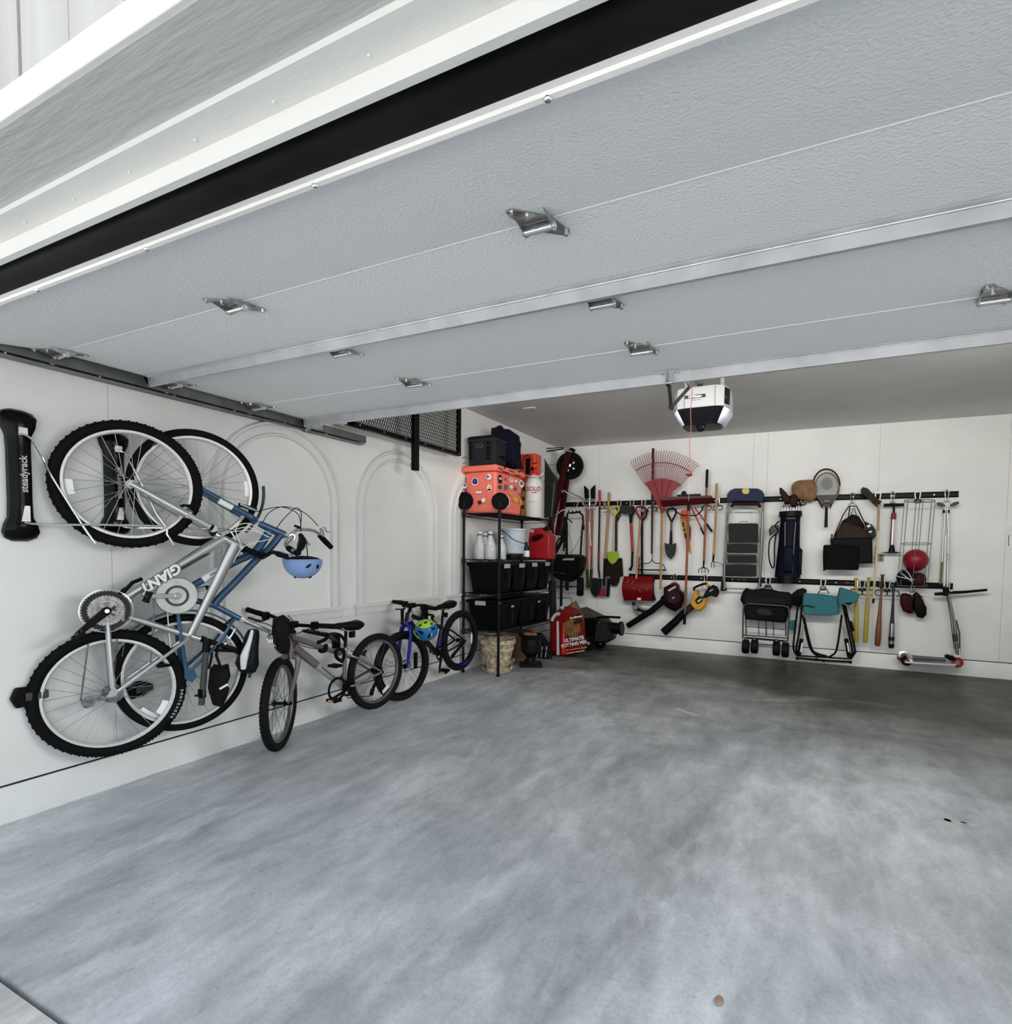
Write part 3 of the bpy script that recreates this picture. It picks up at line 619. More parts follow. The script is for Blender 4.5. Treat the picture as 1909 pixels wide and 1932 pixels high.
# crankset
RNG = mat('worn_chainring', (.32, .30, .28), .35, .9, noise=.25, nscale=40, bump=.1)
cs = MB(); cs.lathe([(.108, -.002), (.112, 0), (.112, .002), (.108, .003), (.1075, -.002)], bb1+n1*.056, n1, n=48, cap=False); cr = cs.build('chain_guard_ring', CHR, b1)
sprocket(b1, bb1+n1*.050, n1, .104, mat('black_chainring', (.03, .03, .03), .4, .5, bump=.05), 44, holes=False); sprocket(b1, bb1+n1*.052, n1, .080, RNG, 34, holes=False); sprocket(b1, bb1+n1*.054, n1, .058, RNG, 24)
pe = K1(146, 1197, .07); b = MB(); q0 = bb1+n1*.068
b.rings([[q0+(pe-q0)*t+((pe-q0).normalized().cross(n1))*w_*sx+n1*h for sx, h in ((-1, -.008), (1, -.008), (1, .008), (-1, .008))] for t, w_ in ((-.08, .016), (0, .021), (.3, .018), (.9, .013), (1.06, .010))]); b.cyl(q0, q0+n1*.014, .02)
b.build('crank_arm', BLK, b1, bevel=.004); MB().cyl(q0+n1*.012, q0+n1*.016, .010).build('crank_bolt', CHR, b1)
pedal(b1, pe+n1*.055, n1, tilt=.7); pe2 = bb1*2-pe; pe2 = pe2-n1*.07*2
b = MB(); b.bar(bb1-n1*.05, pe2+n1*.01, .02, .012, n1); b.build('crank_arm', BLK, b1, bevel=.004); pedal(b1, pe2-n1*.05, n1, tilt=.3)
DRM = mat('derailleur_metal', (.20, .20, .20), .35, .9, noise=.5, nscale=45, bump=.2)
# cassette, derailleur, chain
for k, rad in enumerate((.052, .047, .042, .037, .032, .027)): sprocket(b1, r1-n1*.0+n1*(.026+.004*k), n1, rad, DRM, 20+2*(6-k), 'cassette_sprocket', .0018, False)
dj = K1(167, 1325, .045); b = MB(); b.bar(r1+n1*.05, dj, .02, .01, n1); b.lathe([(.03, -.006), (.03, .006)], dj, n1, n=12); b.build('rear_derailleur', DRM, b1)
b = MB(); b.tube([dj+V((0, 0, 0))+K1(152, 1322, .045)-dj, K1(166, 1215, .047)], .0045, n=4); b.tube([K1(214, 1283, .045), K1(221, 1205, .047)], .0045, n=4); b.build('chain', mat('chain_steel', (.12, .12, .12), .4, .8, noise=.5, nscale=90, bump=.3), b1)
b = MB(); b.box(K1(228, 1165, .03), (.05, .02, .035)); b.tube([K1(228, 1165, .03), K1(236, 1158, .02)], .012); b.build('front_derailleur', CHR, b1)
b = MB(); b.tube([K1(268, 1092, -.05), K1(250, 1099, -.04), K1(232, 1118, -.04)], .010); b.build('frame_pump_mount', BLK, b1)
# stem, handlebar, grips, cables
stm = K1(494, 1048); b = MB(); b.tube([hd1, hd1+(hd1-hd0)*.12], .026); b.tube([hd1+(hd1-hd0)*.1, stm], .017); b.tube([stm-n1*.025, stm+n1*.025], .024); b.build('stem', BLK, b1, bevel=.002)
nh = (n1+d1*.05).normalized()
hb = MB(); upv = (hd0-hd1).normalized()*-1
pts = [stm-nh*.03, stm-nh*.10+d1*.01, stm-nh*.16+upv*.03+V((0, 0, .03)), stm-nh*.29+upv*.03+V((0, 0, .025))]; pts2 = [stm+nh*.03, stm+nh*.07, stm+nh*.12+upv*.02+V((0, 0, .03)), stm+nh*.22+upv*.025+V((0, 0, .02))]
hb.tube(pts[::-1]+pts2, .0125, sm=4); hbo = hb.build('handlebar', BLK, b1)
for p_ in (pts, pts2):
    e = (p_[3]-p_[2]).normalized(); b = MB(); b.tube([p_[3]-e*.02, p_[3]+e*.09], [.017, .016], n=12); b.build('grip', RUB, hbo)
    b = MB(); b.tube([p_[3]-e*.05+V((0, 0, 0)), p_[3]-e*.03+d1*.05, p_[3]+e*.05+d1*.06], .006, sm=4); b.box(p_[3]-e*.05+d1*.02, (.035, .03, .03)); b.build('brake_lever', CHR if p_ is pts2 else BLK, hbo)
b = MB(); CAB = mat('cable_housing', (.72, .72, .70), .4, bump=.02)
for L3 in ([(455, 1030), (445, 997), (470, 988), (515, 1010)], [(440, 1000), (470, 995), (505, 1013)], [(440, 1062), (455, 1035), (480, 1024), (508, 1018)], [(415, 1012), (440, 1003), (480, 1002), (512, 1016)]):
    b.tube([K1(u, v, .03) for u, v in L3], .0026, n=6, sm=6)
b.build('brake_cables', CAB, b1)
# rear & front brakes
for u, v, s_ in ((352, 955, 1), (304, 1254, 1)):
    p = K1(u, v, .0); b = MB()
    for k in (-1, 1): b.tube([p+n1*.05*k, p+n1*.045*k+d1*.03, p+n1*.02*k+d1*.055], .008, sm=3); b.box(p+n1*.035*k, (.02, .05, .015))
    b.build('rim_brake', BLK, b1)
# seat post, saddle
sp0 = st1+(st1-bb1)*.1; sp1 = K1(440, 1225); sp2 = K1(462, 1237)
b = MB(); b.tube([sp0, K1(385, 1206)], .0155, n=12); b.build('seat_tube_end', SIL, b1)
b = MB(); b.tube([K1(383, 1206), sp1, sp2], .0145, n=12); b.tube([K1(378, 1205), K1(387, 1208)], .02); b.build('seat_post', BLK, b1)
SN = mat('saddle_navy', (.014, .014, .03), .45, bump=.1); SW = mat('saddle_white', (.72, .72, .70), .4, bump=.05)
sa, sb = K1(482, 1187), K1(470, 1270); sdc = (sa+sb)/2; fwd_ = (sa-sb).normalized(); up_ = K1(500, 1230)-K1(460, 1226)
s1_ = saddle(b1, sdc, fwd_, up_, (sa-sb).length, .14, SN, th=.20); b = MB(); upn = up_.normalized()
b.rings([[sdc+fwd_*((sa-sb).length*t)+n1*.035*k2*w_+upn*(.004+.012*(1-abs(t))) for k2 in (-.9, -.4)]+[sdc+fwd_*((sa-sb).length*t)+n1*.035*k2*w_+upn*(.008+.012*(1-abs(t))) for k2 in (-.4, -.9)] for t, w_ in ((-.4, 1.2), (-.1, 1), (.2, .7), (.42, .5))]); b.build('white_panel', SW, s1_)
b = MB(); b.tube([sdc-upn*.012+fwd_*.1-n1*0, sdc-upn*.03, sdc-upn*.02-fwd_*.11], .012, sm=3); b.build('saddle_edge', SW, s1_)

b = MB(); b.tube([K1(476, 1189, .05), K1(470, 1212, .06), K1(461, 1238, .07), K1(459, 1262, .06)], [.008, .013, .022, .014], sm=4); b.build('white_side_panel', SW, s1_)
# ---------- blue city bike on the far rack ----------
BLU = mat('steel_blue_frame', srgb(54, 86, 114), .32, .45, noise=.08, nscale=8, bump=.03, coat=.3)
f2 = V((-3.241+.035, 2.052, 1.673)); r2 = V((-3.188-.01, 1.955, .616)); d2, n2 = dirs(.35)
b2 = thing('bicycle', 'steel blue bike with chrome handlebar hanging upright behind the silver mountain bike', 'bicycle', (r2.x, r2.y, r2.z-.335), 'bicycles stored on the left wall')
def K2(u, v, o=0.): return hit(u, v, r2+n2*o, n2)
wheel(b2, f2, n2, .335, .023, name='front_wheel'); wheel(b2, r2, n2, .335, .023, name='rear_wheel')
for (wc, u, v) in ((f2, 449, 922), (r2, 292, 1332)):
    p = hit(u, v, wc, n2); e = (p-wc); b_, d_ = frame(n2); a = math.atan2(e.dot(d_), e.dot(b_)); rs = []
    for k in range(6):
        aa = a+.34*(k/5-.5); e2 = b_*math.cos(aa)+d_*math.sin(aa); rs.append([wc+e2*(.255), wc+e2*.285, wc+e2*.285+n2*.004, wc+e2*.255+n2*.004])
    MB().rings(rs).build('reflector', REFL, b2)
crown = K2(480, 983); h0, h1 = K2(489, 989), K2(536, 1009); bb2 = K2(330, 1123); st2 = K2(404, 1142)
b = MB()
for s_ in (-1, 1): b.tube([f2+n2*.052*s_, f2+(crown-f2)*.6+n2*.055*s_, crown-(crown-f2)*.12+n2*.05*s_, crown+n2*.02*s_], [.011, .016, .019, .019], sm=4, n=12)
b.tube([crown-(crown-f2)*.02-n2*.04, crown-(crown-f2)*.02+n2*.04], .019); b.build('fork', BLU, b2)
for s_ in (1,):
    p, q = K2(413, 945, .055), K2(438, 958, .055); MB().tube([p, q], .0175, n=12).build('reflective_band', WHT, b2)
b = MB(); b.tube([h0, h1], [.024, .022, .024], n=14)
j1, j2 = K2(508, 1002), K2(528, 1010)
b.tube([j1, K2(482, 1040), K2(440, 1062), K2(385, 1093), bb2], [.025, .024, .022, .020, .019], sm=4, n=14)
b.tube([j2, K2(508, 1035), K2(484, 1056), K2(440, 1102), K2(414, 1128), st2], [.022, .022, .021, .021, .022, .022], sm=4, n=14)
b.tube([bb2, st2, K2(457, 1170)], .017, n=12); b.tube([bb2-n2*.034, bb2+n2*.034], .021)
ca = K2(442, 1166)
for s_ in (-1, 1):
    b.tube([ca+n2*.014*s_, ca+(r2-ca)*.2+n2*.05*s_, K2(411, 1208)+n2*.055*s_, r2+n2*.06*s_], .009, sm=3)
    b.tube([bb2+n2*.02*s_, K2(337, 1196)+n2*.05*s_, K2(343, 1240)+n2*.055*s_, r2+n2*.06*s_], .0105, sm=3)
b.prism([K2(x, y, .062) for x, y in ((347, 1262), (366, 1263), (372, 1276), (362, 1288), (348, 1280))], n2*.005)
fr2 = b.build('frame', BLU, b2)
p, q = K2(378, 1096, .021), K2(410, 1078, .021); b = MB(); b.tube([K2(382, 1094.5), K2(418, 1074)], .0222, n=14); b.build('white_decal_band', WHT, b2)
text('~5', .016, K2(402, 1082, .0235), q-p, V((-.3, 0, 1)), GREY, fr2)
# mudguards
FEN = mat('slate_mudguard', (.08, .12, .15), .35, .2, bump=.03)
def fender(cw, n_, Rr, a0, a1, par, ref):
    e = (ref-cw).normalized(); t = n_.cross(e); rs = []
    for k in range(41):
        a = a0+(a1-a0)*k/40; o = e*math.cos(a)+t*math.sin(a); rs.append([cw+o*(Rr+.012+.010*math.cos(j))+n_*(.028*math.sin(j)) for j in np.linspace(-1.2, 1.2, 7)]+[cw+o*(Rr+.010+.010*math.cos(j))+n_*(.026*math.sin(j)) for j in np.linspace(1.2, -1.2, 7)])
    return MB().rings(rs).build('mudguard', FEN, par)
fender(r2, n2, .337, -1.2, 1.6, b2, K2(420, 1170)); fender(f2, n2, .337, -.55, .35, b2, K2(480, 950))
CR2 = mat('silver_chainguard', (.52, .54, .52), .4, .6, noise=.12, nscale=12, bump=.05)
b = MB(); b.lathe([(.02, -.002), (.098, -.002), (.101, 0), (.098, .003), (.02, .003)], bb2+n2*.05, n2, n=44); b.build('chain_guard_disc', CR2, b2)
MB().lathe([(.058, -.001), (.058, .002), (.045, .002), (.045, -.001)], bb2+n2*.054, n2, n=36, cap=False).build('guard_recess', GREY, b2)
sprocket(b2, bb2+n2*.044, n2, .106, GRF, 44, holes=False)
q0 = bb2+n2*.065
for (u, v, s_) in ((275, 1125, 1), (388, 1111, -1)):
    pe = K2(u, v, .075*s_); q0 = bb2+n2*.065*s_; b = MB(); b.bar(q0, pe, .024, .014, n2); b.cyl(q0-n2*.008, q0+n2*.01, .018); b.build('crank_arm', CHR if s_ > 0 else WHT, b2, bevel=.004)
    pedal(b2, pe+n2*.05*s_, n2, tilt=.2 if s_ < 0 else 1.2)
b = MB(); b.tube([K2(291, 1200, .04), K2(289, 1120, .04)], .004, n=4); b.tube([K2(283, 1265, .04), K2(288, 1180, .04)], .004, n=4); b.build('chain', _m['chain_steel'], b2)
b = MB(); b.tube([K2(316, 1155, .03), K2(318, 1190, .03), K2(322, 1230, .035)], .004); b.build('kickstand', CHR, b2)
# cockpit
nb = n2
stc = K2(548, 1013); b = MB(); b.tube([h1, h1+(h1-h0)*.10], .024); b.build('headset', CHR, b2)
b = MB(); b.tube([h1+(h1-h0)*.08, stc], .014); b.tube([stc-nb*.03, stc+nb*.03], .020); b.build('stem', CHR, b2)
def Hb(u, v, o): return K2(u, v, o)
L1 = [stc-nb*.03, Hb(555, 1003, -.06), Hb(568, 999, -.14), Hb(590, 1001, -.20), Hb(604, 1009, -.24)]
Rb = [stc+nb*.03, Hb(540, 1026, .08), Hb(545, 1036, .14), Hb(556, 1040, .22)]
hb = MB().tube(L1[::-1]+Rb, .0125, sm=5, n=10).build('handlebar', CHR, b2)
b = MB(); b.tube([Hb(603, 1010, -.24), Hb(614, 1022, -.27), Hb(625, 1033, -.29)], [.018, .020, .018], n=12); b.build('grip', RUB, hb)
b = MB(); b.tube([Hb(544, 1034, .14), Hb(556, 1042, .2), Hb(564, 1043, .24)], [.018, .02, .017], n=12); b.build('grip', RUB, hb)
b = MB(); b.tube([Hb(606, 998, -.2), Hb(609, 1010, -.23)], .014); b.tube([Hb(606, 998, -.2), Hb(612, 995, -.2), Hb(616, 1003, -.22), Hb(622, 1004, -.23)], .005, sm=4); b.build('brake_lever', CHR, hb)
b = MB(); b.tube([Hb(566, 1008, .02), Hb(570, 1018, .05), Hb(568, 1030, .1), Hb(563, 1040, .16)], [.012, .024, .026, .012], sm=4); b.build('gear_shifter', BLK, hb)
b = MB(); b.tube([Hb(573, 1012, .05), Hb(579, 1021, .07), Hb(584, 1028, .09)], .006); b.build('brake_lever', CHR, hb)
b = MB(); b.tube([Hb(556, 992, -.1), Hb(566, 996, -.12)], [.008, .010]); b.build('bell', BLK, hb)
b = MB()
for L3, o in (([(485, 965), (510, 959), (535, 957), (560, 968), (567, 985), (567, 1003)], 0), ([(495, 988), (505, 970), (524, 958), (545, 957), (575, 968), (600, 992)], -.1), ([(518, 1003), (530, 985), (548, 966), (560, 958), (568, 968), (567, 995)], .02)):
    b.tube([K2(u, v, o) for u, v in L3], .0028, n=6, sm=6)
b.build('brake_cables', BLK, b2)
b = MB(); p = K2(462, 957, .02); b.bar(K2(450, 952, .03), K2(484, 962, .03), .022, .02, n2); b.build('rim_brake', BLK, b2); b = MB(); b.tube([K2(453, 951, .05), K2(470, 958, .055), K2(484, 964, .05)], .007); b.build('brake_arm', CHR, b2)
b = MB(); b.tube([K2(424, 1216, .05), K2(436, 1200, .055), K2(444, 1186, .05)], .006); b.box(K2(429, 1208, .05), (.02, .03, .02)); b.build('brake_arm', CHR, b2)
# post + saddle
b = MB(); b.tube([K2(454, 1168), K2(509, 1192)], .0135, n=12); b.build('seat_post', STL, b2); b = MB(); b.tube([K2(452, 1167), K2(459, 1171)], .02); b.build('seat_clamp', CHR, b2)
sa, sb = K2(522, 1166), K2(538, 1232); sdc = (sa+sb)/2
s2_ = saddle(b2, sdc, (sa-sb), K2(560, 1193)-K2(510, 1203), (sa-sb).length*1.02, .17, mat('black_vinyl', (.01, .01, .011), .35, bump=.1))
b = MB(); p = K2(512, 1202)
for k in range(4): b.tube([p+V((0, 0, .02))+n2*.03*(k-1.5), p+n2*.03*(k-1.5)+V((.01, -.02, -.02)), p+n2*.025*(k-1.5)+V((.02, .0, -.05))], .006, sm=3)
b.box(K2(513, 1205), (.03, .04, .035)); b.build('saddle_clamp', CHR, b2)
# pump and saddle-rail bag carried by the silver bike's post
pc = thing('bike_pump', 'black pump clamped upright below the silver bike seat post', 'pump', K1(384, 1300, .03))
b = MB(); b.tube([K1(390, 1212, .03), K1(380, 1330, .03)], .016, n=12); b.build('barrel', GREY, pc); b = MB(); b.tube([K1(391, 1205, .03), K1(388, 1230, .03)], .020, n=12); b.build('clamp', BLK, pc); b = MB(); b.tube([K1(367, 1313, .03), K1(384, 1310, .03)], .006); b.box(K1(381, 1308, .03), (.03, .03, .05)); b.build('nozzle', BLK, pc)
BAGM = mat('black_nylon', (.010, .010, .012), .65, bump=.5, bscale=40)
bg_ = thing('saddle_bag', 'crumpled black nylon bag strapped under the silver bike seat post', 'bag', K1(412, 1332, .03))
pl = [K1(u, v, .02) for u, v in ((394, 1262), (404, 1250), (418, 1254), (430, 1252), (431, 1272), (425, 1292), (432, 1298), (424, 1320), (415, 1332), (400, 1330), (392, 1300))]
MB().blob(pl, n1*.11, .35).build('pouch', BAGM, bg_, noise=.012)
b = MB(); b.tube([K1(412, 1216, .02), K1(408, 1236, .02), K1(415, 1256, .03)], .008); b.tube([K1(400, 1224, .0), K1(399, 1240, .02), K1(394, 1262, .03)], .007); b.tube([K1(385, 1225), K1(440, 1228)], .010); b.build('strap', BLK, bg_)
b = MB(); p = K1(420, 1296, .08); b.bar(K1(414, 1300, .08), K1(430, 1291, .08), .012, .002, n1); b.build('reflective_tab', WHT, bg_)
# pale blue helmet hanging on the bar
H1 = mat('helmet_pale_blue', srgb(130, 158, 205), .38, noise=.04, nscale=6, bump=.03); DKH = mat('helmet_vent_dark', (.008, .01, .03), .6, bump=.05)
hc = K2(571, 1058, .12); hr = 34*(hc-CAM).dot(fw)/FPX
he = thing('bike_helmet', 'pale blue bike helmet hanging upside down from the blue bike handlebar', 'helmet', hc+V((0, 0, -hr)))
rx = Matrix.Rotation(.05, 3, 'Y')
b = MB(); b.ball(hc, (hr, hr*1.05, hr*.98), rx, n=32, m=12, bot=-1, top=.05); 
sh = b.build('shell', H1, he); 
b = MB(); b.torus(hc+V((0, 0, hr*.04)), (0, 0, 1), hr*.97, .007, n=40, k=6, flat=1); b.build('rim', H1, he); MB().ball(hc+V((0, 0, hr*.02)), (hr*.93, hr*.97, .03), n=24).build('padding', DKH, he)
for (u, v, a, sx, sz) in ((582, 1068, .7, .020, .008), (599, 1069, .1, .010, .016), (557, 1089, -.6, .014, .008), (585, 1089, .5, .013, .006), (543, 1054, 0, .012, .008), (560, 1054, 0, .012, .006)):
    d = ray(u, v).normalized(); oc_ = CAM-hc; bq = oc_.dot(d); di = bq*bq-(oc_.dot(oc_)-hr*hr)
    if di < 0: continue
    p = CAM+d*(-bq-math.sqrt(di)); n_ = (p-hc).normalized(); u_, v_ = frame(n_); u2 = u_*math.cos(a)+v_*math.sin(a); M3 = Matrix((u2, n_.cross(u2), n_)).transposed()
    MB().ball(p, (sx, sz, .006), M3, n=14, m=6).build('vent', DKH, he)
b = MB(); b.tube([hc+V((hr*.6, -.02, 0)), K2(578, 1022, .1)], .0035, n=5); b.tube([hc+V((hr*.1, -.08, 0)), K2(577, 1024, .1)], .0035, n=5); b.tube([hc+V((-hr*.5, -.03, 0)), K2(566, 1040, .12)], .0035, n=5); b.build('chin_strap', BLK, he)
# ---------- wall racks ----------
def rack(idx, ul, vt, ub, vb, arm_pts, label, K, cn, rest):
    pt, pb = Lw(ul, vt, .0), Lw(ub, vb, .0); y0 = (pt.y+pb.y)/2; z1, z0 = pt.z, pb.z; H = z1-z0
    t = thing('bike_rack', label, 'bike rack', (XL, y0, z0), 'swinging wall bike racks'); b = MB(); rs = []
    for f_, w_, th in ((0, .030, .012), (.025, .058, .035), (.07, .068, .05), (.13, .060, .05), (.18, .046, .045), (.3, .043, .048), (.5, .043, .05), (.7, .043, .048), (.8, .046, .045), (.87, .062, .052), (.94, .068, .052), (.98, .055, .035), (1, .026, .012)):
        z = z0+H*f_; o = V((XL, y0, z)); rs.append([o+V((0, -w_, 0)), o+V((th*.6, -w_, 0)), o+V((th, -w_*.55, 0)), o+V((th*1.05, 0, 0)), o+V((th, w_*.55, 0)), o+V((th*.6, w_, 0)), o+V((0, w_, 0))])
    bd = b.rings(rs).build('body', mat('rack_gloss_black', (.007, .007, .008), .22, bump=.02), t)
    for f_ in ((.80, .86), (.15, .27)):
        b = MB(); b.prism([(XL+.046, y0-.012, z0+H*f_[0]), (XL+.046, y0+.022, z0+H*f_[0]), (XL+.046, y0+.022, z0+H*f_[1]), (XL+.046, y0-(.012 if f_[0] > .5 else -.002), z0+H*f_[1])], (.010, 0, 0)); b.build('hinge_plate', STL, t)
    lb = text('steadyrack', .040, (XL+.054, y0+.004, z0+H*.51), (0, 0, 1), (0, -1, 0), mat('letter_grey', (.5, .5, .5), .4, bump=.01), t, bold=.0008)
    for pts in arm_pts: MB().tube(pts, .0055, sm=3, n=8).build('arm', CHR, t)
    return t, y0, z0, H
nA = n1
def T1(u, v, o=.06): return hit(u, v, f1+n1*o, n1)
t0_ = Lw(38, 818, .055); t1_ = Lw(45, 985, .055)
rack(0, 30, 773, 36, 1021, [[t0_, Lw(59, 828, .06), T1(82, 866, .02), T1(98, 900, .04), T1(155, 990, .045), T1(180, 1025, .045)], [t1_, Lw(70, 989, .06), T1(160, 990, .05), T1(303, 993, .05), T1(315, 1008, .05), T1(328, 1028, .05)]], 'black wall rack with silver arms at the left edge, holding the silver bike', K1, f1, 0)
def T2(u, v, o=.05): return hit(u, v, f2+n2*o, n2)
t0_ = Lw(214, 845, .05); t1_ = Lw(214, 985, .05)
rack(1, 212, 815, 213, 1010, [[t0_, Lw(231, 853, .06), T2(240, 862, .02), T2(277, 933, .03), T2(294, 968, .04), T2(311, 992, .04), T2(320, 1008, .04)], [t1_, Lw(240, 995, .06), T2(300, 996, .05), T2(420, 999, .05), T2(436, 1004, .05), T2(446, 1022, .05)]], 'black wall rack seen through the wheels of the silver bike, holding the blue bike', K2, f2, 0)
for u, v, lb, w_ in ((31, 1316, 'small black wheel rest pad on the wall at the silver bike rear wheel', 40), (242, 1303, 'small black wheel rest pad on the wall behind the blue bike rear wheel', 30)):
    p = Lw(u, v, 0); t = thing('wheel_rest', lb, 'wheel rest', (XL, p.y, p.z-.05), 'wheel rests on the left wall'); q = p+V((0, .09, 0)) 
    b = MB(); b.rings([[V((XL+x, p.y-.03+yy, p.z+zz)) for yy, zz in ((0, 0), (.02, .05), (.09, .045), (.14, .022), (.14, -.022), (.09, -.045), (.02, -.05))] for x in (0, .03)]); b.build('base_pad', BLK, t, bevel=.008)
    MB().bb((XL+.03, p.y+.02, p.z-.02), (XL+.045, p.y+.11, p.z+.02)).build('rubber_insert', GREY, t, bevel=.006)
# ---------- mauve youth bike held off the floor by a wall mount ----------
def kbike(name_lab, F, Rr_c, wr, psi_f, fc, K, keys, mats, knob, rimm, spk):
    pass
MAU = mat('mauve_frame', srgb(122, 112, 118), .36, .35, noise=.05, nscale=6, bump=.03, coat=.3); LSL = mat('light_silver_frame', (.50, .50, .53), .35, .5, bump=.02, noise=.04)
f3 = V((-3.12, 2.523, .306)); r3 = V((-3.08, 3.39, .362)); n3 = V((1, 0, 0)); R3 = .303
def K3(u, v, o=0.): return hit(u, v, (r3.x+o, 0, 0), n3)
b3 = thing('bicycle', 'mauve and silver youth bike hung low on the wall with its front wheel turned outward', 'bicycle', (r3.x, 2.95, .01), 'bicycles stored on the left wall')
ax3 = V((math.cos(-.57), -math.sin(-.57), 0)); RUB3 = mat('rubber_tread', (.018, .018, .019), .75, bump=.6, bscale=120)
DRIM = mat('dark_rim', (.16, .16, .165), .4, .6, noise=.05, bump=.03); DSP = mat('dark_spoke', (.05, .05, .05), .4, .6, bump=.02)
wheel(b3, f3, ax3, R3, .027, tyre=RUB3, knob=70, rimc=DRIM, spoke=DSP, hubm=BLKM, name='front_wheel'); wheel(b3, r3, n3, R3, .027, tyre=RUB3, rimc=DRIM, spoke=DSP, hubm=BLKM, name='rear_wheel')
hT, hB = K3(551, 1195), K3(548, 1229); cr3 = hB+V((0, 0, -.03)); fw3 = (f3-cr3)
b = MB()
for s_ in (-1, 1): b.tube([f3+ax3*.058*s_, f3+(cr3-f3)*.55+ax3*.062*s_, f3+(cr3-f3)*.93+ax3*.052*s_, cr3+ax3*.015*s_], [.010, .014, .018, .018], sm=4, n=12)
b.cyl(cr3-V((0, 0, .02)), hB, .022); b.build('fork', MAU, b3)
for s_ in (-1,):
    q0, q1 = f3+ax3*.058*s_, f3+(cr3-f3)*.36+ax3*.061*s_; MB().tube([q0, q1], [.0125, .0155], n=12).build('fork_leg_paint', LSL, b3)
b = MB(); b.cyl(f3-ax3*.07, f3+ax3*.07, .008); b.cyl(f3+ax3*.062, f3+ax3*.078, .012, n=6); b.cyl(f3-ax3*.062, f3-ax3*.078, .012, n=6); b.build('axle', BLK, b3)
st3 = K3(650, 1230); bb3 = K3(649, 1296)
b = MB(); b.tube([hT, hB], [.025, .023, .025], n=14); b.tube([K3(553, 1203), K3(600, 1219), K3(642, 1233)], [.022, .020, .018], n=12); b.tube([K3(651, 1222), bb3], .0155, n=12)
dA, dM = K3(552, 1219), K3(596, 1254); b.tube([dA, dM], [.030, .028], n=14)
for s_ in (-1, 1):
    b.tube([K3(652, 1236)+n3*.012*s_, K3(664, 1240)+n3*.045*s_, r3+n3*.062*s_], .009, sm=3); b.tube([bb3+n3*.02*s_, K3(664, 1290)+n3*.045*s_, r3+n3*.062*s_], .010, sm=3)
b.tube([bb3-n3*.035, bb3+n3*.035], .02)
fr3 = b.build('frame', MAU, b3); b = MB(); b.tube([dM, bb3], [.0285, .023], n=14); b.build('down_tube_paint', LSL, b3)
dd3 = (bb3-dM).normalized(); text('~92', .026, dM+(bb3-dM)*.32+n3*.0285, dd3, V((0, .6, 1)), GREY, b3)
b = MB(); b.tube([K3(651, 1224), K3(653, 1184)], .0125, n=12); b.build('seat_post', BLK, b3); MB().tube([K3(651, 1221), K3(651, 1226)], .02).build('seat_clamp', CHR, b3)
saddle(b3, K3(656, 1178), V((0, -1, .05)), V((0, 0, 1)), .27, .13)
b = MB(); p = K3(664, 1194, 0); b.box(p, (.03, .04, .07)); b.build('rear_reflector_mount', BLK, b3, bevel=.003)
cen = K3(551, 1178); bd = V((.84, .54, 0)).normalized(); mt = f3-r3
b = MB(); b.cyl(hT, cen, .016); b.cyl(hT+V((0, 0, .0)), hT+V((0, 0, .02)), .026); b.box(cen, (.06, .06, .045)); b.build('stem', BLK, b3, bevel=.006)
gL, gR = hit(466, 1150, (XL+.03, 0, 0), (1, 0, 0)), cen+bd*.29
gd = (cen-gL); gR = cen+V((gd.x, gd.y, 0)).normalized()*.30+V((0, 0, -.005))
hb = MB().tube([gL, gL+(cen-gL)*.5+V((0, 0, .012)), cen+V((0, 0, .0)), gR], .012, sm=4, n=10).build('handlebar', BLK, b3)
for a, c_ in ((gL, cen), (gR, cen)):
    e = (c_-a).normalized(); MB().tube([a, a+e*.12], [.018, .0165], n=12).build('grip', RUB, hb)
    b = MB(); b.box(a+e*.14, (.035, .035, .05)); b.tube([a+e*.15+V((0, 0, -.02)), a+e*.12+V((.03, -.04, -.035)), a+e*.03+V((.03, -.045, -.04))], .006, sm=4); b.build('brake_lever', BLK, hb)
pk = [K3(u, v, .14) for u, v in ((532, 1160), (540, 1168), (542, 1190), (540, 1205), (544, 1222), (538, 1231), (526, 1228), (521, 1205), (516, 1198), (517, 1180), (523, 1163))]
hp = thing('handlebar_pouch', 'glossy black pouch hanging in front of the mauve bike handlebar', 'pouch', pk[6]+V((0, 0, -.02))); MB().blob(pk, n3*.07, .3).build('body', BAGM, hp, noise=.004)
b = MB(); b.tube([p_+n3*.052 for p_ in pk[:5]], .003); b.tube([K3(534, 1162, .12), K3(545, 1170, .02)], .008); b.build('trim_edge', BLK, hp)
b = MB()
for L3 in ([(590, 1182), (560, 1195), (545, 1185), (552, 1206), (575, 1220), (610, 1226)], [(480, 1172), (510, 1180), (535, 1200), (545, 1240), (548, 1260)]): b.tube([K3(u, v, .05) for u, v in L3], .003, sm=6, n=6)
b.build('brake_cables', BLK, b3)
sprocket(b3, bb3+V((.045, 0, 0)), n3, .068, BLKM, 32, 'chainring')
crk = K3(636, 1317, .06); crc = K3(649, 1300, .06)
b = MB(); b.bar(bb3+n3*.06, K3(626, 1319, .06), .02, .012, n3); b.build('crank_arm', BLK, b3, bevel=.004); pedal(b3, K3(630, 1321, .11), n3, refl=ORG)
MB().lathe([(.085, -.003), (.088, 0), (.085, .004), (.070, .004), (.068, -.003)], K3(636, 1300, .052), n3, n=40, cap=False).build('chain_guard', BLKM, b3)
b = MB(); b.bar(bb3-n3*.06, K3(652, 1262, -.06), .02, .012, n3); b.build('crank_arm', BLK, b3); pedal(b3, K3(632, 1256, -.1), n3)
for k in range(6): sprocket(b3, r3+n3*(.022+.004*k), n3, .050-.004*k, BLKM, 26-2*k, 'cassette_sprocket', .002, False)
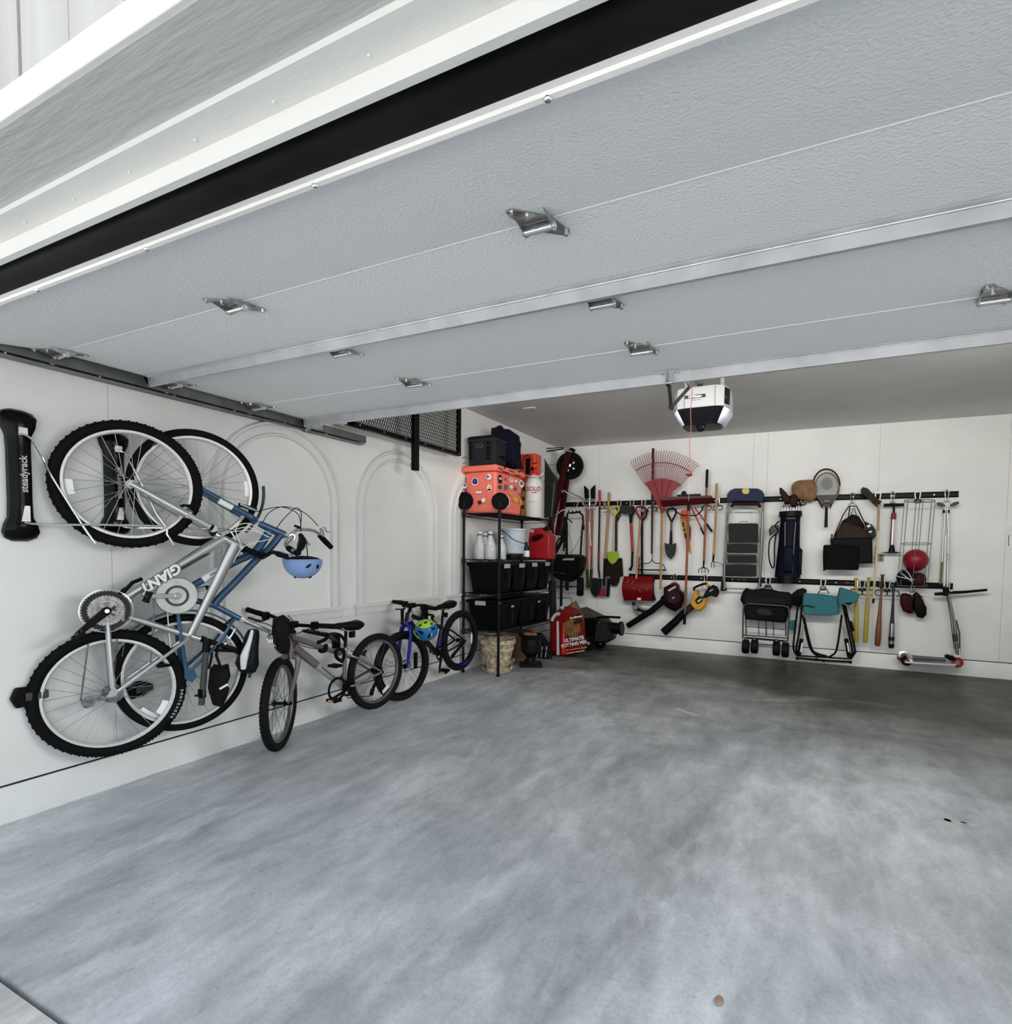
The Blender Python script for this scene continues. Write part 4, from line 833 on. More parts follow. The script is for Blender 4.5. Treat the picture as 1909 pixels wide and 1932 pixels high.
b = MB(); b.cyl(r3+n3*.05, r3+n3*.072, .010); b.bar(r3+n3*.06, K3(703, 1300, .055), .022, .012, n3); b.bar(K3(703, 1300, .055), K3(700, 1312, .055), .03, .016, n3); b.build('rear_derailleur', BLKM, b3)
b = MB(); b.tube([K3(655, 1317, .05), K3(700, 1313, .052)], .0035, n=4); b.tube([K3(655, 1290, .05), K3(712, 1253, .052)], .0035, n=4); b.build('chain', BLKM, b3)
b = MB(); b.tube([K3(690, 1228, .05), K3(686, 1235, .0), K3(682, 1230, -.05)], .010); b.tube([K3(662, 1228, 0), K3(690, 1238, .03)], .004); b.build('rim_brake', BLK, b3)
rs = [];  wc = r3; p = K3(727, 1300, 0); e = p-wc; a = math.atan2(e.z, e.y)
for k in range(6):
    aa = a+.4*(k/5-.5); e2 = V((0, math.cos(aa), math.sin(aa))); rs.append([wc+e2*.185, wc+e2*.215, wc+e2*.215+n3*.004, wc+e2*.185+n3*.004])
MB().rings(rs).build('reflector', REFL, b3)
# wall mounts that carry the two youth bikes: arms with padded hooks
def mount(K, pl, pts_list, hooks, label, r3x):
    o = Lw(*pl, .0); t = thing('bike_mount', label, 'bike mount', o, 'folding wall mounts of the youth bikes')
    MB().box(o+V((.012, 0, 0)), (.024, .07, .11)).build('wall_plate', BLK, t, bevel=.004)
    for pts in pts_list: MB().tube([o+V((.02, 0, 0))]+[K(u, v, q) for u, v, q in pts], .011, sm=3, n=8).build('arm', BLK, t)
    for pts in hooks: MB().tube([K(u, v, q) for u, v, q in pts], .013, sm=4, n=8).build('hook', RUB, t)
mount(K3, (632, 1210), [[(600, 1193, -.15), (572, 1190, -.05), (590, 1194, .0), (618, 1200, .0)], [(622, 1197, -.05), (640, 1197, 0), (650, 1208, .0)]], [[(618, 1196, .0), (616, 1204, .02), (608, 1209, .03), (600, 1212, .03)], [(615, 1215, .03), (614, 1227, .035), (606, 1229, .03), (602, 1225, .02)], [(640, 1245, 0), (634, 1238, .03), (636, 1227, .035), (646, 1226, .03), (649, 1238, .035), (643, 1250, .03)]], 'black wall mount with padded hooks under the mauve bike top tube', 0)
# ---------- black and blue youth bike ----------
KBL = mat('black_frame', (.012, .012, .014), .3, .2, bump=.02, coat=.4); ULT = mat('ultramarine', srgb(22, 30, 150), .3, .3, bump=.02, coat=.4)
f4 = V((-3.148, 3.79, .325)); r4 = V((-3.13, 4.65, .43)); n4 = V((1, 0, 0)); R4 = .305
def K4(u, v, o=0.): return hit(u, v, (r4.x+o, 0, 0), n4)
b4 = thing('bicycle', 'black youth bike with ultramarine blue fork beside the wire shelving', 'bicycle', (r4.x, 4.2, .02), 'bicycles stored on the left wall')
axf = V((math.cos(.15), -math.sin(.15), 0))
wheel(b4, f4, axf, R4, .030, tyre=RUB3, rimc=BLKM, spoke=DSP, hubm=BLKM, name='front_wheel', disc=.06); wheel(b4, r4, n4, R4, .030, tyre=RUB3, rimc=BLKM, spoke=DSP, hubm=BLKM, name='rear_wheel', disc=.06)
for wc, a0, ln in ((f4, -.75, .6), (r4, -1.45, .7)):
    rs = []
    for k in range(13):
        aa = a0+ln*(k/12-.5); e2 = V((0, math.cos(aa), math.sin(aa))); q = R4-.066 if wc is r4 else R4-.045; rs.append([wc+e2*q+n4*.014, wc+e2*(q+.012)+n4*(.014 if wc is r4 else .028), wc+e2*(q+.012)+n4*.031, wc+e2*q+n4*.020])
    MB().rings(rs).build('blue_tyre_print', ULT, b4)
hT, hB = K4(771, 1156), K4(768, 1172); cr4 = hB+V((0, -.005, -.03))
b = MB()
for s_ in (-1, 1): b.tube([f4+axf*.06*s_+V((0, 0, -.01)), f4+(cr4-f4)*.55+axf*.064*s_, f4+(cr4-f4)*.9+axf*.055*s_, cr4+axf*.012*s_], [.012, .016, .021, .022], sm=4, n=12)
b.cyl(cr4, hB, .024); b.build('fork', ULT, b4)
b = MB(); b.cyl(hT, hB, .026); b.build('head_tube', KBL, b4); b = MB(); b.add([hT+V((.0275, -.012, 0)), hT+V((.0275, .014, 0)), hB+V((.0275, .014, 0)), hB+V((.0275, -.012, 0))], [(0, 1, 2, 3)]); b.build('head_badge', REFL, b4, solid=.003)
st4 = K4(833, 1184); bb4 = K4(823, 1232)
b = MB(); b.tube([K4(772, 1160), st4], .021, n=12); b.tube([K4(769, 1170), bb4], .026, n=12); b.tube([K4(834, 1178), bb4], .016, n=12)
for s_ in (-1, 1): b.tube([st4+n4*.012*s_, K4(845, 1190)+n4*.05*s_, r4+n4*.062*s_], .009, sm=3); b.tube([bb4+n4*.02*s_, K4(840, 1226)+n4*.05*s_, r4+n4*.062*s_], .010, sm=3)
b.tube([bb4-n4*.035, bb4+n4*.035], .02); b.build('frame', KBL, b4); b = MB(); b.tube([K4(833, 1188), K4(829, 1218)], .0168, n=12); b.build('blue_seat_tube_panel', ULT, b4)
b = MB(); b.tube([K4(833, 1182), K4(836, 1150)], .0125); b.build('seat_post', BLK, b4); b = MB(); b.box(K4(841, 1160), (.03, .03, .045)); b.build('rear_reflector_mount', BLK, b4, bevel=.003)
saddle(b4, K4(839, 1141), V((0, -1, -.10)), V((0, -.1, 1)), .28, .15)
cen = K4(776, 1142); b = MB(); b.cyl(hT, cen, .016); b.box(cen, (.06, .07, .04)); b.build('stem', BLK, b4, bevel=.006)
gL = hit(742, 1135, (XL+.06, 0, 0), (1, 0, 0)); gd = cen-gL; gR = cen+V((gd.x, gd.y, 0)).normalized()*.3+V((0, 0, -.01))
hb = MB().tube([gL, gL+(cen-gL)*.5+V((0, 0, .015)), cen, cen+(gR-cen)*.5+V((0, 0, .015)), gR], .012, sm=4).build('handlebar', BLK, b4)
for a, c_ in ((gL, cen), (gR, cen)):
    e = (c_-a).normalized(); MB().tube([a, a+e*.12], [.018, .0165], n=12).build('grip', RUB, hb)
    b = MB(); b.box(a+e*.15, (.04, .04, .05)); b.tube([a+e*.15+V((0, 0, -.02)), a+e*.12+V((.03, -.03, -.045)), a+e*.03+V((.03, -.035, -.06))], .006, sm=4); b.build('brake_lever', BLK, hb)
np_ = [K4(u, v, .06) for u, v in ((755.5, 1150), (761, 1149), (760, 1180), (756, 1178))]; MB().prism(np_, (.008, 0, 0)).build('number_plate', BLK, b4)
b = MB()
for L3 in ([(762, 1150), (770, 1145), (778, 1155), (772, 1170)], [(800, 1145), (790, 1160), (778, 1170)]): b.tube([K4(u, v, .05) for u, v in L3], .003, sm=6, n=6)
b.build('brake_cables', BLK, b4)
sprocket(b4, bb4+V((.045, 0, 0)), n4, .07, BLKM, 32); pe = K4(829, 1264, .06); b = MB(); b.bar(bb4+n4*.06, pe, .024, .014, n4); b.build('crank_arm', BLK, b4, bevel=.004); pedal(b4, K4(838, 1266, .1), n4, tilt=.3, refl=ORG)
b = MB(); b.bar(bb4-n4*.06, K4(806, 1205, -.06), .024, .014, n4); b.build('crank_arm', BLK, b4); pedal(b4, K4(800, 1200, -.1), n4)
for k in range(6): sprocket(b4, r4+n4*(.022+.004*k), n4, .055-.005*k, STL if k > 3 else BLKM, 26-2*k, 'cassette_sprocket', .002, False)
b = MB(); b.bar(r4+n4*.06, K4(858, 1232, .055), .025, .014, n4); b.bar(K4(858, 1232, .055), K4(852, 1240, .055), .03, .014, n4); b.build('rear_derailleur', BLKM, b4)
b = MB(); b.tube([K4(826, 1242, .05), K4(856, 1240, .05)], .004, n=4); b.tube([K4(826, 1222, .05), K4(864, 1198, .05)], .004, n=4); b.build('chain', BLKM, b4)
b = MB(); b.box(K4(784, 1246, .06)+V((0, 0, 0)), (.02, .03, .14)); b.build('kickstand', BLK, b4)
rs = []; p = K4(887, 1205, 0); e = p-r4; a = math.atan2(e.z, e.y)
for k in range(6):
    aa = a+.5*(k/5-.5); e2 = V((0, math.cos(aa), math.sin(aa))); rs.append([r4+e2*.195, r4+e2*.22, r4+e2*.22+n4*.004, r4+e2*.195+n4*.004])
MB().rings(rs).build('reflector', REFL, b4)
mount(K4, (800, 1160), [[(790, 1165, -.12), (798, 1164, 0)], [(815, 1160, -.1), (818, 1163, 0)]], [[(795, 1160, .0), (797, 1168, .03), (803, 1172, .02)], [(815, 1163, 0), (817, 1172, .03), (822, 1176, .02)]], 'black wall mount behind the green and blue helmet', 0)
# two tone child helmet
GRN = mat('helmet_lime', srgb(170, 215, 60), .35, bump=.03); HBL = mat('helmet_blue', srgb(38, 104, 170), .32, bump=.03)
hc = K4(804, 1189, .20); hr = 23.5*(hc-CAM).dot(fw)/FPX; hz = hr*.86
he = thing('bike_helmet', 'lime green and blue child bike helmet hanging on the black and blue bike', 'helmet', hc+V((0, 0, -hz)))
MB().ball(hc, (hr*.9, hr, hz), n=32, m=20).build('shell', HBL, he)
def onball(u, v, k=1.0):
    d = ray(u, v); A = V((d.x/(hr*.9*k), d.y/(hr*k), d.z/(hz*k))); o = CAM-hc; O = V((o.x/(hr*.9*k), o.y/(hr*k), o.z/(hz*k)))
    a, bq, c = A.dot(A), 2*A.dot(O), O.dot(O)-1; D = bq*bq-4*a*c; D = max(D, 0); return CAM+d*((-bq-math.sqrt(D))/(2*a))
def patch(poly, m, nm, par, k=1.02, n=5):
    # fan patch following the shell
    cu = sum(p[0] for p in poly)/len(poly); cv = sum(p[1] for p in poly)/len(poly); rs = []
    for t in np.linspace(0.02, 1, n): rs.append([onball(cu+(u-cu)*t, cv+(v-cv)*t, k+.02*(1-t)*0) for u, v in poly])
    b = MB(); N_ = len(poly); vs = [p for r in rs for p in r]; fs = [tuple(range(N_))]+[(i*N_+j, i*N_+(j+1) % N_, (i+1)*N_+(j+1) % N_, (i+1)*N_+j) for i in range(n-1) for j in range(N_)]
    return b.add(vs, fs).build(nm, m, par, solid=.004)
patch([(784, 1181), (788, 1173), (796, 1169), (806, 1168.5), (816, 1171), (824, 1177), (815, 1180), (806, 1185), (798, 1186), (790, 1184)], GRN, 'green_crown', he)
patch([(781, 1188), (785, 1196), (790, 1203), (795, 1207.5), (788, 1204), (782, 1198), (780, 1190)], GRN, 'green_side', he)
patch([(812, 1196), (816, 1194), (814, 1201), (811, 1202)], GRN, 'green_side', he)
for poly in ([(787, 1189), (800, 1192), (796, 1198)], [(789, 1181), (796, 1176), (795, 1180), (791, 1183)], [(799, 1175), (804, 1172), (807, 1175), (801, 1177)], [(811, 1177), (815, 1175), (817, 1178), (813, 1179)], [(812, 1186), (818, 1184), (822, 1187), (816, 1189)], [(807, 1199), (813, 1195), (812, 1202), (807, 1203)], [(783, 1192), (786, 1195), (789, 1201), (785, 1197)]):
    patch(poly, DKH, 'vent', he, 1.035, 4)
b = MB(); b.tube([hc+V((0, .02, hz*.9)), K4(806, 1145, .15)], .003, n=5); b.tube([hc+V((0, -.05, hz*.8)), K4(794, 1147, .12)], .003, n=5); b.build('chin_strap', BLK, he)
# ================= WIRE SHELVING IN THE CORNER =================
def YP(u, v, y): return hit(u, v, (0, y, 0), (0, 1, 0))
def XP(u, v, x): return hit(u, v, (x, 0, 0), (1, 0, 0))
def mpp(p): return (V(p)-CAM).dot(fw)/FPX
SX0, SX1, SY0, SY1 = XL+.045, -2.93, 5.07, 6.42
sz = [YP(935, v, SY0).z for v in (968, 1057, 1122, 1194)]
sh = thing('wire_shelving_unit', 'tall black wire shelving unit with casters on top in the corner', 'shelving', ((SX0+SX1)/2, (SY0+SY1)/2, 0))
SHB = mat('shelf_black_epoxy', (.010, .010, .011), .35, .3, bump=.03)
ztop = YP(940, 955, SY0).z
for x in (SX0, SX1):
    for y in (SY0, SY1):
        b = MB(); b.cyl((x, y, 0), (x, y, ztop), .0155, n=16); b.cyl((x, y, 0), (x, y, .02), .02)
        po = b.build('post', SHB, sh)
        for z in sz: MB().lathe([(.018, -.03), (.023, -.03), (.020, .02), (.018, .02)], (x, y, z), cap=False).build('collar', SHB, po)
for z in sz:
    b = MB()
    for dz in (0, -.032):
        for p, q in (((SX0, SY0), (SX1, SY0)), ((SX1, SY0), (SX1, SY1)), ((SX1, SY1), (SX0, SY1)), ((SX0, SY1), (SX0, SY0))): b.cyl((*p, z+dz), (*q, z+dz), .0042, n=6)
    for (p, q) in (((SX0, SY0), (SX1, SY0)), ((SX1, SY0), (SX1, SY1))):
        p, q = V((*p, z)), V((*q, z)); n = int((q-p).length/.05); pts = [p+(q-p)*(i/n)-V((0, 0, .032*(i % 2))) for i in range(n+1)]; b.tube(pts, .0028, n=5)
    n = 44
    for i in range(1, n): y = SY0+(SY1-SY0)*i/n; b.cyl((SX0, y, z+.003), (SX1, y, z+.003), .0022, n=5)
    for k in (.33, .67): x = SX0+(SX1-SX0)*k; b.cyl((x, SY0, z-.003), (x, SY1, z-.003), .003, n=5)
    b.build('wire_shelf', SHB, sh, smooth_=False)
for (x, y, u, v) in ((SX0, SY0, 871, 945), (SX1, SY0, 940, 946)):
    c = YP(u, v, y); r = 16.5*mpp(c); c.x = x+.006; a = V((math.cos(.5), -math.sin(.5)*1, 0))
    a = V((.45, -.9, 0)).normalized() if x > -3.2 else V((.45, -.9, 0)).normalized()
    b = MB(); b.lathe([(r*.75, -.014), (r*.93, -.013), (r, -.006), (r, .006), (r*.93, .013), (r*.75, .014), (r*.7, .006), (.02, .008), (.012, .016), (.001, .016)], c, a, n=32); b.lathe([(r*.7, -.006), (.001, -.008)], c, a, n=32)
    cs_ = b.build('caster_wheel', RUB, sh); b = MB()
    for k in (-1, 1): b.bar(V((x, y, ztop-.01))+a*.02*k, c+a*.02*k, .02, .003, a)
    b.build('caster_fork', SHB, cs_)
def boxy(name, lab, cat, u0, u1, u2, v0, v1, yn, m, zb=None, taper=0., bev=.012, parent=None, group=None, xn=None):
    """box seen at its near end (plane y=yn, u0..u1) and along its long side up to u2; v0 top, v1 bottom at the near right corner"""
    a = YP(u0, v1, yn); c = YP(u1, v1, yn); t_ = YP(u1, v0, yn); z0 = c.z if zb is None else zb; x0, x1 = a.x, c.x; far = XP(u2, (v0+v1)/2, x1).y
    b = MB(); cx, cy3 = (x0+x1)/2, (yn+far)/2
    def R_(k, z): return [V((cx+(x-cx)*k, cy3+(y-cy3)*k, z)) for x, y in ((x0, yn), (x1, yn), (x1, far), (x0, far))]
    b.rings([R_(1-taper, z0), R_(1, t_.z)])
    if parent is not None: return b.build(name, m, parent, bevel=bev, seg=3), (x0, x1, yn, far, z0, t_.z)
    t = thing(name, lab, cat, (cx, cy3, z0), group); return t, b.build('body', m, t, bevel=bev, seg=3), (x0, x1, yn, far, z0, t_.z)
# coral hard cooler with stickers
COR = mat('coral_rotomould', srgb(236, 122, 104), .5, noise=.03, nscale=9, bump=.2, bscale=150)
z1s = sz[0]+.006
ck, body, (x0, x1, y0, y1, z0, z1) = boxy('cooler', 'coral pink hard cooler covered in stickers on the top shelf', 'cooler', 876, 935, 986, 888, 958, SY0+.03, COR, z1s, .06, .03)
b = MB(); b.rings([[V((x, y, z)) for x, y in ((x0-.02-e, y0-.02-e), (x1+.015+e, y0-.02-e), (x1+.015+e, y1+.02+e), (x0-.02-e, y1+.02+e))] for z, e in ((z1, 0), (z1+.03, .006), (z1+.06, 0), (z1+.07, -.03))]); b.build('lid', COR, ck, bevel=.01)
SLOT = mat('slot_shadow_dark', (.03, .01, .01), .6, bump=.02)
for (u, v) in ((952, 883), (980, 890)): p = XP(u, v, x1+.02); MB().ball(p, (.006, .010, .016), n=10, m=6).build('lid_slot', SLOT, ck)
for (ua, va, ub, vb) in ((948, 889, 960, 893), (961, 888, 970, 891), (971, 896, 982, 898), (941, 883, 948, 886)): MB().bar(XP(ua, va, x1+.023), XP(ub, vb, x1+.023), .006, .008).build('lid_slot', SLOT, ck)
def rim(p, q, r_, s_): pass
pa, pb = YP(888, 897, y0), YP(916, 948, y0); fx = y0-.002
b = MB(); b.tube([(pa.x, fx+.006, pb.z), (pa.x, fx+.002, pa.z), (pb.x, fx+.002, pa.z), (pb.x, fx+.006, pb.z)], .004); b.build('recess_edge', COR, ck)
SC = {k: mat('sticker_'+k, c, .45, bump=.02) for k, c in dict(white=(.8, .8, .8), blue=srgb(40, 60, 120), navy=srgb(20, 28, 50), black=(.02, .02, .02), yellow=srgb(215, 190, 60), slate=srgb(90, 100, 120), orange=srgb(220, 150, 60), red=srgb(190, 60, 60)).items()}
SN_ = [0]
def sticker(u, v, r_, m, side, poly=0, ry=None, inner=None, lift=.002):
    if side == 'n': p = YP(u, v, y0+.004+.03*0); n = V((0, -1, 0)); ua = V((1, 0, 0)); k = 1.
    else: p = XP(u, v, x1-.004); n = V((1, 0, 0)); ua = V((0, 1, 0)); k = 1.9
    p = p+n*(.008+lift); s_ = mpp(p); a, c = r_*s_*k, (ry or r_)*s_; b = MB(); N_ = poly or 20
    b.prism([p+ua*a*math.cos(2*PI*i/N_+(PI/4 if poly == 4 else 0))+V((0, 0, 1))*c*math.sin(2*PI*i/N_+(PI/4 if poly == 4 else 0)) for i in range(N_)], n*.0015)
    b.build('sticker', SC[m], ck)
for a in ((897, 909, 7.5, 'white', 'n'), (923, 900, 5.5, 'white', 'n'), (924, 921, 5.5, 'white', 'n', 0, 6.5), (904, 929, 9, 'white', 'n', 4, 2.6), (913, 944, 5, 'white', 'n', 5), (878, 918, 4.5, 'white', 'n', 5), (874.5, 903, 4, 'white', 'n', 0, 5.5), (942, 904, 4, 'black', 's', 0, 8.5), (952.5, 904, 2.8, 'red', 's'), (963, 906, 4, 'white', 's'), (972, 908, 4, 'white', 's', 4, 3.4), (982, 913, 5, 'white', 's', 0, 7), (953.5, 919, 4.5, 'slate', 's', 4, 7), (963, 919, 4, 'white', 's', 5), (971, 922, 4, 'slate', 's', 5), (942, 919, 4, 'blue', 's', 6, 4), (962, 932, 3.5, 'orange', 's', 6), (954, 946, 6.5, 'white', 's', 0, 12), (970.5, 943, 5, 'yellow', 's'), (981, 933, 3.3, 'slate', 's', 4, 4), (981, 948, 2, 'orange', 's', 0, 6)): sticker(*a)
for a in ((897, 908.5, 5.8, 'blue', 'n'), (921.5, 899.5, 3.9, 'blue', 'n', 3), (924, 924, 4.6, 'navy', 'n', 6, 2), (925, 919, 2.6, 'orange', 'n', 5), (899.5, 911.5, 2.2, 'slate', 'n', 5), (878, 916, 3, 'slate', 'n', 4), (942, 903, 2.8, 'white', 's', 0, 2), (963, 905, 2.3, 'slate', 's', 3), (982, 912, 3, 'slate', 's', 0, 4), (954, 946, 4.7, 'black', 's', 0, 9.5), (954, 942, 2.0, 'white', 's', 0, 3.4), (954, 950, 2.2, 'white', 's', 0, 3.4), (970.5, 943, 2.5, 'orange', 's')): sticker(*a, lift=.0042)
p = YP(905, 948, y0-.004); MB().cyl(p, p+V((0, -.012, 0)), .020).build('drain_plug', mat('maroon', (.10, .01, .01), .5, bump=.02), ck)
p = YP(904, 929, y0-.001); text('~144', .014, p, (1, 0, 0), (0, 0, 1), SC['navy'], ck)
ckz = z1+.07
# dark soft cooler on top
SFT = mat('charcoal_fabric', (.035, .038, .045), .6, bump=.25, bscale=180)
so, body, (x0, x1, y0, y1, z0, z1) = boxy('soft_cooler', 'charcoal zip-top soft cooler sitting on the coral cooler', 'soft cooler', 882, 934, 957, 825, 873, SY0+.05, SFT, ckz, .05, .02)
b = MB(); b.rings([[V((x, y, z)) for x, y in ((x0-e, y0-e), (x1+e, y0-e), (x1+e, y1+e), (x0-e, y1+e))] for z, e in ((z1-.01, .004), (z1+.02, .004), (z1+.035, -.02))]); b.build('zip_flap', mat('charcoal_dark', (.014, .015, .018), .6, bump=.2), so, bevel=.008)
b = MB(); b.tube([(x0-.004, y0-.006, z1-.012), (x1+.004, y0-.006, z1-.012), (x1+.006, y1, z1-.012)], .004); b.build('zip', GREY, so)
for u in (887.5, 921):
    for v in (835, 843, 850, 857, 864): 
        p = YP(u, v, y0-.002); MB().box(p, (.04, .008, .035)).build('webbing_loop', BLK, so, bevel=.003); 
        q = MB(); q.box(p+V((0, -.005, .012)), (.014, .003, .006)); q.build('stitching', GREY, so)
p = YP(904.5, 841, y0-.004); MB().box(p, (.09, .004, .045)).build('badge', GREY, so, bevel=.002); text('YETI', .03, p+V((0, -.004, 0)), (1, 0, 0), (0, 0, 1), mat('letter_dark', (.02, .02, .02), .5, bump=.01), so, bold=.001)
b = MB(); b.tube([YP(880, 862, y0), YP(873, 864, y0-.02), YP(866, 868, y0-.02), YP(868, 876, y0-.01), YP(880, 872, y0)], .006, sm=4, flat=.5); b.tube([(x1+.01, y0+.1, z0+.10), (x1+.05, y0+.2, z0+.08), (x1+.02, y0+.34, z0+.12)], .010, sm=4); b.tube([(x0+.1, y0+.2, z1+.03), (x0+.2, y0+.22, z1+.06), (x1-.05, y0+.2, z1+.03)], .01, sm=3); b.build('handle', BLK, so)
NVY = mat('navy_cloth', (.010, .012, .035), .75, bump=.3)
yb_ = y1+.13; xb = x1+.01; pl = [YP(u, v, yb_) for u, v in ((930, 808), (944, 805), (950, 809), (962, 810), (974, 820), (974, 828), (978, 834), (976, 848), (979, 872), (982, 888), (955, 884), (930, 872))]
tb = thing('tote_bag', 'dark navy cloth bag slumped beside the soft cooler', 'bag', (pl[9].x-.1, yb_+.1, ckz)); MB().blob([V((p.x, p.y, max(p.z, ckz+.004))) for p in pl], V((0, .22, 0))*1.0, .25).build('body', NVY, tb, noise=.012)
b = MB(); b.tube([YP(931, 812, yb_-.09), YP(938, 806, yb_-.1), YP(945, 804, yb_-.08), YP(950, 811, yb_-.06)], .010, sm=3); b.build('strap', NVY, tb)
# orange case with dark handle
OR = mat('orange_plastic', srgb(214, 72, 34), .45, noise=.05, bump=.08)
yo = 6.05; p0, p1 = YP(979, 857, yo), YP(1009, 905, yo)
oc_ = thing('tool_case', 'orange plastic tool case with a dark handle behind the coral cooler', 'case', ((p0.x+p1.x)/2, yo+.08, z1s))
MB().bb((p0.x, yo, z1s), (p1.x, yo+.18, p0.z)).build('body', OR, oc_, bevel=.015, seg=3)
b = MB(); q = YP(996, 880, yo-.01); b.box(q, (.055, .02, .20)); b.build('latch_bar', BLK, oc_, bevel=.004); b = MB(); q0, q1 = YP(988, 864, yo-.01), YP(1003, 864, yo-.01); b.tube([q0+V((0, 0, -.08)), q0, (q0+q1)/2+V((0, -.01, .03)), q1, q1+V((0, 0, -.08))], .008, sm=4); b.build('handle', DRED, oc_)
for v in (874, 884, 893):
    q = YP(1009, v, yo-.006); MB().box(q, (.06, .008, .014)).build('rib', DRED, oc_)
# yellow level and small red tool beside it
ya = 5.98; q0, q1 = YP(991, 910, ya), YP(986.5, 966, ya); YL = mat('level_yellow', srgb(190, 150, 70), .45, noise=.15, bump=.05)
lv = thing('spirit_level', 'narrow yellow spirit level standing between the coral cooler and the sprayer', 'level', V((q1.x, ya, z1s))); q1.z = z1s+.03; MB().bar(q1, q0, .045, .02, (0, 1, 0)).build('body', YL, lv); 
for t in (.25, .5, .8): MB().box(q1+(q0-q1)*t+V((0, -.014, 0)), (.02, .006, .05)).build('vial', BLK, lv)
# white sprayer
SPW = mat('tank_polyethylene', (.66, .65, .61), .45, noise=.04, bump=.05)
ys2 = 6.0; c0 = YP(1006.5, 970, ys2); r_ = 16*mpp(c0); cx3 = c0.x; c0.z = z1s; th = YP(1006, 897, ys2).z
sp = thing('garden_sprayer', 'white pump sprayer tank with red cap on the top shelf', 'sprayer', c0)
MB().lathe([(.001, 0), (r_*.9, 0), (r_, .015), (r_, (th-z1s)*.78), (r_*.82, (th-z1s)*.9), (r_*.5, (th-z1s)*.97), (r_*.45, th-z1s), (.001, th-z1s)], c0, n=32).build('tank', SPW, sp)
MB().lathe([(r_*.6, 0), (r_*.62, .02), (r_*.45, .03), (r_*.4, .05), (.001, .05)], (cx3, ys2, th)).build('cap', mat('bright_red', srgb(190, 30, 24), .4, bump=.04), sp)
b = MB(); b.tube([YP(993, 896, ys2-.06), YP(1000, 899, ys2-.1), YP(1015, 899, ys2-.1), YP(1025, 893, ys2-.08)], .007, sm=4); b.build('carry_handle', SPW, sp); b = MB(); b.bar((cx3-.01, ys2-.02, th+.03), (cx3-.02, ys2-.02, th+.10), .03, .02, (0, 1, 0)); b.build('pump_grip', BLK, sp)
text('SOLO', .07, (cx3+r_*.45, ys2-r_*.93, YP(1014, 924, ys2).z), (1, .38, 0), (0, 0, 1), RED, sp, bold=.002); text('~3', .04, (cx3+r_*.55, ys2-r_*.90, YP(1016, 930.5, ys2).z), (1, .5, 0), (0, 0, 1), RED, sp)
text('~423', .014, (cx3+r_*.2, ys2-r_*1.0, YP(1012, 948, ys2).z), (1, .18, 0), (0, 0, 1), GREY, sp)
# second shelf: jugs, bucket, gas can
z2s = sz[1]+.006
JUG = mat('jug_milky', (.56, .575, .585), .3, noise=.05, bump=.05, coat=.3)
def jug(u, yj_, lab, h_px=(1003, 1055), r_px=10.5, crate=None):
    c = YP(u, 1040, yj_); r = r_px*mpp(c); H = (YP(u, h_px[0], yj_).z-z2s); c.z = z2s
    t = thing('jug', lab, 'bottle', c, 'silvery jugs on the second shelf')
    MB().lathe([(.001, 0), (r*.95, 0), (r, .01), (r, H*.42), (r*.85, H*.56), (r*.5, H*.76), (r*.34, H*.86), (r*.33, H*.93), (.001, H*.93)], c, n=24).build('body', JUG, t, noise=.002)
    MB().lathe([(r*.40, 0), (r*.42, H*.07), (.001, H*.075)], c+V((0, 0, H*.93))).build('cap', WHT, t); MB().torus(c+V((0, 0, H*.89)), (0, 0, 1), r*.36, .006, n=20, k=6).build('collar', GREY, t)
    return t
jug(905, SY0+.15, 'silver-white jug with white cap, leftmost on the second shelf'); jug(925, SY0+.18, 'silver-white jug with white cap just left of the front shelf post'); jug(915, SY0+.32, 'silver-white jug standing behind the two front jugs', (1006, 1054), 9.5); jug(945, SY0+.34, 'silver-white jug wrapped in clear film beside the bucket', (1010, 1054), 10)
# white bucket on a black base
ybk = 5.62; c = YP(969, 1050, ybk); rb = 19*mpp(c); zt2 = YP(969, 998, ybk).z; c.z = z2s+.06
BKT = mat('bucket_translucent', (.48, .53, .58), .35, noise=.04, bump=.03, coat=.2)
bk = thing('bucket', 'whitish plastic bucket with a black wire handle on the second shelf', 'bucket', (c.x, ybk, z2s+.06))
H = zt2-c.z; MB().lathe([(.001, 0), (rb*.86, 0), (rb, .01), (rb*1.2, H-.02), (rb*1.32, H-.02), (rb*1.32, H), (rb*1.2, H), (rb*1.14, H-.02), (rb*.8, .03), (.001, .03)], c, n=36).build('pail', BKT, bk)
b = MB(); b.tube([YP(943, 999, ybk-.12), YP(955, 1007, ybk-.17), YP(970, 1019, ybk-.18), YP(984, 1024, ybk-.15), YP(994, 1027, ybk-.08)], .0045, sm=5, n=6); b.build('handle', BLKM, bk)
bs_ = thing('round_tray', 'black tray stand under the whitish bucket', 'tray', (c.x, ybk, z2s)); MB().lathe([(.001, 0), (rb*1.1, 0), (rb*.95, .03), (rb*.9, .056), (.001, .056)], (c.x, ybk, z2s)).build('base', BLK, bs_)
yg = 6.02; P_ = [(996, 1056), (996, 1018), (999, 997), (1019, 996), (1036, 1010), (1036, 1056)]; pl = [YP(u, v, yg) for u, v in P_]
for p in pl: p.z = max(p.z, z2s)
gc = thing('gas_can', 'red plastic gas can with black spout at the right of the second shelf', 'gas can', (pl[0].x+.12, yg+.1, z2s)); MB().prism(pl, (0, .2, 0)).build('tank', mat('gas_red', srgb(150, 18, 24), .4, noise=.06, bump=.05), gc, bevel=.018, seg=3)
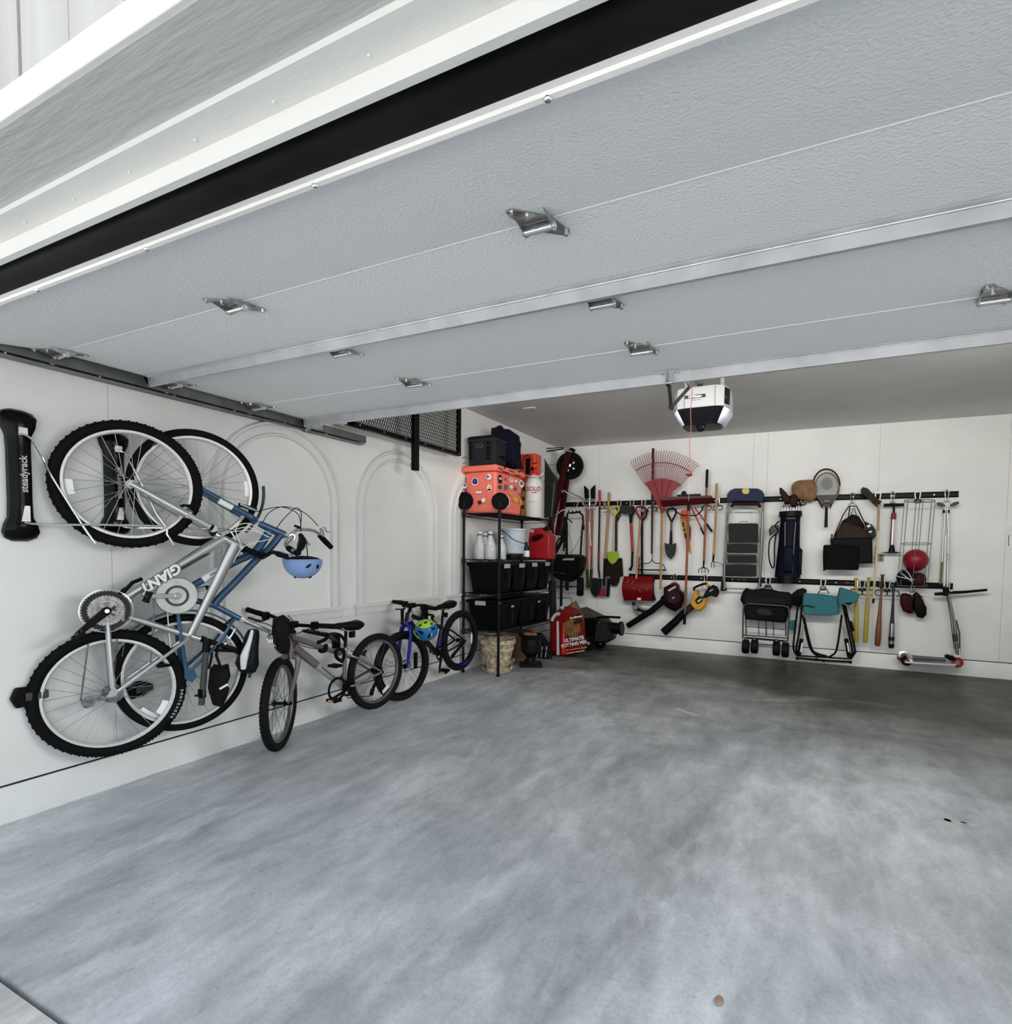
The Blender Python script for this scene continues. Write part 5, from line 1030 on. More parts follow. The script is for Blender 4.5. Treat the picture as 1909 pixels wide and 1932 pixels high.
b = MB(); p = YP(1013, 1014, yg-.01); b.tube([YP(1004, 1018, yg-.02), p, YP(1024, 1010, yg-.02)], [.03, .038, .012], sm=3); b.build('grip_recess', mat('darkest_red', (.03, .004, .004), .5, bump=.1), gc); p = YP(1004, 1002, yg-.004); MB().prism([p+V((-.035, 0, .02)), p+V((.03, 0, .02)), p+V((.015, 0, -.02)), p+V((-.02, 0, -.02))], (0, -.003, 0)).build('label', mat('label_pink', (.5, .32, .32), .5, bump=.02), gc)
b = MB(); b.tube([YP(1026, 1002, yg+.05), YP(1033, 994, yg+.05)], [.03, .022]); b.build('spout', BLK, gc)
yc3 = 5.75; c = YP(993, 1050, yc3); c.z = z2s; tb2 = thing('spray_bottle', 'dark green bottle squeezed between bucket and red gas can', 'bottle', c); MB().lathe([(.001, 0), (.035, 0), (.037, .12), (.015, .17), (.015, .2), (.001, .2)], c, n=20).build('body', mat('bottle_green', srgb(20, 60, 52), .35, bump=.04), tb2); MB().lathe([(.0375, .03), (.0375, .10)], c, n=20, cap=False).build('label', WHT, tb2)
c = YP(1027, 975, 6.3); b = MB(); b.box((c.x, 6.3, z2s+.2), (.12, .1, .38)); tag(b.build('spray_can_box', mat('charcoal_dark2', (.03, .03, .035), .5, noise=.2, nscale=30, bump=.1), bevel=.01), 'dark box behind the red gas can under the top shelf', 'box')
# third shelf: four tall dark totes in a row, bottom shelf: three wider ones
TOT = mat('tote_black', (.0012, .002, .0035), .45, noise=.15, nscale=5, bump=.05)
LBL = mat('tote_label', (.42, .42, .43), .5, noise=.12, nscale=80, bump=.02)
z3s, z4s = sz[2]+.006, sz[3]+.006
x0t, x1t = SX0+.03, SX1+.015; L0, L1 = SY0+.01, SY1-.02; n = 4; wd = (L1-L0)/n; ht = YP(935, 1063, SY0).z-z3s
def tote(name, lab, y0, y1, z0, h, group, lbl, x1_=x1t, vents=True):
    t = thing(name, lab, 'storage bin', ((x0t+x1_)/2, (y0+y1)/2, z0), group); cx, cy3 = (x0t+x1_)/2, (y0+y1)/2
    def R_(e, z): return [V((x, y, z)) for x, y in ((x0t+e*1.6, y0+e), (x1_-e*1.6, y0+e), (x1_-e*1.6, y1-e), (x0t+e*1.6, y1-e))]
    MB().rings([R_(.035, z0), R_(.012, z0+h*.8), R_(.008, z0+h*.92)]).build('body', TOT, t, bevel=.012)
    MB().rings([R_(.0, z0+h*.9), R_(-.004, z0+h*.95), R_(.0, z0+h), R_(.02, z0+h)]).build('lid', TOT, t, bevel=.004)
    for k in (.3, .5, .7):
        if vents: MB().bb((x0t+(x1_-x0t)*k-.004, y0+.026, z0+.03), (x0t+(x1_-x0t)*k+.004, y0+.034, z0+.10)).build('rib', GREY if lbl is None else TOT, t)
    MB().bb((x1_-.016, (y0+y1)/2+.03, z0+.06), (x1_-.004, (y0+y1)/2+.04, z0+h*.75)).build('side_rib', mat('rib_grey', (.035, .035, .045), .4, bump=.02), t)
    if lbl:
        u, v, w_, h_ = lbl; c = XP(u, v, x1_+.006); MB().box(c, (.002, w_, h_)).build('label', LBL, t)
    return t
for i in range(4):
    u = (957, 985, 1009, 1033)[i]; v = (1068, 1067, 1065.5, 1064)[i]
    tote('storage_tote', 'tall black lidded tote, %s of four on the third shelf' % ('nearest', 'second', 'third', 'farthest')[i], L0+wd*i+.004, L0+wd*(i+1)-.004, z3s, ht, 'black totes on the shelving', (u, v, .13, .045))
ht4 = YP(935, 1134, SY0).z-z4s
for i, (a, c) in enumerate(((L0, L0+.50), (L0+.51, L0+.94), (L0+.95, L1))):
    t = tote('storage_tote', 'wide black lidded tote, %s of three on the lowest shelf' % ('nearest', 'middle', 'farthest')[i], a, c, z4s, ht4, 'black totes on the shelving', None, vents=False)
    if i == 0: p = YP(906, 1138, a-.002); MB().box(p+V((0, 0, 0)), (.13, .004, .045)).build('label', LBL, t)
    p = XP((943, 967, 1017)[i], (1138, 1144, 1135)[i], x1t+.006); MB().box(p, (.002, .06, .02)).build('small_label', GREY if i == 0 else LBL, t)
# ---- on the floor beneath and beside the shelves ----
CER = mat('cast_stone', srgb(168, 142, 106), .75, noise=.22, nscale=22, c2=srgb(222, 214, 190), bump=.9, bscale=28)
def planter(u, vb, vt, yp, rp, lab, sauc=True, nm='planter', lift=0):
    c = YP(u, vb, yp); c.z = lift; r = rp*mpp(c); H = YP(u, vt, yp).z-lift
    t = thing(nm, lab, 'plant pot', c, 'cream cast stone planters under the shelving'); h0 = 0
    if sauc: MB().lathe([(.001, 0), (r*.72, 0), (r*.84, .025), (r*.86, .05), (r*.80, .055), (r*.74, .03), (.001, .03)], c, n=40).build('saucer', CER, t); h0 = .035
    b = MB(); b.lathe([(.001, h0), (r*.56, h0), (r*.66, h0+(H-h0)*.15), (r*.78, h0+(H-h0)*.45), (r*.85, h0+(H-h0)*.62), (r*.89, h0+(H-h0)*.64), (r*.90, h0+(H-h0)*.70), (r*.87, h0+(H-h0)*.72), (r*.89, H*.86), (r*.99, H*.88), (r, H*.93), (r*.98, H), (r*.9, H), (r*.84, H*.9), (r*.6, H*.45), (.001, H*.44)], c, n=48)
    b.build('pot', CER, t, noise=.0025); return t
planter(938, 1268, 1205, 5.30, 34, 'cream cast stone planter standing in its saucer under the shelving'); planter(945, 1258, 1197, 5.72, 31, 'second cream planter partly hidden behind the front one')
c = YP(975, 1243, 6.22); c.z = 0; t = thing('terracotta_pot', 'plain brown pot in the dark gap behind the cream planters', 'plant pot', c); MB().lathe([(.001, 0), (.15, 0), (.19, .28), (.2, .28), (.2, .32), (.001, .32)], c, n=28).build('pot', mat('brown_clay', srgb(110, 76, 46), .7, bump=.2), t)
# black urn
yu = 5.75; c = YP(1001, 1252, yu); c.z = 0; ru = 22*mpp(c); H = YP(1001, 1196, yu).z; UB = mat('urn_black', (.014, .014, .015), .3, noise=.3, bump=.4)
t = thing('urn_planter', 'glossy black urn planter on a square foot beside the shelving', 'urn', c); M3 = Matrix.Rotation(.5, 3, 'Z')
MB().box(c+V((0, 0, .015)), (.26, .26, .03), M3).build('foot', UB, t, bevel=.004)
MB().lathe([(.10, .03), (.07, .06), (.05, .10), (.075, .13), (ru*.85, H*.45), (ru*.9, H*.7), (ru*.85, H*.85), (ru*1.05, H*.93), (ru*1.1, H), (ru*.9, H), (ru*.7, H*.85), (.001, H*.84)], c, n=32).build('bowl', UB, t, noise=.003)
gl = thing('work_gloves', 'pair of brown and tan gloves lying on top of the black urn', 'gloves', c+V((0, 0, H*.85))); p = YP(999, 1190, yu); b = MB(); b.ball((p.x-.01, yu, H*.97), (.07, .05, .03), n=12, m=8); b.ball((p.x+.05, yu, H*.99), (.05, .04, .025), n=12, m=8); b.build('palm', mat('tan_leather', srgb(150, 100, 70), .7, noise=.2, bump=.3), gl, noise=.006)
# black soil bag with pale lettering behind the urn
yy = 6.25; pl = [YP(u, v, yy) for u, v in ((1010, 1246), (1008, 1215), (1013, 1200), (1024, 1199), (1032, 1212), (1036, 1238), (1040, 1244))]
for p in pl: p.z = max(p.z, .0)
t = thing('soil_bag', 'small black plastic bag with white print behind the black urn', 'bag', pl[0]); MB().blob(pl, V((0, .14, 0)), .2).build('bag', mat('bag_black', (.012, .012, .013), .3, bump=.3), t, noise=.004)
for i, u in enumerate((1014, 1022, 1030)): text('~32', .05, YP(u, 1230, yy-.078), (.12, 0, 1), (-1, 0, .1), LBL, t)
# dark tool / hose reel standing behind
pl = [YP(u, v, 6.5) for u, v in ((1038, 1232), (1038, 1165), (1046, 1150), (1052, 1180), (1050, 1232))]
# potting mix bag
ym = 6.55; PM = mat('potting_bag_red', srgb(112, 18, 16), .4, noise=.25, nscale=7, bump=.35, bscale=16)
pl = [YP(u, v, ym) for u, v in ((1043, 1236), (1042, 1200), (1042, 1172), (1047, 1157), (1055, 1149), (1066, 1144), (1080, 1147), (1094, 1153), (1099, 1175), (1101, 1200), (1102, 1226), (1085, 1236), (1060, 1238))]
zz = min(p.z for p in pl)
for p in pl: p.z = max(p.z-zz*0, 0.0) if p.z > 0 else 0.0
t = thing('potting_mix_bag', 'large red bag of potting mix standing open in the corner', 'bag', (YP(1072, 1236, ym).x, ym, 0)); MB().blob(pl, V((0, .30, 0)), .22, 5).build('sack', PM, t, noise=.008)
fx = ym-.155
def pb_(u, v): return YP(u, v, fx)
MB().prism([pb_(1050, 1172), pb_(1053.5, 1172), pb_(1055, 1236), pb_(1050, 1236)], (0, .006, 0)).build('white_stripe', mat('bag_white', (.62, .56, .55), .5, bump=.1), t)
MB().prism([pb_(1060, 1174), pb_(1067, 1176), pb_(1069, 1236), pb_(1058, 1236)], (0, .006, 0)).build('bright_stripe', mat('bag_bright_red', srgb(176, 20, 26), .4, bump=.1), t)
cc = pb_(1079, 1185); rr = 17*mpp(cc)
MB().lathe([(.001, 0), (rr, 0), (rr, .004), (.001, .004)], cc+V((0, -.002, 0)), (0, -1, 0), n=30).build('picture_disc', mat('bag_picture', srgb(196, 140, 70), .5, noise=.5, nscale=18, c2=srgb(90, 70, 44), bump=.1), t)
MB().prism([pb_(1077, 1162), pb_(1096, 1158), pb_(1097, 1166), pb_(1078, 1170)], (0, -.006, 0)).build('brand_panel', BLK, t)
text('fertilome', .044, pb_(1087, 1164)+V((0, -.008, 0)), pb_(1097, 1160)-pb_(1077, 1164), (0, 0, 1), WHT, t, bold=.001)
MB().prism([pb_(1082, 1172), pb_(1098, 1168), pb_(1099, 1174), pb_(1083, 1178)], (0, -.009, 0)).build('print_panel', mat('bag_brown', srgb(70, 40, 28), .5, bump=.1), t)
text('ULTIMATE', .060, pb_(1083, 1206)+V((0, -.007, 0)), pb_(1100, 1203)-pb_(1078, 1207), (0, 0, 1), WHT, t, bold=.002); text('POTTING MIX', .056, pb_(1083, 1215)+V((0, -.007, 0)), pb_(1100, 1212)-pb_(1074, 1217), (0, 0, 1), WHT, t, bold=.002)
text('~396', .030, pb_(1087, 1224)+V((0, -.007, 0)), pb_(1100, 1222)-pb_(1074, 1226), (0, 0, 1), ORG, t); text('~89', .028, pb_(1086, 1230)+V((0, -.007, 0)), pb_(1100, 1228)-pb_(1074, 1232), (0, 0, 1), WHT, t)
text('~679', .03, pb_(1063.5, 1205)+V((0, -.004, 0)), (0, 0, -1), (1, 0, 0), mat('pale_pink', (.55, .3, .3), .5, bump=.01), t)
b = MB(); b.tube([pb_(1041, 1171), pb_(1045, 1163), pb_(1052, 1158), pb_(1056, 1160)], .022, sm=4); b.tube([pb_(1058, 1146), pb_(1063, 1148)], .02); b.build('folded_rim', mat('bag_lining', (.5, .47, .47), .5, bump=.2), t)
# brown paper lawn bag and mower behind it
yk = 6.9; pl = [YP(u, v, yk) for u, v in ((1060, 1180), (1062, 1150), (1074, 1140), (1085, 1134), (1092, 1145), (1096, 1165), (1098, 1190))]; t = thing('paper_bag', 'crumpled brown paper bag rising behind the potting mix bag', 'paper bag', YP(1080, 1200, yk)); MB().blob(pl[:]+[YP(1096, 1225, yk), YP(1064, 1225, yk)], V((0, .2, 0)), .25).build('bag', mat('kraft_paper', srgb(118, 84, 56), .8, noise=.15, bump=.4), t, noise=.012)
YMW = 6.95
mw = thing('lawn_mower', 'black push mower with pale hub wheels parked in the corner behind the red bag', 'lawn mower', (YP(1125, 1222, YMW).x, YMW+.15, 0)); 
pl = [YP(u, v, YMW+.1) for u, v in ((1095, 1168), (1112, 1166), (1128, 1166), (1134, 1172), (1142, 1182), (1150, 1200), (1146, 1212), (1120, 1216), (1096, 1216))]; MB().prism(pl, (0, .36, 0)).build('deck', BLK, mw, bevel=.02)
pl = [YP(u, v, YMW) for u, v in ((1127, 1176), (1142, 1172), (1150, 1190), (1158, 1206), (1148, 1212), (1124, 1210))]; MB().blob(pl, V((0, .2, 0)), .2).build('grass_bag', mat('dark_grey_cloth', (.03, .03, .031), .7, bump=.3), mw, noise=.01)
def pale_wheel(u, v, y, rp):
    c = YP(u, v, y); r = rp*mpp(c); c.z = max(c.z, r); o = MB().lathe([(r*.72, -.03), (r*.95, -.028), (r, -.02), (r, .02), (r*.95, .028), (r*.72, .03)], c, (.35, -.94, 0), n=28).build('wheel', RUB, mw); MB().lathe([(.001, .036), (.02, .036), (.022, .03), (r*.35, .028), (r*.72, .030), (r*.72, -.02), (.001, -.02)], c, (.35, -.94, 0), n=28).build('hub', mat('hub_beige', srgb(158, 152, 136), .5, noise=.1, bump=.2), o)
pale_wheel(1110, 1213, YMW-.02, 14); pale_wheel(1132, 1216, YMW+.3, 11)
b = MB(); b.tube([YP(1126, 1165, YMW+.1), YP(1146, 1164, YMW+.1), YP(1170, 1165, YMW+.1)], .016); b.build('handle_bar', BLKM, mw); b = MB(); b.cyl(YP(1140, 1183, YMW+.1), YP(1170, 1186, YMW+.1), .075); b.cyl(YP(1170, 1186, YMW+.1), YP(1174, 1186, YMW+.1), .095, n=20); b.build('engine_drum', BLK, mw); b = MB(); p = YP(1134, 1176, YMW-.005); b.box(p+V((0, -.02, 0)), (.05, .004, .03)); b.build('label', WHT, mw)
b = MB(); b.prism([YP(u, v, YMW+.2) for u, v in ((1092, 1148), (1120, 1162), (1128, 1166), (1096, 1168))], (0, .3, 0)); b.build('deflector_flap', mat('olive_grey', srgb(96, 92, 78), .7, bump=.2), mw)
b = MB(); b.tube([YP(1052, 1128, YMW+.4), YP(1078, 1129, YMW+.4), YP(1078, 1160, YMW+.4)], .006); b.build('lower_handle', BLKM, mw)
MATK = .8
# ================= BACK WALL =================
M1 = mpp(B(1450, 1000, .05))        # metres per pixel near the back wall
def T(name, lab, cat, u, v, group=None, off=.05): return thing(name, lab, cat, B(u, v, off), group)
def P3(p, off): return B(p[0], p[1], p[2] if len(p) > 2 else off)
def tb(nm, t, pts, r, m, off=.06, sm=0, n=10, **k): return MB().tube([P3(p, off) for p in pts], r, sm=sm, n=n, **k).build(nm, m, t)
def pr(nm, t, poly, th, m, off=.03, bev=.004, **k): return MB().prism([B(u, v, off) for u, v in poly], (0, -th, 0)).build(nm, m, t, bevel=bev, **k)
def bl(nm, t, poly, th, m, off=.06, bul=.25, noise=0): return MB().blob([B(u, v, off+th/2) for u, v in poly], (0, -th, 0), bul, 5).build(nm, m, t, noise=noise)
def rbox(u0, v0, u1, v1): return [(u0, v0), (u1, v0), (u1, v1), (u0, v1)]
def ell(u, v, a, c, n=24): return [(u+a*math.cos(2*PI*i/n), v+c*math.sin(2*PI*i/n)) for i in range(n)]
RAILM = mat('rail_black', (.016, .017, .017), .4, .1, noise=.1, bump=.03)
for (u0, u1, v, lb) in ((1060, 1808, 938, 'long black storage rail, the upper of two on the back wall'), (1186, 1798, 1097, 'long black storage rail, the lower of two on the back wall')):
    za = B(1445, 942, .01).z if v == 938 else B(1445, 1095, .01).z; xa, xb = B(u0, v, .01).x, B(u1, v, .01).x; h = .034
    t = thing('storage_rail', lb, 'rail', ((xa+xb)/2, YB, za-h), 'storage rails on the back wall')
    b = MB(); b.prism([(xa, YB, za-h), (xa, YB-.012, za-h), (xa, YB-.018, za-h+.010), (xa, YB-.012, za-h+.014), (xa, YB-.012, za+h-.014), (xa, YB-.020, za+h-.008), (xa, YB-.012, za+h), (xa, YB, za+h)], (xb-xa, 0, 0)); b.build('rail', RAILM, t, smooth_=False)
    for x in np.arange(xa+.2, xb, .4): MB().cyl((x, YB-.012, za), (x, YB-.016, za), .008, n=8).build('screw', STL, t)
    if v != 938:
        for u in (1389, 1593): p = B(u, 1093 if u < 1500 else 1100, .013); MB().box((p.x+.03, p.y, za), (.05, .002, .014)).build('red_mark', RED, t); text('~34', .014, (p.x+.10, p.y, za), (1, 0, 0), (0, 0, 1), LBL, t)
ZR1, ZR2 = B(1445, 942, .01).z, B(1445, 1095, .01).z
# hooks: three kinds
BKT2 = mat('bracket_zinc', (.55, .55, .54), .45, .5, bump=.05)
def hookA(u, up, lab):   # bright bracket with black padded loop
    x = B(u, 940 if up else 1096, .03).x; z = ZR1 if up else ZR2; t = thing('rail_hook', lab, 'hook', (x, YB-.03, z), 'hooks on the storage rails')
    b = MB(); b.bb((x-.032, YB-.025, z+.030), (x+.032, YB-.019, z+.046)); b.bar((x-.028, YB-.022, z+.04), (x-.020, YB-.022, z-.05), .012, .005, (0, 1, 0)); b.bar((x+.028, YB-.022, z+.04), (x+.020, YB-.022, z-.05), .012, .005, (0, 1, 0)); b.bb((x-.024, YB-.025, z-.054), (x+.024, YB-.019, z-.044)); b.build('bracket', BKT2, t, smooth_=False)
    b = MB(); b.tube([(x, YB-.03, z+.01), (x, YB-.03, z-.04)], .012); b.torus((x, YB-.05, z-.07), (0, .5, 1), .032, .006, n=24, k=8); b.build('loop', BLKM, t); return t
def hookB(u, up, lab):   # slim carabiner with ring
    x = B(u, 940 if up else 1096, .03).x; z = ZR1 if up else ZR2; t = thing('rail_hook', lab, 'hook', (x, YB-.03, z), 'hooks on the storage rails')
    b = MB(); b.tube([(x-.008, YB-.03, z-.07), (x-.018, YB-.026, z+.02), (x-.012, YB-.024, z+.045), (x+.012, YB-.024, z+.045), (x+.018, YB-.026, z+.02), (x+.008, YB-.03, z-.07)], .0045, closed=True, sm=3); b.build('clip', CHR, t)
    MB().tube([(x+.045*math.cos(a), YB-.035, z-.12+.045*math.sin(a)) for a in np.linspace(0, PI, 10)], .0035).build('ring', CHR, t); return t
def hookC(u, up, lab, dv=18):   # black wire tool holder with horizontal rings
    x = B(u, 940 if up else 1096, .03).x; z = (ZR1 if up else ZR2); t = thing('tool_holder', lab, 'tool holder', (x, YB-.03, z), 'wire tool holders on the storage rails')
    MB().bb((x-.02, YB-.022, z-.05), (x+.02, YB-.012, z+.036)).build('clip', CHR, t, bevel=.003)
    b = MB(); zz = z-.13
    b.tube([(x, YB-.02, z-.04), (x, YB-.03, z-.07), (x-.05, YB-.035, z-.07), (x-.06, YB-.06, zz+.02), (x-.05, YB-.11, zz), (x-.02, YB-.115, zz)], .005, sm=3); b.tube([(x, YB-.03, z-.07), (x+.05, YB-.035, z-.07), (x+.06, YB-.06, zz+.02), (x+.05, YB-.11, zz), (x+.02, YB-.115, zz)], .005, sm=3); b.build('wire_ring', BLKM, t); return t
for u, s in ((1168, 'above the lime green shovel'), (1192, 'above the sledge hammer head'), (1214, 'above the dark red D-handle'), (1656, 'behind the hockey stick blade'), (1731, 'holding the wire ball cage')): hookA(u, True, 'bright bracket hook on the upper rail '+s)
for u, s in ((1449, 'above the folded black wagon'), (1553, 'above the teal folding chair'), (1627, 'between the yellow bats'), (1674, 'between the wooden and the metal bat'), (1787, 'carrying the scooter')): hookA(u, False, 'bright bracket hook on the lower rail '+s)
for u, s in ((1608, 'holding the tan and black bag'), (1684, 'holding the bicycle pump'), (1786, 'holding the pair of poles')): hookB(u, True, 'slim silver clip on the upper rail '+s)
for u, s in ((1273, 'holding the red leaf blower'), (1331, 'holding the yellow leaf blower'), (1722, 'holding the baseball gloves')): hookB(u, False, 'slim silver clip on the lower rail '+s)
for u, s in ((1140, 'beside the red gripped spade'), (1231, 'around the bow rake shaft'), (1248, 'around the leaf rake shaft'), (1334, 'around the cultivator shaft'), (1355, 'around the hand fork shaft')): hookC(u, True, 'black wire tool holder on the upper rail '+s)
for u, s in ((1616, 'around the left yellow bat'), (1638, 'around the right yellow bat'), (1663, 'around the wooden bat'), (1685, 'around the metal bat')): hookC(u, False, 'black wire tool holder on the lower rail '+s)
hookA(1515, True, 'bright bracket hook on the upper rail beside the golf bag top')
# post hole digger
t = T('post_hole_digger', 'post hole digger with two black blades up and wooden handles ending in green grips', 'digging tool', 1112, 1112)
for sx, pl in ((0, [(1102.5, 916), (1106, 919), (1110.5, 924), (1111, 941), (1104, 941)]), (1, [(1115, 924), (1119, 919), (1123.5, 915), (1123, 941), (1116, 941)])): pr('blade', t, pl, .03, BLKM, .07)
b = MB()
for o, c2, r_ in ((.05, 947, 12), (.11, 950, 13), (.08, 957, 10)): b.tube([B(1112+r_*math.cos(a), c2+6*math.sin(a), o) for a in np.linspace(0, 2*PI, 20, endpoint=False)], .006, closed=True)
b.tube([B(1100, 950, .07), B(1106, 962, .08)], .006); b.tube([B(1124, 950, .07), B(1117, 962, .08)], .006); b.tube([B(1112, 940, .08), B(1112, 960, .08)], .016); b.build('pivot_cage', STL, t)
tb('handle', t, [(1107, 960), (1107.5, 1076)], .017, WOOD2 := mat('orange_wood', srgb(158, 96, 62), .5, noise=.15, bump=.1, stretch=(6, 6, .6)), .08); tb('handle', t, [(1117, 960), (1115.5, 1076)], .017, WOOD2, .08)
GRIP = mat('green_grip', srgb(60, 84, 30), .55, bump=.1); tb('grip', t, [(1107.5, 1074), (1108.5, 1109)], .02, GRIP, .08); tb('grip', t, [(1115.5, 1074), (1114, 1109)], .02, GRIP, .08)
tb('red_strut', t, [(1111, 961), (1113.5, 1032), (1118, 1080)], .006, RED, .11); tb('white_sleeve', t, [(1112, 985), (1114, 1030)], .008, WHT, .11)
# spade with red grip
t = T('spade', 'black shafted spade with a red grip and dark curved blade', 'spade', 1126, 1126); tb('grip', t, [(1131, 925), (1131, 956)], .018, RED, .08); tb('shaft', t, [(1131, 956), (1129, 1072), (1131, 1090)], .013, BLKM, .08); tb('collar', t, [(1129.5, 1040), (1129, 1062)], .015, DRED, .08)
pr('blade', t, [(1115, 1092), (1121, 1090), (1136, 1092), (1134, 1110), (1130, 1122), (1124, 1127), (1116, 1120), (1113, 1108)], .02, mat('dark_blade', (.03, .032, .034), .4, .6, noise=.3, bump=.15), .07)
t = T('square_shovel', 'wooden shafted square shovel with worn grey blade and a red tip', 'shovel', 1140, 1126); tb('shaft', t, [(1149, 929), (1146, 985), (1141, 1058)], .018, WOOD, .09); tb('socket', t, [(1141, 1054), (1139, 1104)], [.02, .014], BLKM, .09)
pr('blade', t, [(1132, 1092), (1149, 1090), (1148, 1125), (1130, 1124)], .02, DSTL, .05); pr('blade_edge', t, [(1148, 1090), (1152, 1094), (1150, 1126), (1146, 1126)], .05, BLKM, .05); pr('red_scoop', t, [(1132, 1114), (1140, 1111), (1143, 1116), (1142, 1125), (1131, 1125)], .03, mat('crimson', srgb(170, 30, 50), .4, bump=.05), .08)
def dgrip(t, u0, v0, u1, v1, m, off=.09, r=.011):
    c = (u0+u1)/2; w_ = u1-u0
    MB().tube([P3(p, off) for p in ((c, v1), (c-w_*.2, v0+(v1-v0)*.72), (u0, v0+(v1-v0)*.3), (u0+w_*.1, v0), (u1-w_*.1, v0), (u1, v0+(v1-v0)*.3), (c+w_*.2, v0+(v1-v0)*.72), (c, v1))], r, sm=3).build('grip', m, t)
LIME = mat('lime_paint', srgb(160, 190, 50), .4, noise=.06, bump=.05); PYEL = mat('pale_yellow', srgb(214, 198, 96), .45, bump=.05)
t = T('kids_shovel', 'small shovel with a yellow D-grip and lime green blade', 'shovel', 1156, 1064); dgrip(t, 1151, 956, 1168, 973, PYEL, .12, .014); tb('shaft', t, [(1159, 972), (1156.5, 1042)], .012, mat('pale_wood', srgb(200, 190, 160), .5, noise=.1, bump=.05), .12)
pr('blade', t, [(1146, 1041), (1167, 1040), (1167, 1052), (1163, 1060), (1156, 1065), (1150, 1061), (1146, 1053)], .015, LIME, .11)
t = T('digging_shovel', 'dark shovel with a brown shaft hanging behind the lime green shovel', 'shovel', 1160, 1105); tb('shaft', t, [(1166, 960), (1162.5, 985), (1162, 1060)], .018, DWOOD, .07); MB().tube([B(u, v, .07) for u, v in ((1166, 962), (1170, 972), (1164, 984))], .01).build('grip', BLKM, t)
RST = mat('rusty_brown', srgb(52, 34, 28), .6, noise=.3, bump=.2)
pr('blade', t, [(1144, 1053), (1174, 1053), (1176, 1087), (1170, 1088), (1168, 1098), (1164, 1105), (1156, 1106), (1151, 1100), (1151, 1087), (1143, 1088)], .02, RST, .05)
# sledge hammer
t = T('sledge_hammer', 'sledge hammer with a black head and red and black handle', 'hammer', 1191, 1075); bl('head', t, [(1170, 956), (1176, 953), (1196, 955), (1198, 965), (1194, 972), (1178, 970), (1170, 968)], .09, mat('cast_iron', (.035, .037, .038), .5, .4, noise=.3, bump=.3), .05, .12)
tb('neck', t, [(1190, 968), (1190, 988)], [.028, .020], BLK, .1); tb('handle', t, [(1190, 984), (1193, 1040)], .020, RED, .1); tb('handle_end', t, [(1193, 1038), (1192, 1068), (1188, 1076)], [.017, .016, .022], BLK, .1)
# snow shovels
t = T('snow_shovel', 'red bladed snow shovel with a wooden shaft and dark red D-grip', 'snow shovel', 1205, 1135); dgrip(t, 1200, 957, 1217, 981, DRED, .16, .015); tb('shaft', t, [(1208, 979), (1200, 1092)], .016, WOOD, .16)
rs = [];
for k in range(9):
    a = k/8; v = 1087+46*a; o = .10+.07*math.sin(PI*a); uL = 1177-4*math.sin(PI*a)+(0 if a < .5 else 0); uR = 1232-1.5*a
    rs.append([B(uL, v-1.0*0, o), B(uR, v+.8, o), B(uR, v+.8, o-.012), B(uL, v, o-.012)])
MB().rings(rs).build('blade', mat('gloss_red', srgb(125, 8, 14), .28, noise=.08, bump=.05), t); pr('wear_edge', t, [(1176, 1132), (1231, 1134), (1231, 1137), (1176, 1135)], .02, DSTL, .10); pr('label', t, rbox(1202, 1128, 1209, 1132), .003, WHT, .125, 0)
for a in ((1182, 1100, 1187, 1094), (1190, 1103, 1196, 1095), (1204, 1112, 1209, 1117), (1219, 1108, 1222, 1114), (1195, 1107, 1197, 1113)): MB().bar(B(a[0], a[1], .176), B(a[2], a[3], .176), .005, .002, (0, 1, 0)).build('scuff', mat('scuff_pink', (.5, .25, .25), .5, bump=.02), t)
t = T('snow_pusher', 'black snow pusher hanging behind the red snow shovel', 'snow shovel', 1225, 1135); tb('shaft', t, [(1211, 965), (1211, 1090)], .017, BLKM, .09); tb('brace', t, [(1205, 1085), (1205, 1065), (1207, 1050)], .007, DRED, .08)
pr('blade', t, [(1196, 1085), (1238, 1087), (1234, 1100), (1234, 1118), (1238, 1132), (1215, 1135), (1200, 1130)], .05, BLK, .03); tb('grip', t, [(1216, 958), (1221, 963), (1218, 975), (1212, 982)], .013, BLK, .09)
# gloves hanging under
t = T('garden_gloves', 'pair of grey and black garden gloves hanging under the red snow shovel', 'gloves', 1205, 1160); bl('palm', t, [(1192, 1145), (1198, 1141), (1204, 1143), (1203, 1149), (1196, 1151)], .05, mat('glove_grey', (.3, .3, .29), .7, noise=.2, bump=.3), .07, noise=.004); 
for k, (a, c, e) in enumerate((((1203, 1138), (1208, 1147), (1220, 1151)), ((1200, 1146), (1206, 1150), (1216, 1153)), ((1197, 1150), (1202, 1156), (1210, 1158)), ((1194, 1136), (1197, 1145), (1203, 1152)))): tb('finger', t, [a, c, e], .018, BLK if k % 2 else _m['glove_grey'], .08, sm=3)
# bow rake
t = T('bow_rake', 'bow rake with a long grey-brown shaft and dark steel teeth', 'rake', 1233, 1076); tb('shaft', t, [(1232, 846), (1230.5, 960), (1229.5, 1045)], [.017, .017, .013], mat('grey_brown_wood', srgb(96, 80, 62), .65, noise=.2, bump=.1, stretch=(6, 6, .6)), .12); 
b = MB(); b.tube([B(u, v, .12) for u, v in ((1230, 1040), (1230, 1055), (1225, 1062), (1212, 1064), (1206, 1068), (1204, 1075))], .006, sm=3); b.tube([B(u, v, .12) for u, v in ((1230, 1055), (1235, 1062), (1245, 1063), (1252, 1067), (1255, 1074))], .006, sm=3); b.build('bow', BLKM, t)
tb('head_bar', t, [(1202, 1075), (1257, 1075.5)], .009, BLKM, .12); b = MB()
for k in range(14): b.tube([B(1204+k*4, 1075, .12), B(1204+k*4, 1077.5, .16)], .005, n=5)
b.build('teeth', BLKM, t)
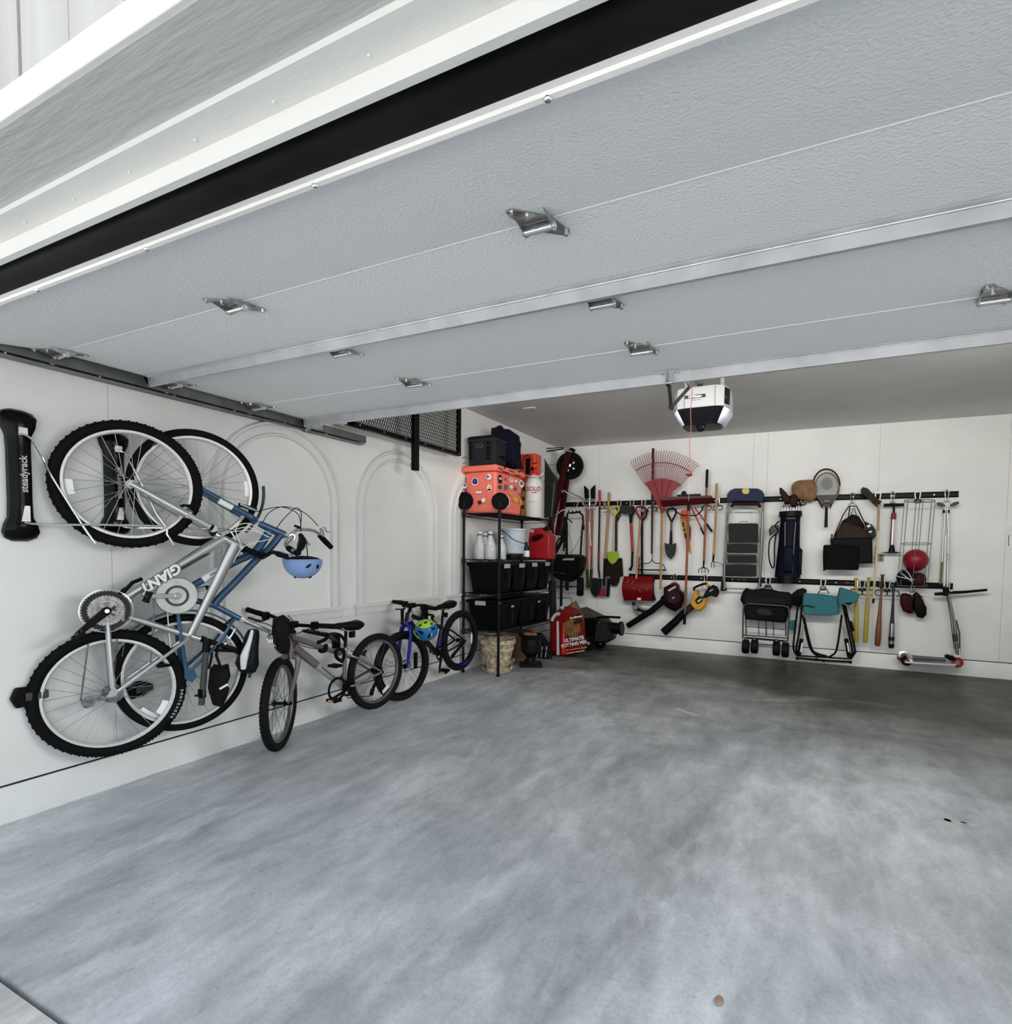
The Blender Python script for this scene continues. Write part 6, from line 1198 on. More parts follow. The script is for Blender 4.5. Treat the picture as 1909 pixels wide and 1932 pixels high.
# leaf rake
LR = mat('rake_red', srgb(150, 28, 36), .42, noise=.08, bump=.05)
t = T('leaf_rake', 'large red fan leaf rake held tines up on a wooden shaft', 'rake', 1247, 1110); tb('shaft', t, [(1249, 955), (1246, 1112)], .0165, WOOD, .15)
ap = (1249, 962); A0, A1 = -2.165, -.905
def fan(r_, a): return (ap[0]+r_*math.cos(a), ap[1]+r_*math.sin(a)*1.0)
pts = [fan(60, a) for a in np.linspace(A0+.03, A1-.02, 15)]; pts = [(u, v+1) for u, v in pts]
rs = [[B(ap[0]-3, ap[1], .17), B(ap[0]+3, ap[1]+2, .17)]]
pr('fan_body', t, [(1245, 962), (1228, 928)]+pts+[(1270, 926), (1254, 962)], .012, LR, .16, .002)
b = MB()
for k in range(30):
    a = A0+(A1-A0)*k/29; rt_ = 112-abs(k-14.5)*0.15; b.tube([B(*fan(56, a), .17), B(*fan(90, a), .17), B(*fan(rt_-6, a+.005), .18), B(*fan(rt_, a+.03), .23)], .0042, n=5)
b.build('tines', LR, t); tb('cross_band', t, [fan(89, a) for a in np.linspace(A0, A1, 16)], .006, LR, .175); tb('socket', t, [(1249, 940), (1249, 968)], [.016, .024], LR, .165)
for a in (-1.57, -1.3, -1.83): tb('rib', t, [fan(4, a), fan(58, a)], .005, DRED, .178)
# small black shovel
t = T('small_shovel', 'small shovel with black D-grip, short wooden shaft and dark pointed blade', 'shovel', 1265, 1055); dgrip(t, 1259, 961, 1275, 985, BLK, .1, .013); tb('shaft', t, [(1266.5, 984), (1266, 1002)], .015, OWOOD, .1); tb('socket', t, [(1266, 1002), (1265.5, 1026)], [.016, .022], BLKM, .1)
DB = _m['dark_blade']; pr('blade', t, [(1254, 1024), (1261, 1027), (1265, 1023), (1270, 1027), (1276, 1024), (1275, 1040), (1272, 1049), (1266, 1055), (1260, 1051), (1256, 1042)], .02, DB, .09)
# yellow pennant
t = T('pennant', 'orange and yellow pennant with black markings hanging behind the push broom shaft', 'pennant', 1295, 1045); YO = mat('pennant_yellow', srgb(205, 150, 50), .7, noise=.08, bump=.15); pr('felt', t, [(1283, 976), (1298, 985), (1304, 1046), (1296, 1034)], .012, YO, .05, .001); pr('orange_top', t, [(1285, 962), (1300, 962), (1301, 984), (1294, 983), (1284, 976)], .02, OR, .05); pr('red_edge', t, [(1298, 984), (1304, 996), (1303, 1022), (1298, 1000)], .015, DRED, .045)
text('~212', .07, B(1291, 1000, .065), B(1295, 1020, .06)-B(1287, 980, .06), V((1, 0, .25)), BLK, t, bold=.002)
# push broom
t = T('push_broom', 'wide red push broom hung head up with a long brown shaft', 'broom', 1292, 1178)
pr('bristle_block', t, [(1250, 942), (1254, 939), (1343, 936), (1346, 942), (1345, 950), (1300, 953), (1254, 956), (1250, 952)], .10, mat('bristle_red', srgb(96, 12, 16), .8, noise=.25, nscale=60, bump=.6), .12, .008)
pr('bristles', t, [(1251, 939), (1343, 936), (1344, 940), (1254, 945), (1250, 945)], .09, mat('bristle_grey', srgb(112, 76, 78), .9, noise=.4, nscale=120, bump=1.), .135, .003); pr('scraper_bar', t, [(1278, 934), (1322, 932), (1322, 937), (1278, 938)], .04, BLK, .12); MB().cyl(B(1290, 931, .13), B(1290, 931, .16), .035).build('scraper_knob', BLK, t)
b = MB(); b.tube([B(u, v, .19) for u, v in ((1267, 956), (1276, 966), (1286, 972), (1312, 973), (1320, 968), (1327, 957))], .008); b.build('brace', BLKM, t); tb('socket', t, [(1299, 950), (1299, 964)], .02, BLKM, .19); tb('shaft', t, [(1299, 962), (1296, 1050), (1292, 1162)], .017, WOOD2, .19); tb('end_grip', t, [(1292, 1158), (1291, 1178)], .019, BLK, .19); tb('grey_sleeve', t, [(1294, 1110), (1292, 1159)], .018, GREY2 := mat('taupe', srgb(120, 100, 90), .5, bump=.05), .19)
t = T('loppers', 'pair of dark red handled loppers with black grips behind the broom', 'loppers', 1325, 1008); tb('handle', t, [(1303, 955), (1324, 999)], .009, RED, .08); tb('grip', t, [(1322, 996), (1328, 1009)], .012, BLK, .08); tb('handle', t, [(1310, 957), (1334, 990)], .009, RED, .08); tb('grip', t, [(1333, 989), (1343, 1003)], .015, BLK, .08)
t = T('cultivator', 'four tined cultivator with a reddish shaft and black top grip', 'cultivator', 1328, 1081); tb('end_grip', t, [(1334, 886), (1333, 920)], .018, BLK, .12); tb('shaft', t, [(1333, 918), (1331, 975), (1328, 1058)], .0155, WOOD2, .12); tb('socket', t, [(1328, 1055), (1327, 1072)], [.015, .009], BLKM, .12)
b = MB()
for k in (-1.5, -.5, .5, 1.5): b.tube([B(1327, 1070, .12), B(1327+k*4, 1071+abs(k), .14), B(1327+k*6.3, 1076, .16), B(1327+k*6, 1081, .15)], .005, sm=3, n=6)
b.build('tines', BLKM, t)
t = T('hand_fork', 'slim pale wooden shafted weeding fork just left of the step ladder', 'garden fork', 1347, 1071); tb('shaft', t, [(1352, 912), (1350, 985), (1346.5, 1048)], .0155, WOOD, .12); tb('socket', t, [(1346.5, 1045), (1345, 1060)], [.016, .01], BLKM, .12); b = MB()
for e in (1342, 1347): b.tube([B(1345, 1058, .12), B(e, 1062, .13), B(e, 1071, .14)], .005, n=6)
b.tube([B(1345, 1060, .12), B(1352, 1061, .12), B(1360, 1064, .12), B(1364, 1068, .12)], .004, sm=3, n=6); b.build('tines', BLKM, t)
# step ladder
t = T('step_ladder', 'folded grey step ladder with black treads and a blue tool tray on top', 'step ladder', 1400, 1115); LF = mat('ladder_grey', (.30, .30, .29), .35, .75, noise=.06, bump=.05)
tb('front_frame', t, [(1366, 1112), (1368, 1040), (1371, 968), (1374, 956), (1384, 953), (1426, 953), (1436, 957), (1438, 968), (1436, 1040), (1432, 1108)], .0125, LF, .14, sm=0); tb('inner_frame', t, [(1374, 988), (1375, 968), (1380, 960), (1430, 960), (1434, 968), (1434, 988)], .009, LF, .17)
tb('rear_leg', t, [(1373, 948), (1369, 1020), (1364, 1095)], .011, LF, .08); tb('rear_leg', t, [(1441, 948), (1439, 1020), (1434, 1095)], .011, LF, .08)
TRD = mat('tread_black', (.045, .047, .046), .6, noise=.08, bump=.3, bscale=200)
for i, (a, c, w0, w1) in enumerate(((989, 1025, 1373, 1431), (1027, 1043, 1372, 1429), (1048, 1063, 1371, 1428), (1066, 1087, 1369, 1427))):
    s = pr('tread', t, rbox(w0, a, w1, c), .03, TRD, .15-.012*i, .006)
    if i in (0, 2): MB().tube([B(u, v, .185-.012*i) for u, v in ((w0, a+2), (w0+3, a-1), (w1-3, a-1), (w1, a+2), (w1, c-3), (w1-3, c), (w0+3, c), (w0, c-3))], .0065, closed=True).build('tread_rim', LF, t)
tb('cross_bar', t, [(1370, 1044), (1430, 1045)], .010, LF, .15); tb('cross_bar', t, [(1366, 1088), (1429, 1090)], .010, LF, .15); tb('bottom_bar', t, [(1367, 1104), (1370, 1110), (1424, 1112), (1430, 1108)], .009, LF, .14); tb('catch', t, [(1395, 988), (1396, 984), (1409, 984), (1410, 988)], .005, LF, .17)
pr('foot', t, [(1362, 1094), (1367, 1094), (1372, 1114), (1360, 1115)], .06, BLK, .07); pr('foot', t, [(1431, 1094), (1436, 1094), (1437, 1106), (1430, 1108)], .06, BLK, .07)
bl('tool_tray', t, [(1371, 946), (1372, 934), (1377, 926), (1386, 922), (1430, 922), (1438, 926), (1442, 933), (1442, 948), (1434, 949), (1432, 945), (1381, 945), (1379, 949)], .16, mat('tray_blue', srgb(30, 50, 96), .35, noise=.1, bump=.05), .05, .08); pr('yellow_label', t, [(1400, 924), (1402, 922), (1412, 922), (1414, 927), (1411, 932), (1403, 932), (1400, 928)], .006, mat('label_yellow', srgb(222, 200, 90), .4, bump=.02), .215, 0)
tb('maroon_bar', t, [(1380, 957), (1384, 950), (1430, 950), (1434, 957)], .022, mat('maroon_grip', srgb(70, 28, 40), .5, bump=.1), .17); 
# golf bag
t = T('golf_bag', 'navy golf bag full of clubs hanging between the rails', 'golf bag', 1488, 1100); GN = mat('golf_navy', srgb(14, 20, 42), .6, noise=.12, bump=.2)
c0, c1 = B(1491, 970, .17), B(1485, 1090, .17); r_ = 17*M1; b = MB(); rs = []
for k in range(9):
    a = k/8; c = c0+(c1-c0)*a; rr_ = r_*(1.0+.28*a-.12*math.sin(PI*a)*(1-a)); rs.append([c+V((rr_*math.cos(x), rr_*.75*math.sin(x), 0)) for x in np.linspace(0, 2*PI, 20, endpoint=False)])
b.rings(rs); b.build('body', GN, t, noise=.003); bl('side_pocket', t, [(1500, 1031), (1508, 1031), (1514, 1038), (1513, 1060), (1512, 1084), (1506, 1087), (1498, 1085)], .13, GN, .08, .2); bl('front_pocket', t, [(1478, 1030), (1494, 1030), (1497, 1050), (1494, 1080), (1476, 1080)], .06, GN, .26, .2)
tb('base', t, [(1485, 1086), (1485, 1100)], [.12, .125], BLK, .17, n=20); tb('top_collar', t, [(1491, 965), (1491, 975)], [.130, .132], BLK, .17, n=20)
for u0, u1 in ((1481, 1480), (1501, 1494)): tb('zip', t, [(u0, 985), (u1, 1080)], .004, mat('zip_grey', (.3, .32, .36), .4, .4, bump=.02), .28)
b = MB(); b.tube([B(u, v, .17) for u, v in ((1470, 983), (1462, 992), (1468, 1002), (1458, 1012), (1452, 1020), (1450, 1040), (1452, 1060), (1458, 1072), (1461, 1060), (1461, 1030), (1464, 1008))], .02, sm=3, flat=.4); b.build('shoulder_strap', BLKC := mat('strap_black', (.012, .012, .02), .7, bump=.2), t)
bl('side_pouch', t, [(1450, 1000), (1456, 991), (1468, 990), (1470, 998), (1462, 1002), (1452, 1012)], .06, GREY, .12, .3); text('~4', .05, B(1492, 978, .29), (1, 0, 0), (0, 0, 1), GREY, t)
for i in range(9):
    u = 1477+3.6*i; q = MB(); p0, p1 = B(u, 972, .12+.012*(i % 4)), B(u-1+(i % 3), 958-(i % 3)*2, .12+.014*(i % 4)); q.cyl(p0, p1, .006); q.bar(p1, p1+V((.02, -.01, .035)), .018, .012); q.build('club_head', CHR, t)
BRW = mat('brown_leather', srgb(66, 34, 26), .55, noise=.2, bump=.2)
for pl in ([(1470, 921), (1474, 920), (1482, 928), (1489, 937), (1494, 950), (1480, 952), (1477, 940), (1471, 932)], [(1490, 935), (1500, 932), (1506, 940), (1505, 955), (1493, 957), (1489, 946)]): bl('club_cover', t, pl, .07, BRW, .13, .25)
tb('grip', t, [(1500, 958), (1506, 941), (1511, 955)], .016, BLK, .15)
# fluffy straw-brown hat
t = T('fluffy_hat', 'fluffy tan cap hanging between the golf clubs and the rackets', 'hat', 1517, 943); FUR = mat('tan_fur', srgb(140, 106, 76), .9, noise=.22, nscale=14, bump=.3, bscale=25)
MB().ball(B(1517, 924, .09), (.15, .07, .13), n=32, m=18).build('crown', FUR, t, noise=.012); MB().ball(B(1528, 934, .09), (.07, .06, .09), n=20, m=12).build('ear_flap', FUR, t, noise=.01)
# rackets
t = T('racket', 'old racket with pale strings and a black handle on the upper rail', 'racket', 1559, 996); RF = mat('racket_bronze', srgb(124, 98, 66), .4, .4, bump=.03)
hd = [(1560+23*math.cos(a)*(1 if math.sin(a) < 0 else 1-.45*math.sin(a)**2.2), 922+(30*math.sin(a) if math.sin(a) < 0 else 31*math.sin(a))) for a in np.linspace(0, 2*PI, 40, endpoint=False)]
tb('frame', t, hd, .008, RF, .11, closed=True); b = MB()
for k in range(-9, 10):
    x = k*2.3; s_ = math.sqrt(max(0, 1-(x/23)**2)); b.tube([B(1560+x, 922-29*s_, .11), B(1560+x, 922+28*s_*(1-.1*abs(k)/9), .11)], .0014, n=4)
for k in range(-11, 11):
    y = k*2.5; w_ = 23*math.sqrt(max(0, 1-(y/30)**2))*(1 if y < 0 else 1-.35*(y/30)**2); b.tube([B(1560-w_, 922+y, .11), B(1560+w_, 922+y, .11)], .0014, n=4)
b.build('strings', mat('string_pale', (.45, .45, .42), .5, bump=.02), t); pr('stencil', t, ell(1560, 912, 11, 12, 14), .0015, mat('stencil_grey', (.30, .31, .30), .7, alpha=.45, bump=.02), .112, 0)
tb('throat', t, [(1551, 942), (1556, 954), (1559, 958), (1563, 954), (1569, 942)], .009, GREY, .11); tb('handle', t, [(1559, 956), (1558, 995)], [.015, .019], BLK, .11)
t = T('racket', 'black framed racket behind the old pale strung racket', 'racket', 1556, 955); hd = [(1559+25*math.cos(a), 915+30*math.sin(a)) for a in np.linspace(PI, 2*PI, 18)]+[(1578, 935), (1568, 952), (1566, 958)]; hd = [(1552, 958), (1541, 938)]+hd; tb('frame', t, hd, .009, BLKM, .06, sm=2); pr('throat_bar', t, rbox(1551, 946, 1566, 953), .02, BLK, .05)
# tan and black bag + black cushion
t = T('work_bag', 'tan and black canvas bag hanging from black straps', 'bag', 1605, 1063); TAN = mat('taupe_canvas', srgb(84, 68, 56), .8, noise=.12, bump=.3); pl = [(1573, 1014), (1588, 984), (1612, 990), (1630, 997), (1645, 1014)]
bl('canvas', t, pl+[(1645, 1018), (1573, 1018)], .10, TAN, .05, .15); bl('lower_pouch', t, [(1566, 1015), (1645, 1013), (1646, 1063), (1600, 1064), (1568, 1060)], .13, BAGM, .04, .1, .003); bl('folded_lining', t, [(1587, 984), (1608, 970), (1620, 974), (1630, 990), (1632, 998), (1610, 993)], .07, mat('dark_plum', srgb(48, 28, 30), .7, noise=.3, bump=.4), .06, .2, .005)
for pts in ([(1573, 1013), (1590, 972), (1598, 960), (1602, 955)], [(1602, 955), (1616, 955)], [(1616, 955), (1622, 968), (1632, 988), (1643, 1013)], [(1600, 980), (1602, 965), (1603, 956)], [(1604, 975), (1611, 957), (1616, 975)]): tb('strap', t, pts, .012, BLKC, .12, flat=.5)
bl('side_pouch', t, [(1632, 984), (1645, 990), (1652, 1000), (1652, 1012), (1646, 1018), (1634, 1004)], .08, mat('grey_pouch', (.07, .07, .07), .7, bump=.2), .06, .2); pr('white_patch', t, [(1634, 992), (1641, 989), (1643, 993), (1637, 996)], .01, WHT, .13, .001); pr('buckle', t, [(1638, 1003), (1644, 1001), (1645, 1004), (1640, 1006)], .01, WHT, .13, .001); pr('buckle', t, rbox(1567, 1008, 1571, 1017), .02, GREY, .17)
t = T('stadium_cushion', 'black padded cushion hanging in front of the tan and black bag', 'cushion', 1585, 1077); bl('pad', t, [(1553, 1030), (1556, 1028), (1590, 1028), (1620, 1030), (1620, 1073), (1618, 1076), (1590, 1075), (1558, 1075), (1553, 1078), (1552, 1050)], .06, mat('cushion_black', (.006, .006, .008), .8, bump=.3), .16, .08)
# outlet and switch
for (u0, v0, u1, v1, lb, m) in ((1656, 1045, 1667, 1060, 'tan wall outlet plate beside the hockey stick', mat('outlet_tan', srgb(168, 162, 130), .5, bump=.02)), (1893.5, 989, 1909.5, 1010, 'white double light switch plate at the right edge', WHT)):
    p, q = B(u0, v0, 0), B(u1, v1, 0); t = thing('wall_plate', lb, 'wall plate', ((p.x+q.x)/2, YB, q.z)); MB().bb((p.x, YB-.006, q.z), (q.x, YB, p.z)).build('plate', m, t, bevel=.003)
    if u0 < 1700:
        for k in (.3, .7): z_ = q.z+(p.z-q.z)*k; MB().cyl(((p.x+q.x)/2, YB-.006, z_), ((p.x+q.x)/2, YB-.009, z_), .016, n=14).build('socket', mat('socket_brown', srgb(110, 100, 78), .5, bump=.02), t)
    else:
        for k in (.3, .7): MB().box((p.x+(q.x-p.x)*k, YB-.009, (p.z+q.z)/2), (.012, .012, .03)).build('toggle', WHT, t)
p = B(1902, 1012, .0); tb('conduit', t, [(1903, 1010), (1902.5, 1030)], .003, GREY, .005)
# hockey stick
t = T('hockey_stick', 'wooden hockey stick with a dark taped blade at the top', 'hockey stick', 1647, 1139); pr('blade', t, [(1623, 924), (1628, 919), (1637, 922), (1652, 938), (1659, 944), (1661, 955), (1655, 958), (1648, 952), (1634, 938), (1624, 930)], .02, mat('tape_grey', srgb(78, 80, 70), .8, noise=.25, bump=.4), .14)
HS = mat('stick_wood', srgb(176, 138, 104), .5, noise=.1, bump=.05, stretch=(6, 6, .6)); SWD = mat('stick_cream', srgb(206, 190, 150), .45, noise=.05, bump=.03)
def stk(nm, a, c, m, w_=.030): MB().bar(B(*a, .15), B(*c, .15), .022, w_, (0, 1, 0)).build(nm, m, t)
stk('upper_shaft', (1658, 952), (1656.5, 1000), HS); stk('shaft', (1656.5, 999), (1647.5, 1130), SWD); stk('end_tape', (1648, 1129), (1647, 1138), BLK, .04)
up_ = B(1656, 1000, .16)-B(1649, 1090, .16); text('SHERWOOD', .036, B(1652.5, 1047, .163), up_, V((-1, 0, 0)), BLK, t, bold=.002); MB().bar(B(1650.5, 1100, .164), B(1648.3, 1120, .164), .003, .006, (0, 1, 0)).build('stripe', BLK, t)
# floor pump
t = T('bicycle_pump', 'black floor pump with a silver barrel hanging from its T-handle', 'pump', 1682, 1043); tb('t_handle', t, [(1667, 953), (1705, 952.5)], .018, BLK, .08); tb('rod', t, [(1686, 953), (1686, 968)], .012, BLK, .08); tb('cap', t, [(1686, 968), (1685.5, 980)], .026, DRED, .08); tb('barrel', t, [(1685, 978), (1682.5, 1032)], .019, ALU, .08); tb('hose', t, [(1681, 975), (1682, 985), (1680, 1005), (1678.5, 1032)], .006, DRED, .1); tb('base', t, [(1682.5, 1028), (1682, 1042)], [.022, .036], BLK, .08); pr('foot_plate', t, [(1658, 1043), (1675, 1041), (1690, 1041), (1701, 1043), (1690, 1044), (1675, 1044)], .05, BLK, .06, .002)
# wire ball cage and balls
t = T('ball_cage', 'tall grey wire ball cage hanging on the right side of the rails', 'ball rack', 1722, 1106); b = MB(); WG = mat('cage_wire', (.20, .205, .2), .4, .6, bump=.02)
tp = [B(1735+29*math.cos(a), 945+3*math.sin(a), .17+.11*math.sin(a)) for a in np.linspace(0, 2*PI, 28, endpoint=False)]; b.tube(tp, .0045, closed=True, n=6); md = [B(1728.5+28.5*math.cos(a), 1026+2*math.sin(a), .17+.11*math.sin(a)) for a in np.linspace(0, 2*PI, 28, endpoint=False)]; b.tube(md, .0035, closed=True, n=6)
bt = [B(u, v, o) for u, v, o in ((1692, 1105, .29), (1749, 1107, .29), (1751, 1104, .05), (1696, 1102, .05))]; b.tube(bt, .0045, closed=True, n=6)
for i, k in enumerate((0, 3, 7, 11, 14, 17, 20, 22, 25)):
    p = tp[k]; q = B(1721+28.5*math.cos(2*PI*k/28), 1105, .17+.115*math.sin(2*PI*k/28)); b.tube([p, q], .0035, n=6)
b.build('wire_frame', WG, t)
c = B(1727, 1057, .17); tag(MB().ball(c, 20.8*mpp(c), n=28, m=18).build('rubber_ball', mat('ball_crimson', srgb(142, 16, 40), .4, noise=.08, bump=.08)), 'crimson playground ball slightly deflated inside the wire cage', 'ball')
c = B(1710, 1090, .17); s_ = mat('net_black', (.015, .016, .015), .6, bump=.1); bo = thing('net_ball', 'black ball with white lines at the bottom left of the cage', 'ball', c+V((0, 0, -.1))); MB().ball(c, (.10, .1, .10), n=24, m=14).build('skin', s_, bo)
b = MB()
for k in range(3): rx = Matrix.Rotation(.8*k+.3, 3, (.3, .6, .7)); b.tube([c+rx @ V((.101*math.cos(a), .101*math.sin(a), 0)) for a in np.linspace(0, 2*PI, 30, endpoint=False)], .004, closed=True, n=5)
b.build('white_line', WHT, bo)
c = B(1733, 1094, .19); tag(MB().ball(c, (.072, .07, .082), Matrix.Rotation(.3, 3, 'Y'), n=22, m=14).build('football', mat('football_brown', srgb(84, 42, 42), .6, noise=.15, bump=.3)), 'small brown football at the bottom right of the cage', 'football')
# pair of poles
for (uu, pts, g_, lb) in ((1782, [(1783, 955), (1781, 1000), (1777, 1062)], [(1766, 949), (1772, 948), (1780, 952), (1782, 956), (1774, 956), (1767, 953)], 'left silver pole with grey paddle grip and olive lower half'), (1789, [(1787, 955), (1789, 1000), (1787, 1108)], [(1791, 953), (1798, 948), (1806, 946.5), (1808, 950), (1802, 954), (1793, 956)], 'right silver pole with grey paddle grip above the scooter')):
    t = T('telescopic_pole', lb, 'pole', uu, 1108, 'telescopic poles above the scooter'); tb('shaft', t, pts, .010, ALU if uu > 1785 else CHR, .08); pr('paddle_grip', t, g_, .05, GREY, .08, .006); tb('clamp', t, [(pts[1][0]-.2, 962), (pts[1][0]-.2, 968)], .013, BLK, .08)
    if uu < 1785: tb('olive_section', t, [(1777, 1060), (1774, 1102)], .012, mat('olive', srgb(120, 120, 72), .5, bump=.05), .08); tb('white_sleeve', t, [(1784, 1010), (1781, 1105)], .011, WHT, .10)
    else: tb('joint', t, [(1788.5, 1044), (1788, 1058)], .013, STL, .08)
# scooter
SCH = mat('scooter_tube', (.34, .35, .36), .3, .8, noise=.25, nscale=9, bump=.03); t = T('kick_scooter', 'silver kick scooter with black grips and red wheels hanging by its bar', 'scooter', 1750, 1256); tb('grip', t, [(1763, 1121), (1781, 1120)], .018, RUB, .16); tb('grip', t, [(1797, 1118), (1820, 1117), (1862, 1113)], [.018, .016, .014], RUB, .12); tb('bar_clamp', t, [(1784, 1108), (1785, 1124)], .030, BLK, .15)
tb('t_tube', t, [(1778, 1120), (1802, 1118)], .014, BLK, .15); tb('stem', t, [(1789, 1120), (1798, 1165), (1801, 1180)], .015, SCH, .16); tb('cable', t, [(1786, 1124), (1793, 1165), (1800, 1225)], .004, BLKM, .17); tb('lower_stem', t, [(1800, 1172), (1803, 1200), (1806, 1235)], .020, SCH, .16); tb('fold_joint', t, [(1802, 1196), (1803, 1210)], .024, GREY, .16)
tb('outer_fork', t, [(1804, 1170), (1810, 1195), (1811, 1250)], .007, GREY, .14); pr('neck_plate', t, [(1800, 1232), (1809, 1222), (1811, 1240), (1798, 1238)], .04, WHT, .13); pr('deck', t, [(1703, 1245), (1800, 1250), (1797, 1254), (1705, 1248)], .12, ALU, .10, .004); pr('grip_tape', t, [(1720, 1238), (1782, 1243), (1782, 1246), (1720, 1243)], .10, GREY, .09, .002)
tb('fender', t, [(1698, 1240), (1700, 1233), (1708, 1232), (1716, 1240), (1722, 1246)], .012, CHR, .16, sm=3, flat=2.2); bl('fold_block', t, [(1780, 1238), (1786, 1234), (1800, 1238), (1804, 1246), (1790, 1246)], .08, BLK, .10)
for u, v in ((1710, 1247), (1806, 1250)):
    c = B(u, v, .15); o = MB().lathe([(.022, -.014), (.048, -.014), (.055, -.008), (.055, .008), (.048, .014), (.022, .014)], c, (0, 1, 0), n=24, cap=False).build('wheel', BLK if u < 1750 else RED, t); MB().cyl(c-V((0, .015, 0)), c+V((0, .012, 0)), .024).build('hub', RED if u < 1750 else CHR, o)
c = B(1702, 1240, .11); MB().lathe([(.02, -.014), (.05, -.014), (.055, 0), (.05, .014), (.02, .014)], c, (0, 1, 0), n=24).build('red_wheel_guard', RED, t)
# baseball gloves
for pl, lb, m in (([(1698, 1124), (1702, 1119), (1712, 1119), (1720, 1123), (1723, 1140), (1722, 1157), (1715, 1158), (1703, 1153), (1698, 1140)], 'reddish brown leather baseball glove hanging on the left', mat('glove_red_brown', srgb(78, 32, 28), .6, noise=.2, bump=.3)), ([(1722, 1122), (1728, 1117), (1735, 1120), (1741, 1134), (1748, 1146), (1747, 1160), (1740, 1167), (1730, 1164), (1723, 1150)], 'dark leather baseball glove hanging on the right', mat('glove_dark', srgb(34, 20, 22), .6, noise=.2, bump=.3))):
    t = T('baseball_glove', lb, 'baseball glove', sum(p[0] for p in pl)/len(pl), max(p[1] for p in pl), 'baseball gloves under the ball cage'); bl('body', t, pl, .10, m, .05, .3, .004)
    cu = sum(p[0] for p in pl)/len(pl); dk = 1.5 if 'right' in lb else 0
    for k in (-1, 0, 1): tb('finger_seam', t, [(cu+k*6-2, 1126+dk*3), (cu+k*6.5, 1138+dk*3), (cu+k*5+1, 1152+dk*3)], .012, m, .135, sm=3)
    tb('lacing', t, [(cu-8, 1123), (cu-2, 1119+2), (cu+6, 1128)], .006, BRW if 'left' in lb else GREY, .15)
# bats
YB1 = mat('bat_yellow', srgb(188, 168, 72), .4, noise=.05, bump=.03)
def bat(u0, v0, u1, v1, m, lab, prof, grp='bats on the lower rail', off=.12, extra=None):
    p, q = B(u0, v0, off), B(u1, v1, off); L_ = (q-p).length; t = thing('baseball_bat', lab, 'baseball bat', q, grp); MB().lathe([(r, h*L_) for r, h in prof], p, q-p, n=20).build('barrel', m, t)
    MB().lathe([(.001, -.004), (.024, 0), (.024, .010), (.015, .02)], p, q-p, n=16).build('knob', m, t)
    if extra: MB().lathe([(r+.001, h*L_) for r, h in extra[0]], p, q-p, n=20, cap=False).build(extra[2], extra[1], t)
slim = [(.014, 0), (.014, .28), (.021, .45), (.024, .6), (.024, .98), (.018, 1), (.001, 1)]; fat = [(.013, 0), (.013, .3), (.018, .5), (.029, .72), (.033, .85), (.031, .98), (.02, 1), (.001, 1)]
bat(1615, 1091, 1615.5, 1213, YB1, 'slim yellow plastic bat, the left one beside the teal chair', slim); bat(1639, 1090, 1632, 1213, YB1, 'slim yellow plastic bat, the right one leaning slightly', slim)
bat(1665, 1084, 1655, 1219, mat('bat_wood', srgb(128, 78, 50), .4, noise=.15, bump=.05, stretch=(6, 6, .6), coat=.3), 'brown wooden baseball bat with a dark handle', fat, extra=([(.013, 0), (.013, .2)], DWOOD, 'dark_grip'))
bat(1686, 1099, 1681, 1223, mat('bat_metal', (.05, .055, .065), .2, .8, bump=.02), 'dark metal baseball bat with a shiny silver barrel', fat, extra=([(.026, .62), (.031, .8), (.0318, .93)], mat('bat_silver', (.5, .5, .52), .2, .9, noise=.3, nscale=4, bump=.01), 'silver_barrel'))
# folded wagon
t = T('folding_wagon', 'folded black utility wagon with four chunky wheels under the ladder', 'wagon', 1445, 1240); bl('fabric_body', t, [(1397, 1125), (1402, 1115), (1408, 1109), (1420, 1113), (1435, 1110), (1452, 1110), (1470, 1116), (1488, 1117), (1496, 1124), (1498, 1138), (1492, 1146), (1484, 1172), (1480, 1176), (1406, 1168), (1402, 1140), (1396, 1132)], .16, BAGM, .06, .12, .006)
bl('mesh_panel', t, [(1405, 1124), (1480, 1126), (1482, 1140), (1404, 1138)], .05, mat('charcoal_mesh', (.03, .032, .033), .8, noise=.2, bump=.3), .20, .1); bl('folded_cloth', t, [(1424, 1152), (1432, 1148), (1450, 1150), (1460, 1160), (1448, 1162), (1430, 1160)], .03, mat('cloth_grey', (.07, .07, .07), .8, noise=.3, bump=.4), .21, .3)
WF = mat('wagon_frame', (.09, .09, .09), .4, .4, bump=.03); tb('front_bow', t, [(1401, 1205), (1402, 1150), (1404, 1142), (1412, 1139), (1478, 1143), (1487, 1146), (1489, 1155), (1486, 1210)], .0105, WF, .26); tb('bottom_bar', t, [(1402, 1198), (1486, 1204)], .009, WF, .24); tb('axle_bar', t, [(1404, 1203), (1484, 1210)], .012, BLK, .20)
for u in (1407, 1431, 1445, 1459, 1482): tb('upright', t, [(u, 1165), (u+.5, 1200)], .006 if u in (1431, 1459) else .009, WF, .16)
tb('cross_wire', t, [(1408, 1182), (1480, 1188)], .005, BLKM, .17); tb('side_post', t, [(1409, 1115), (1408, 1140)], .010, WF, .2); tb('side_post', t, [(1483, 1118), (1481, 1146)], .010, WF, .2)
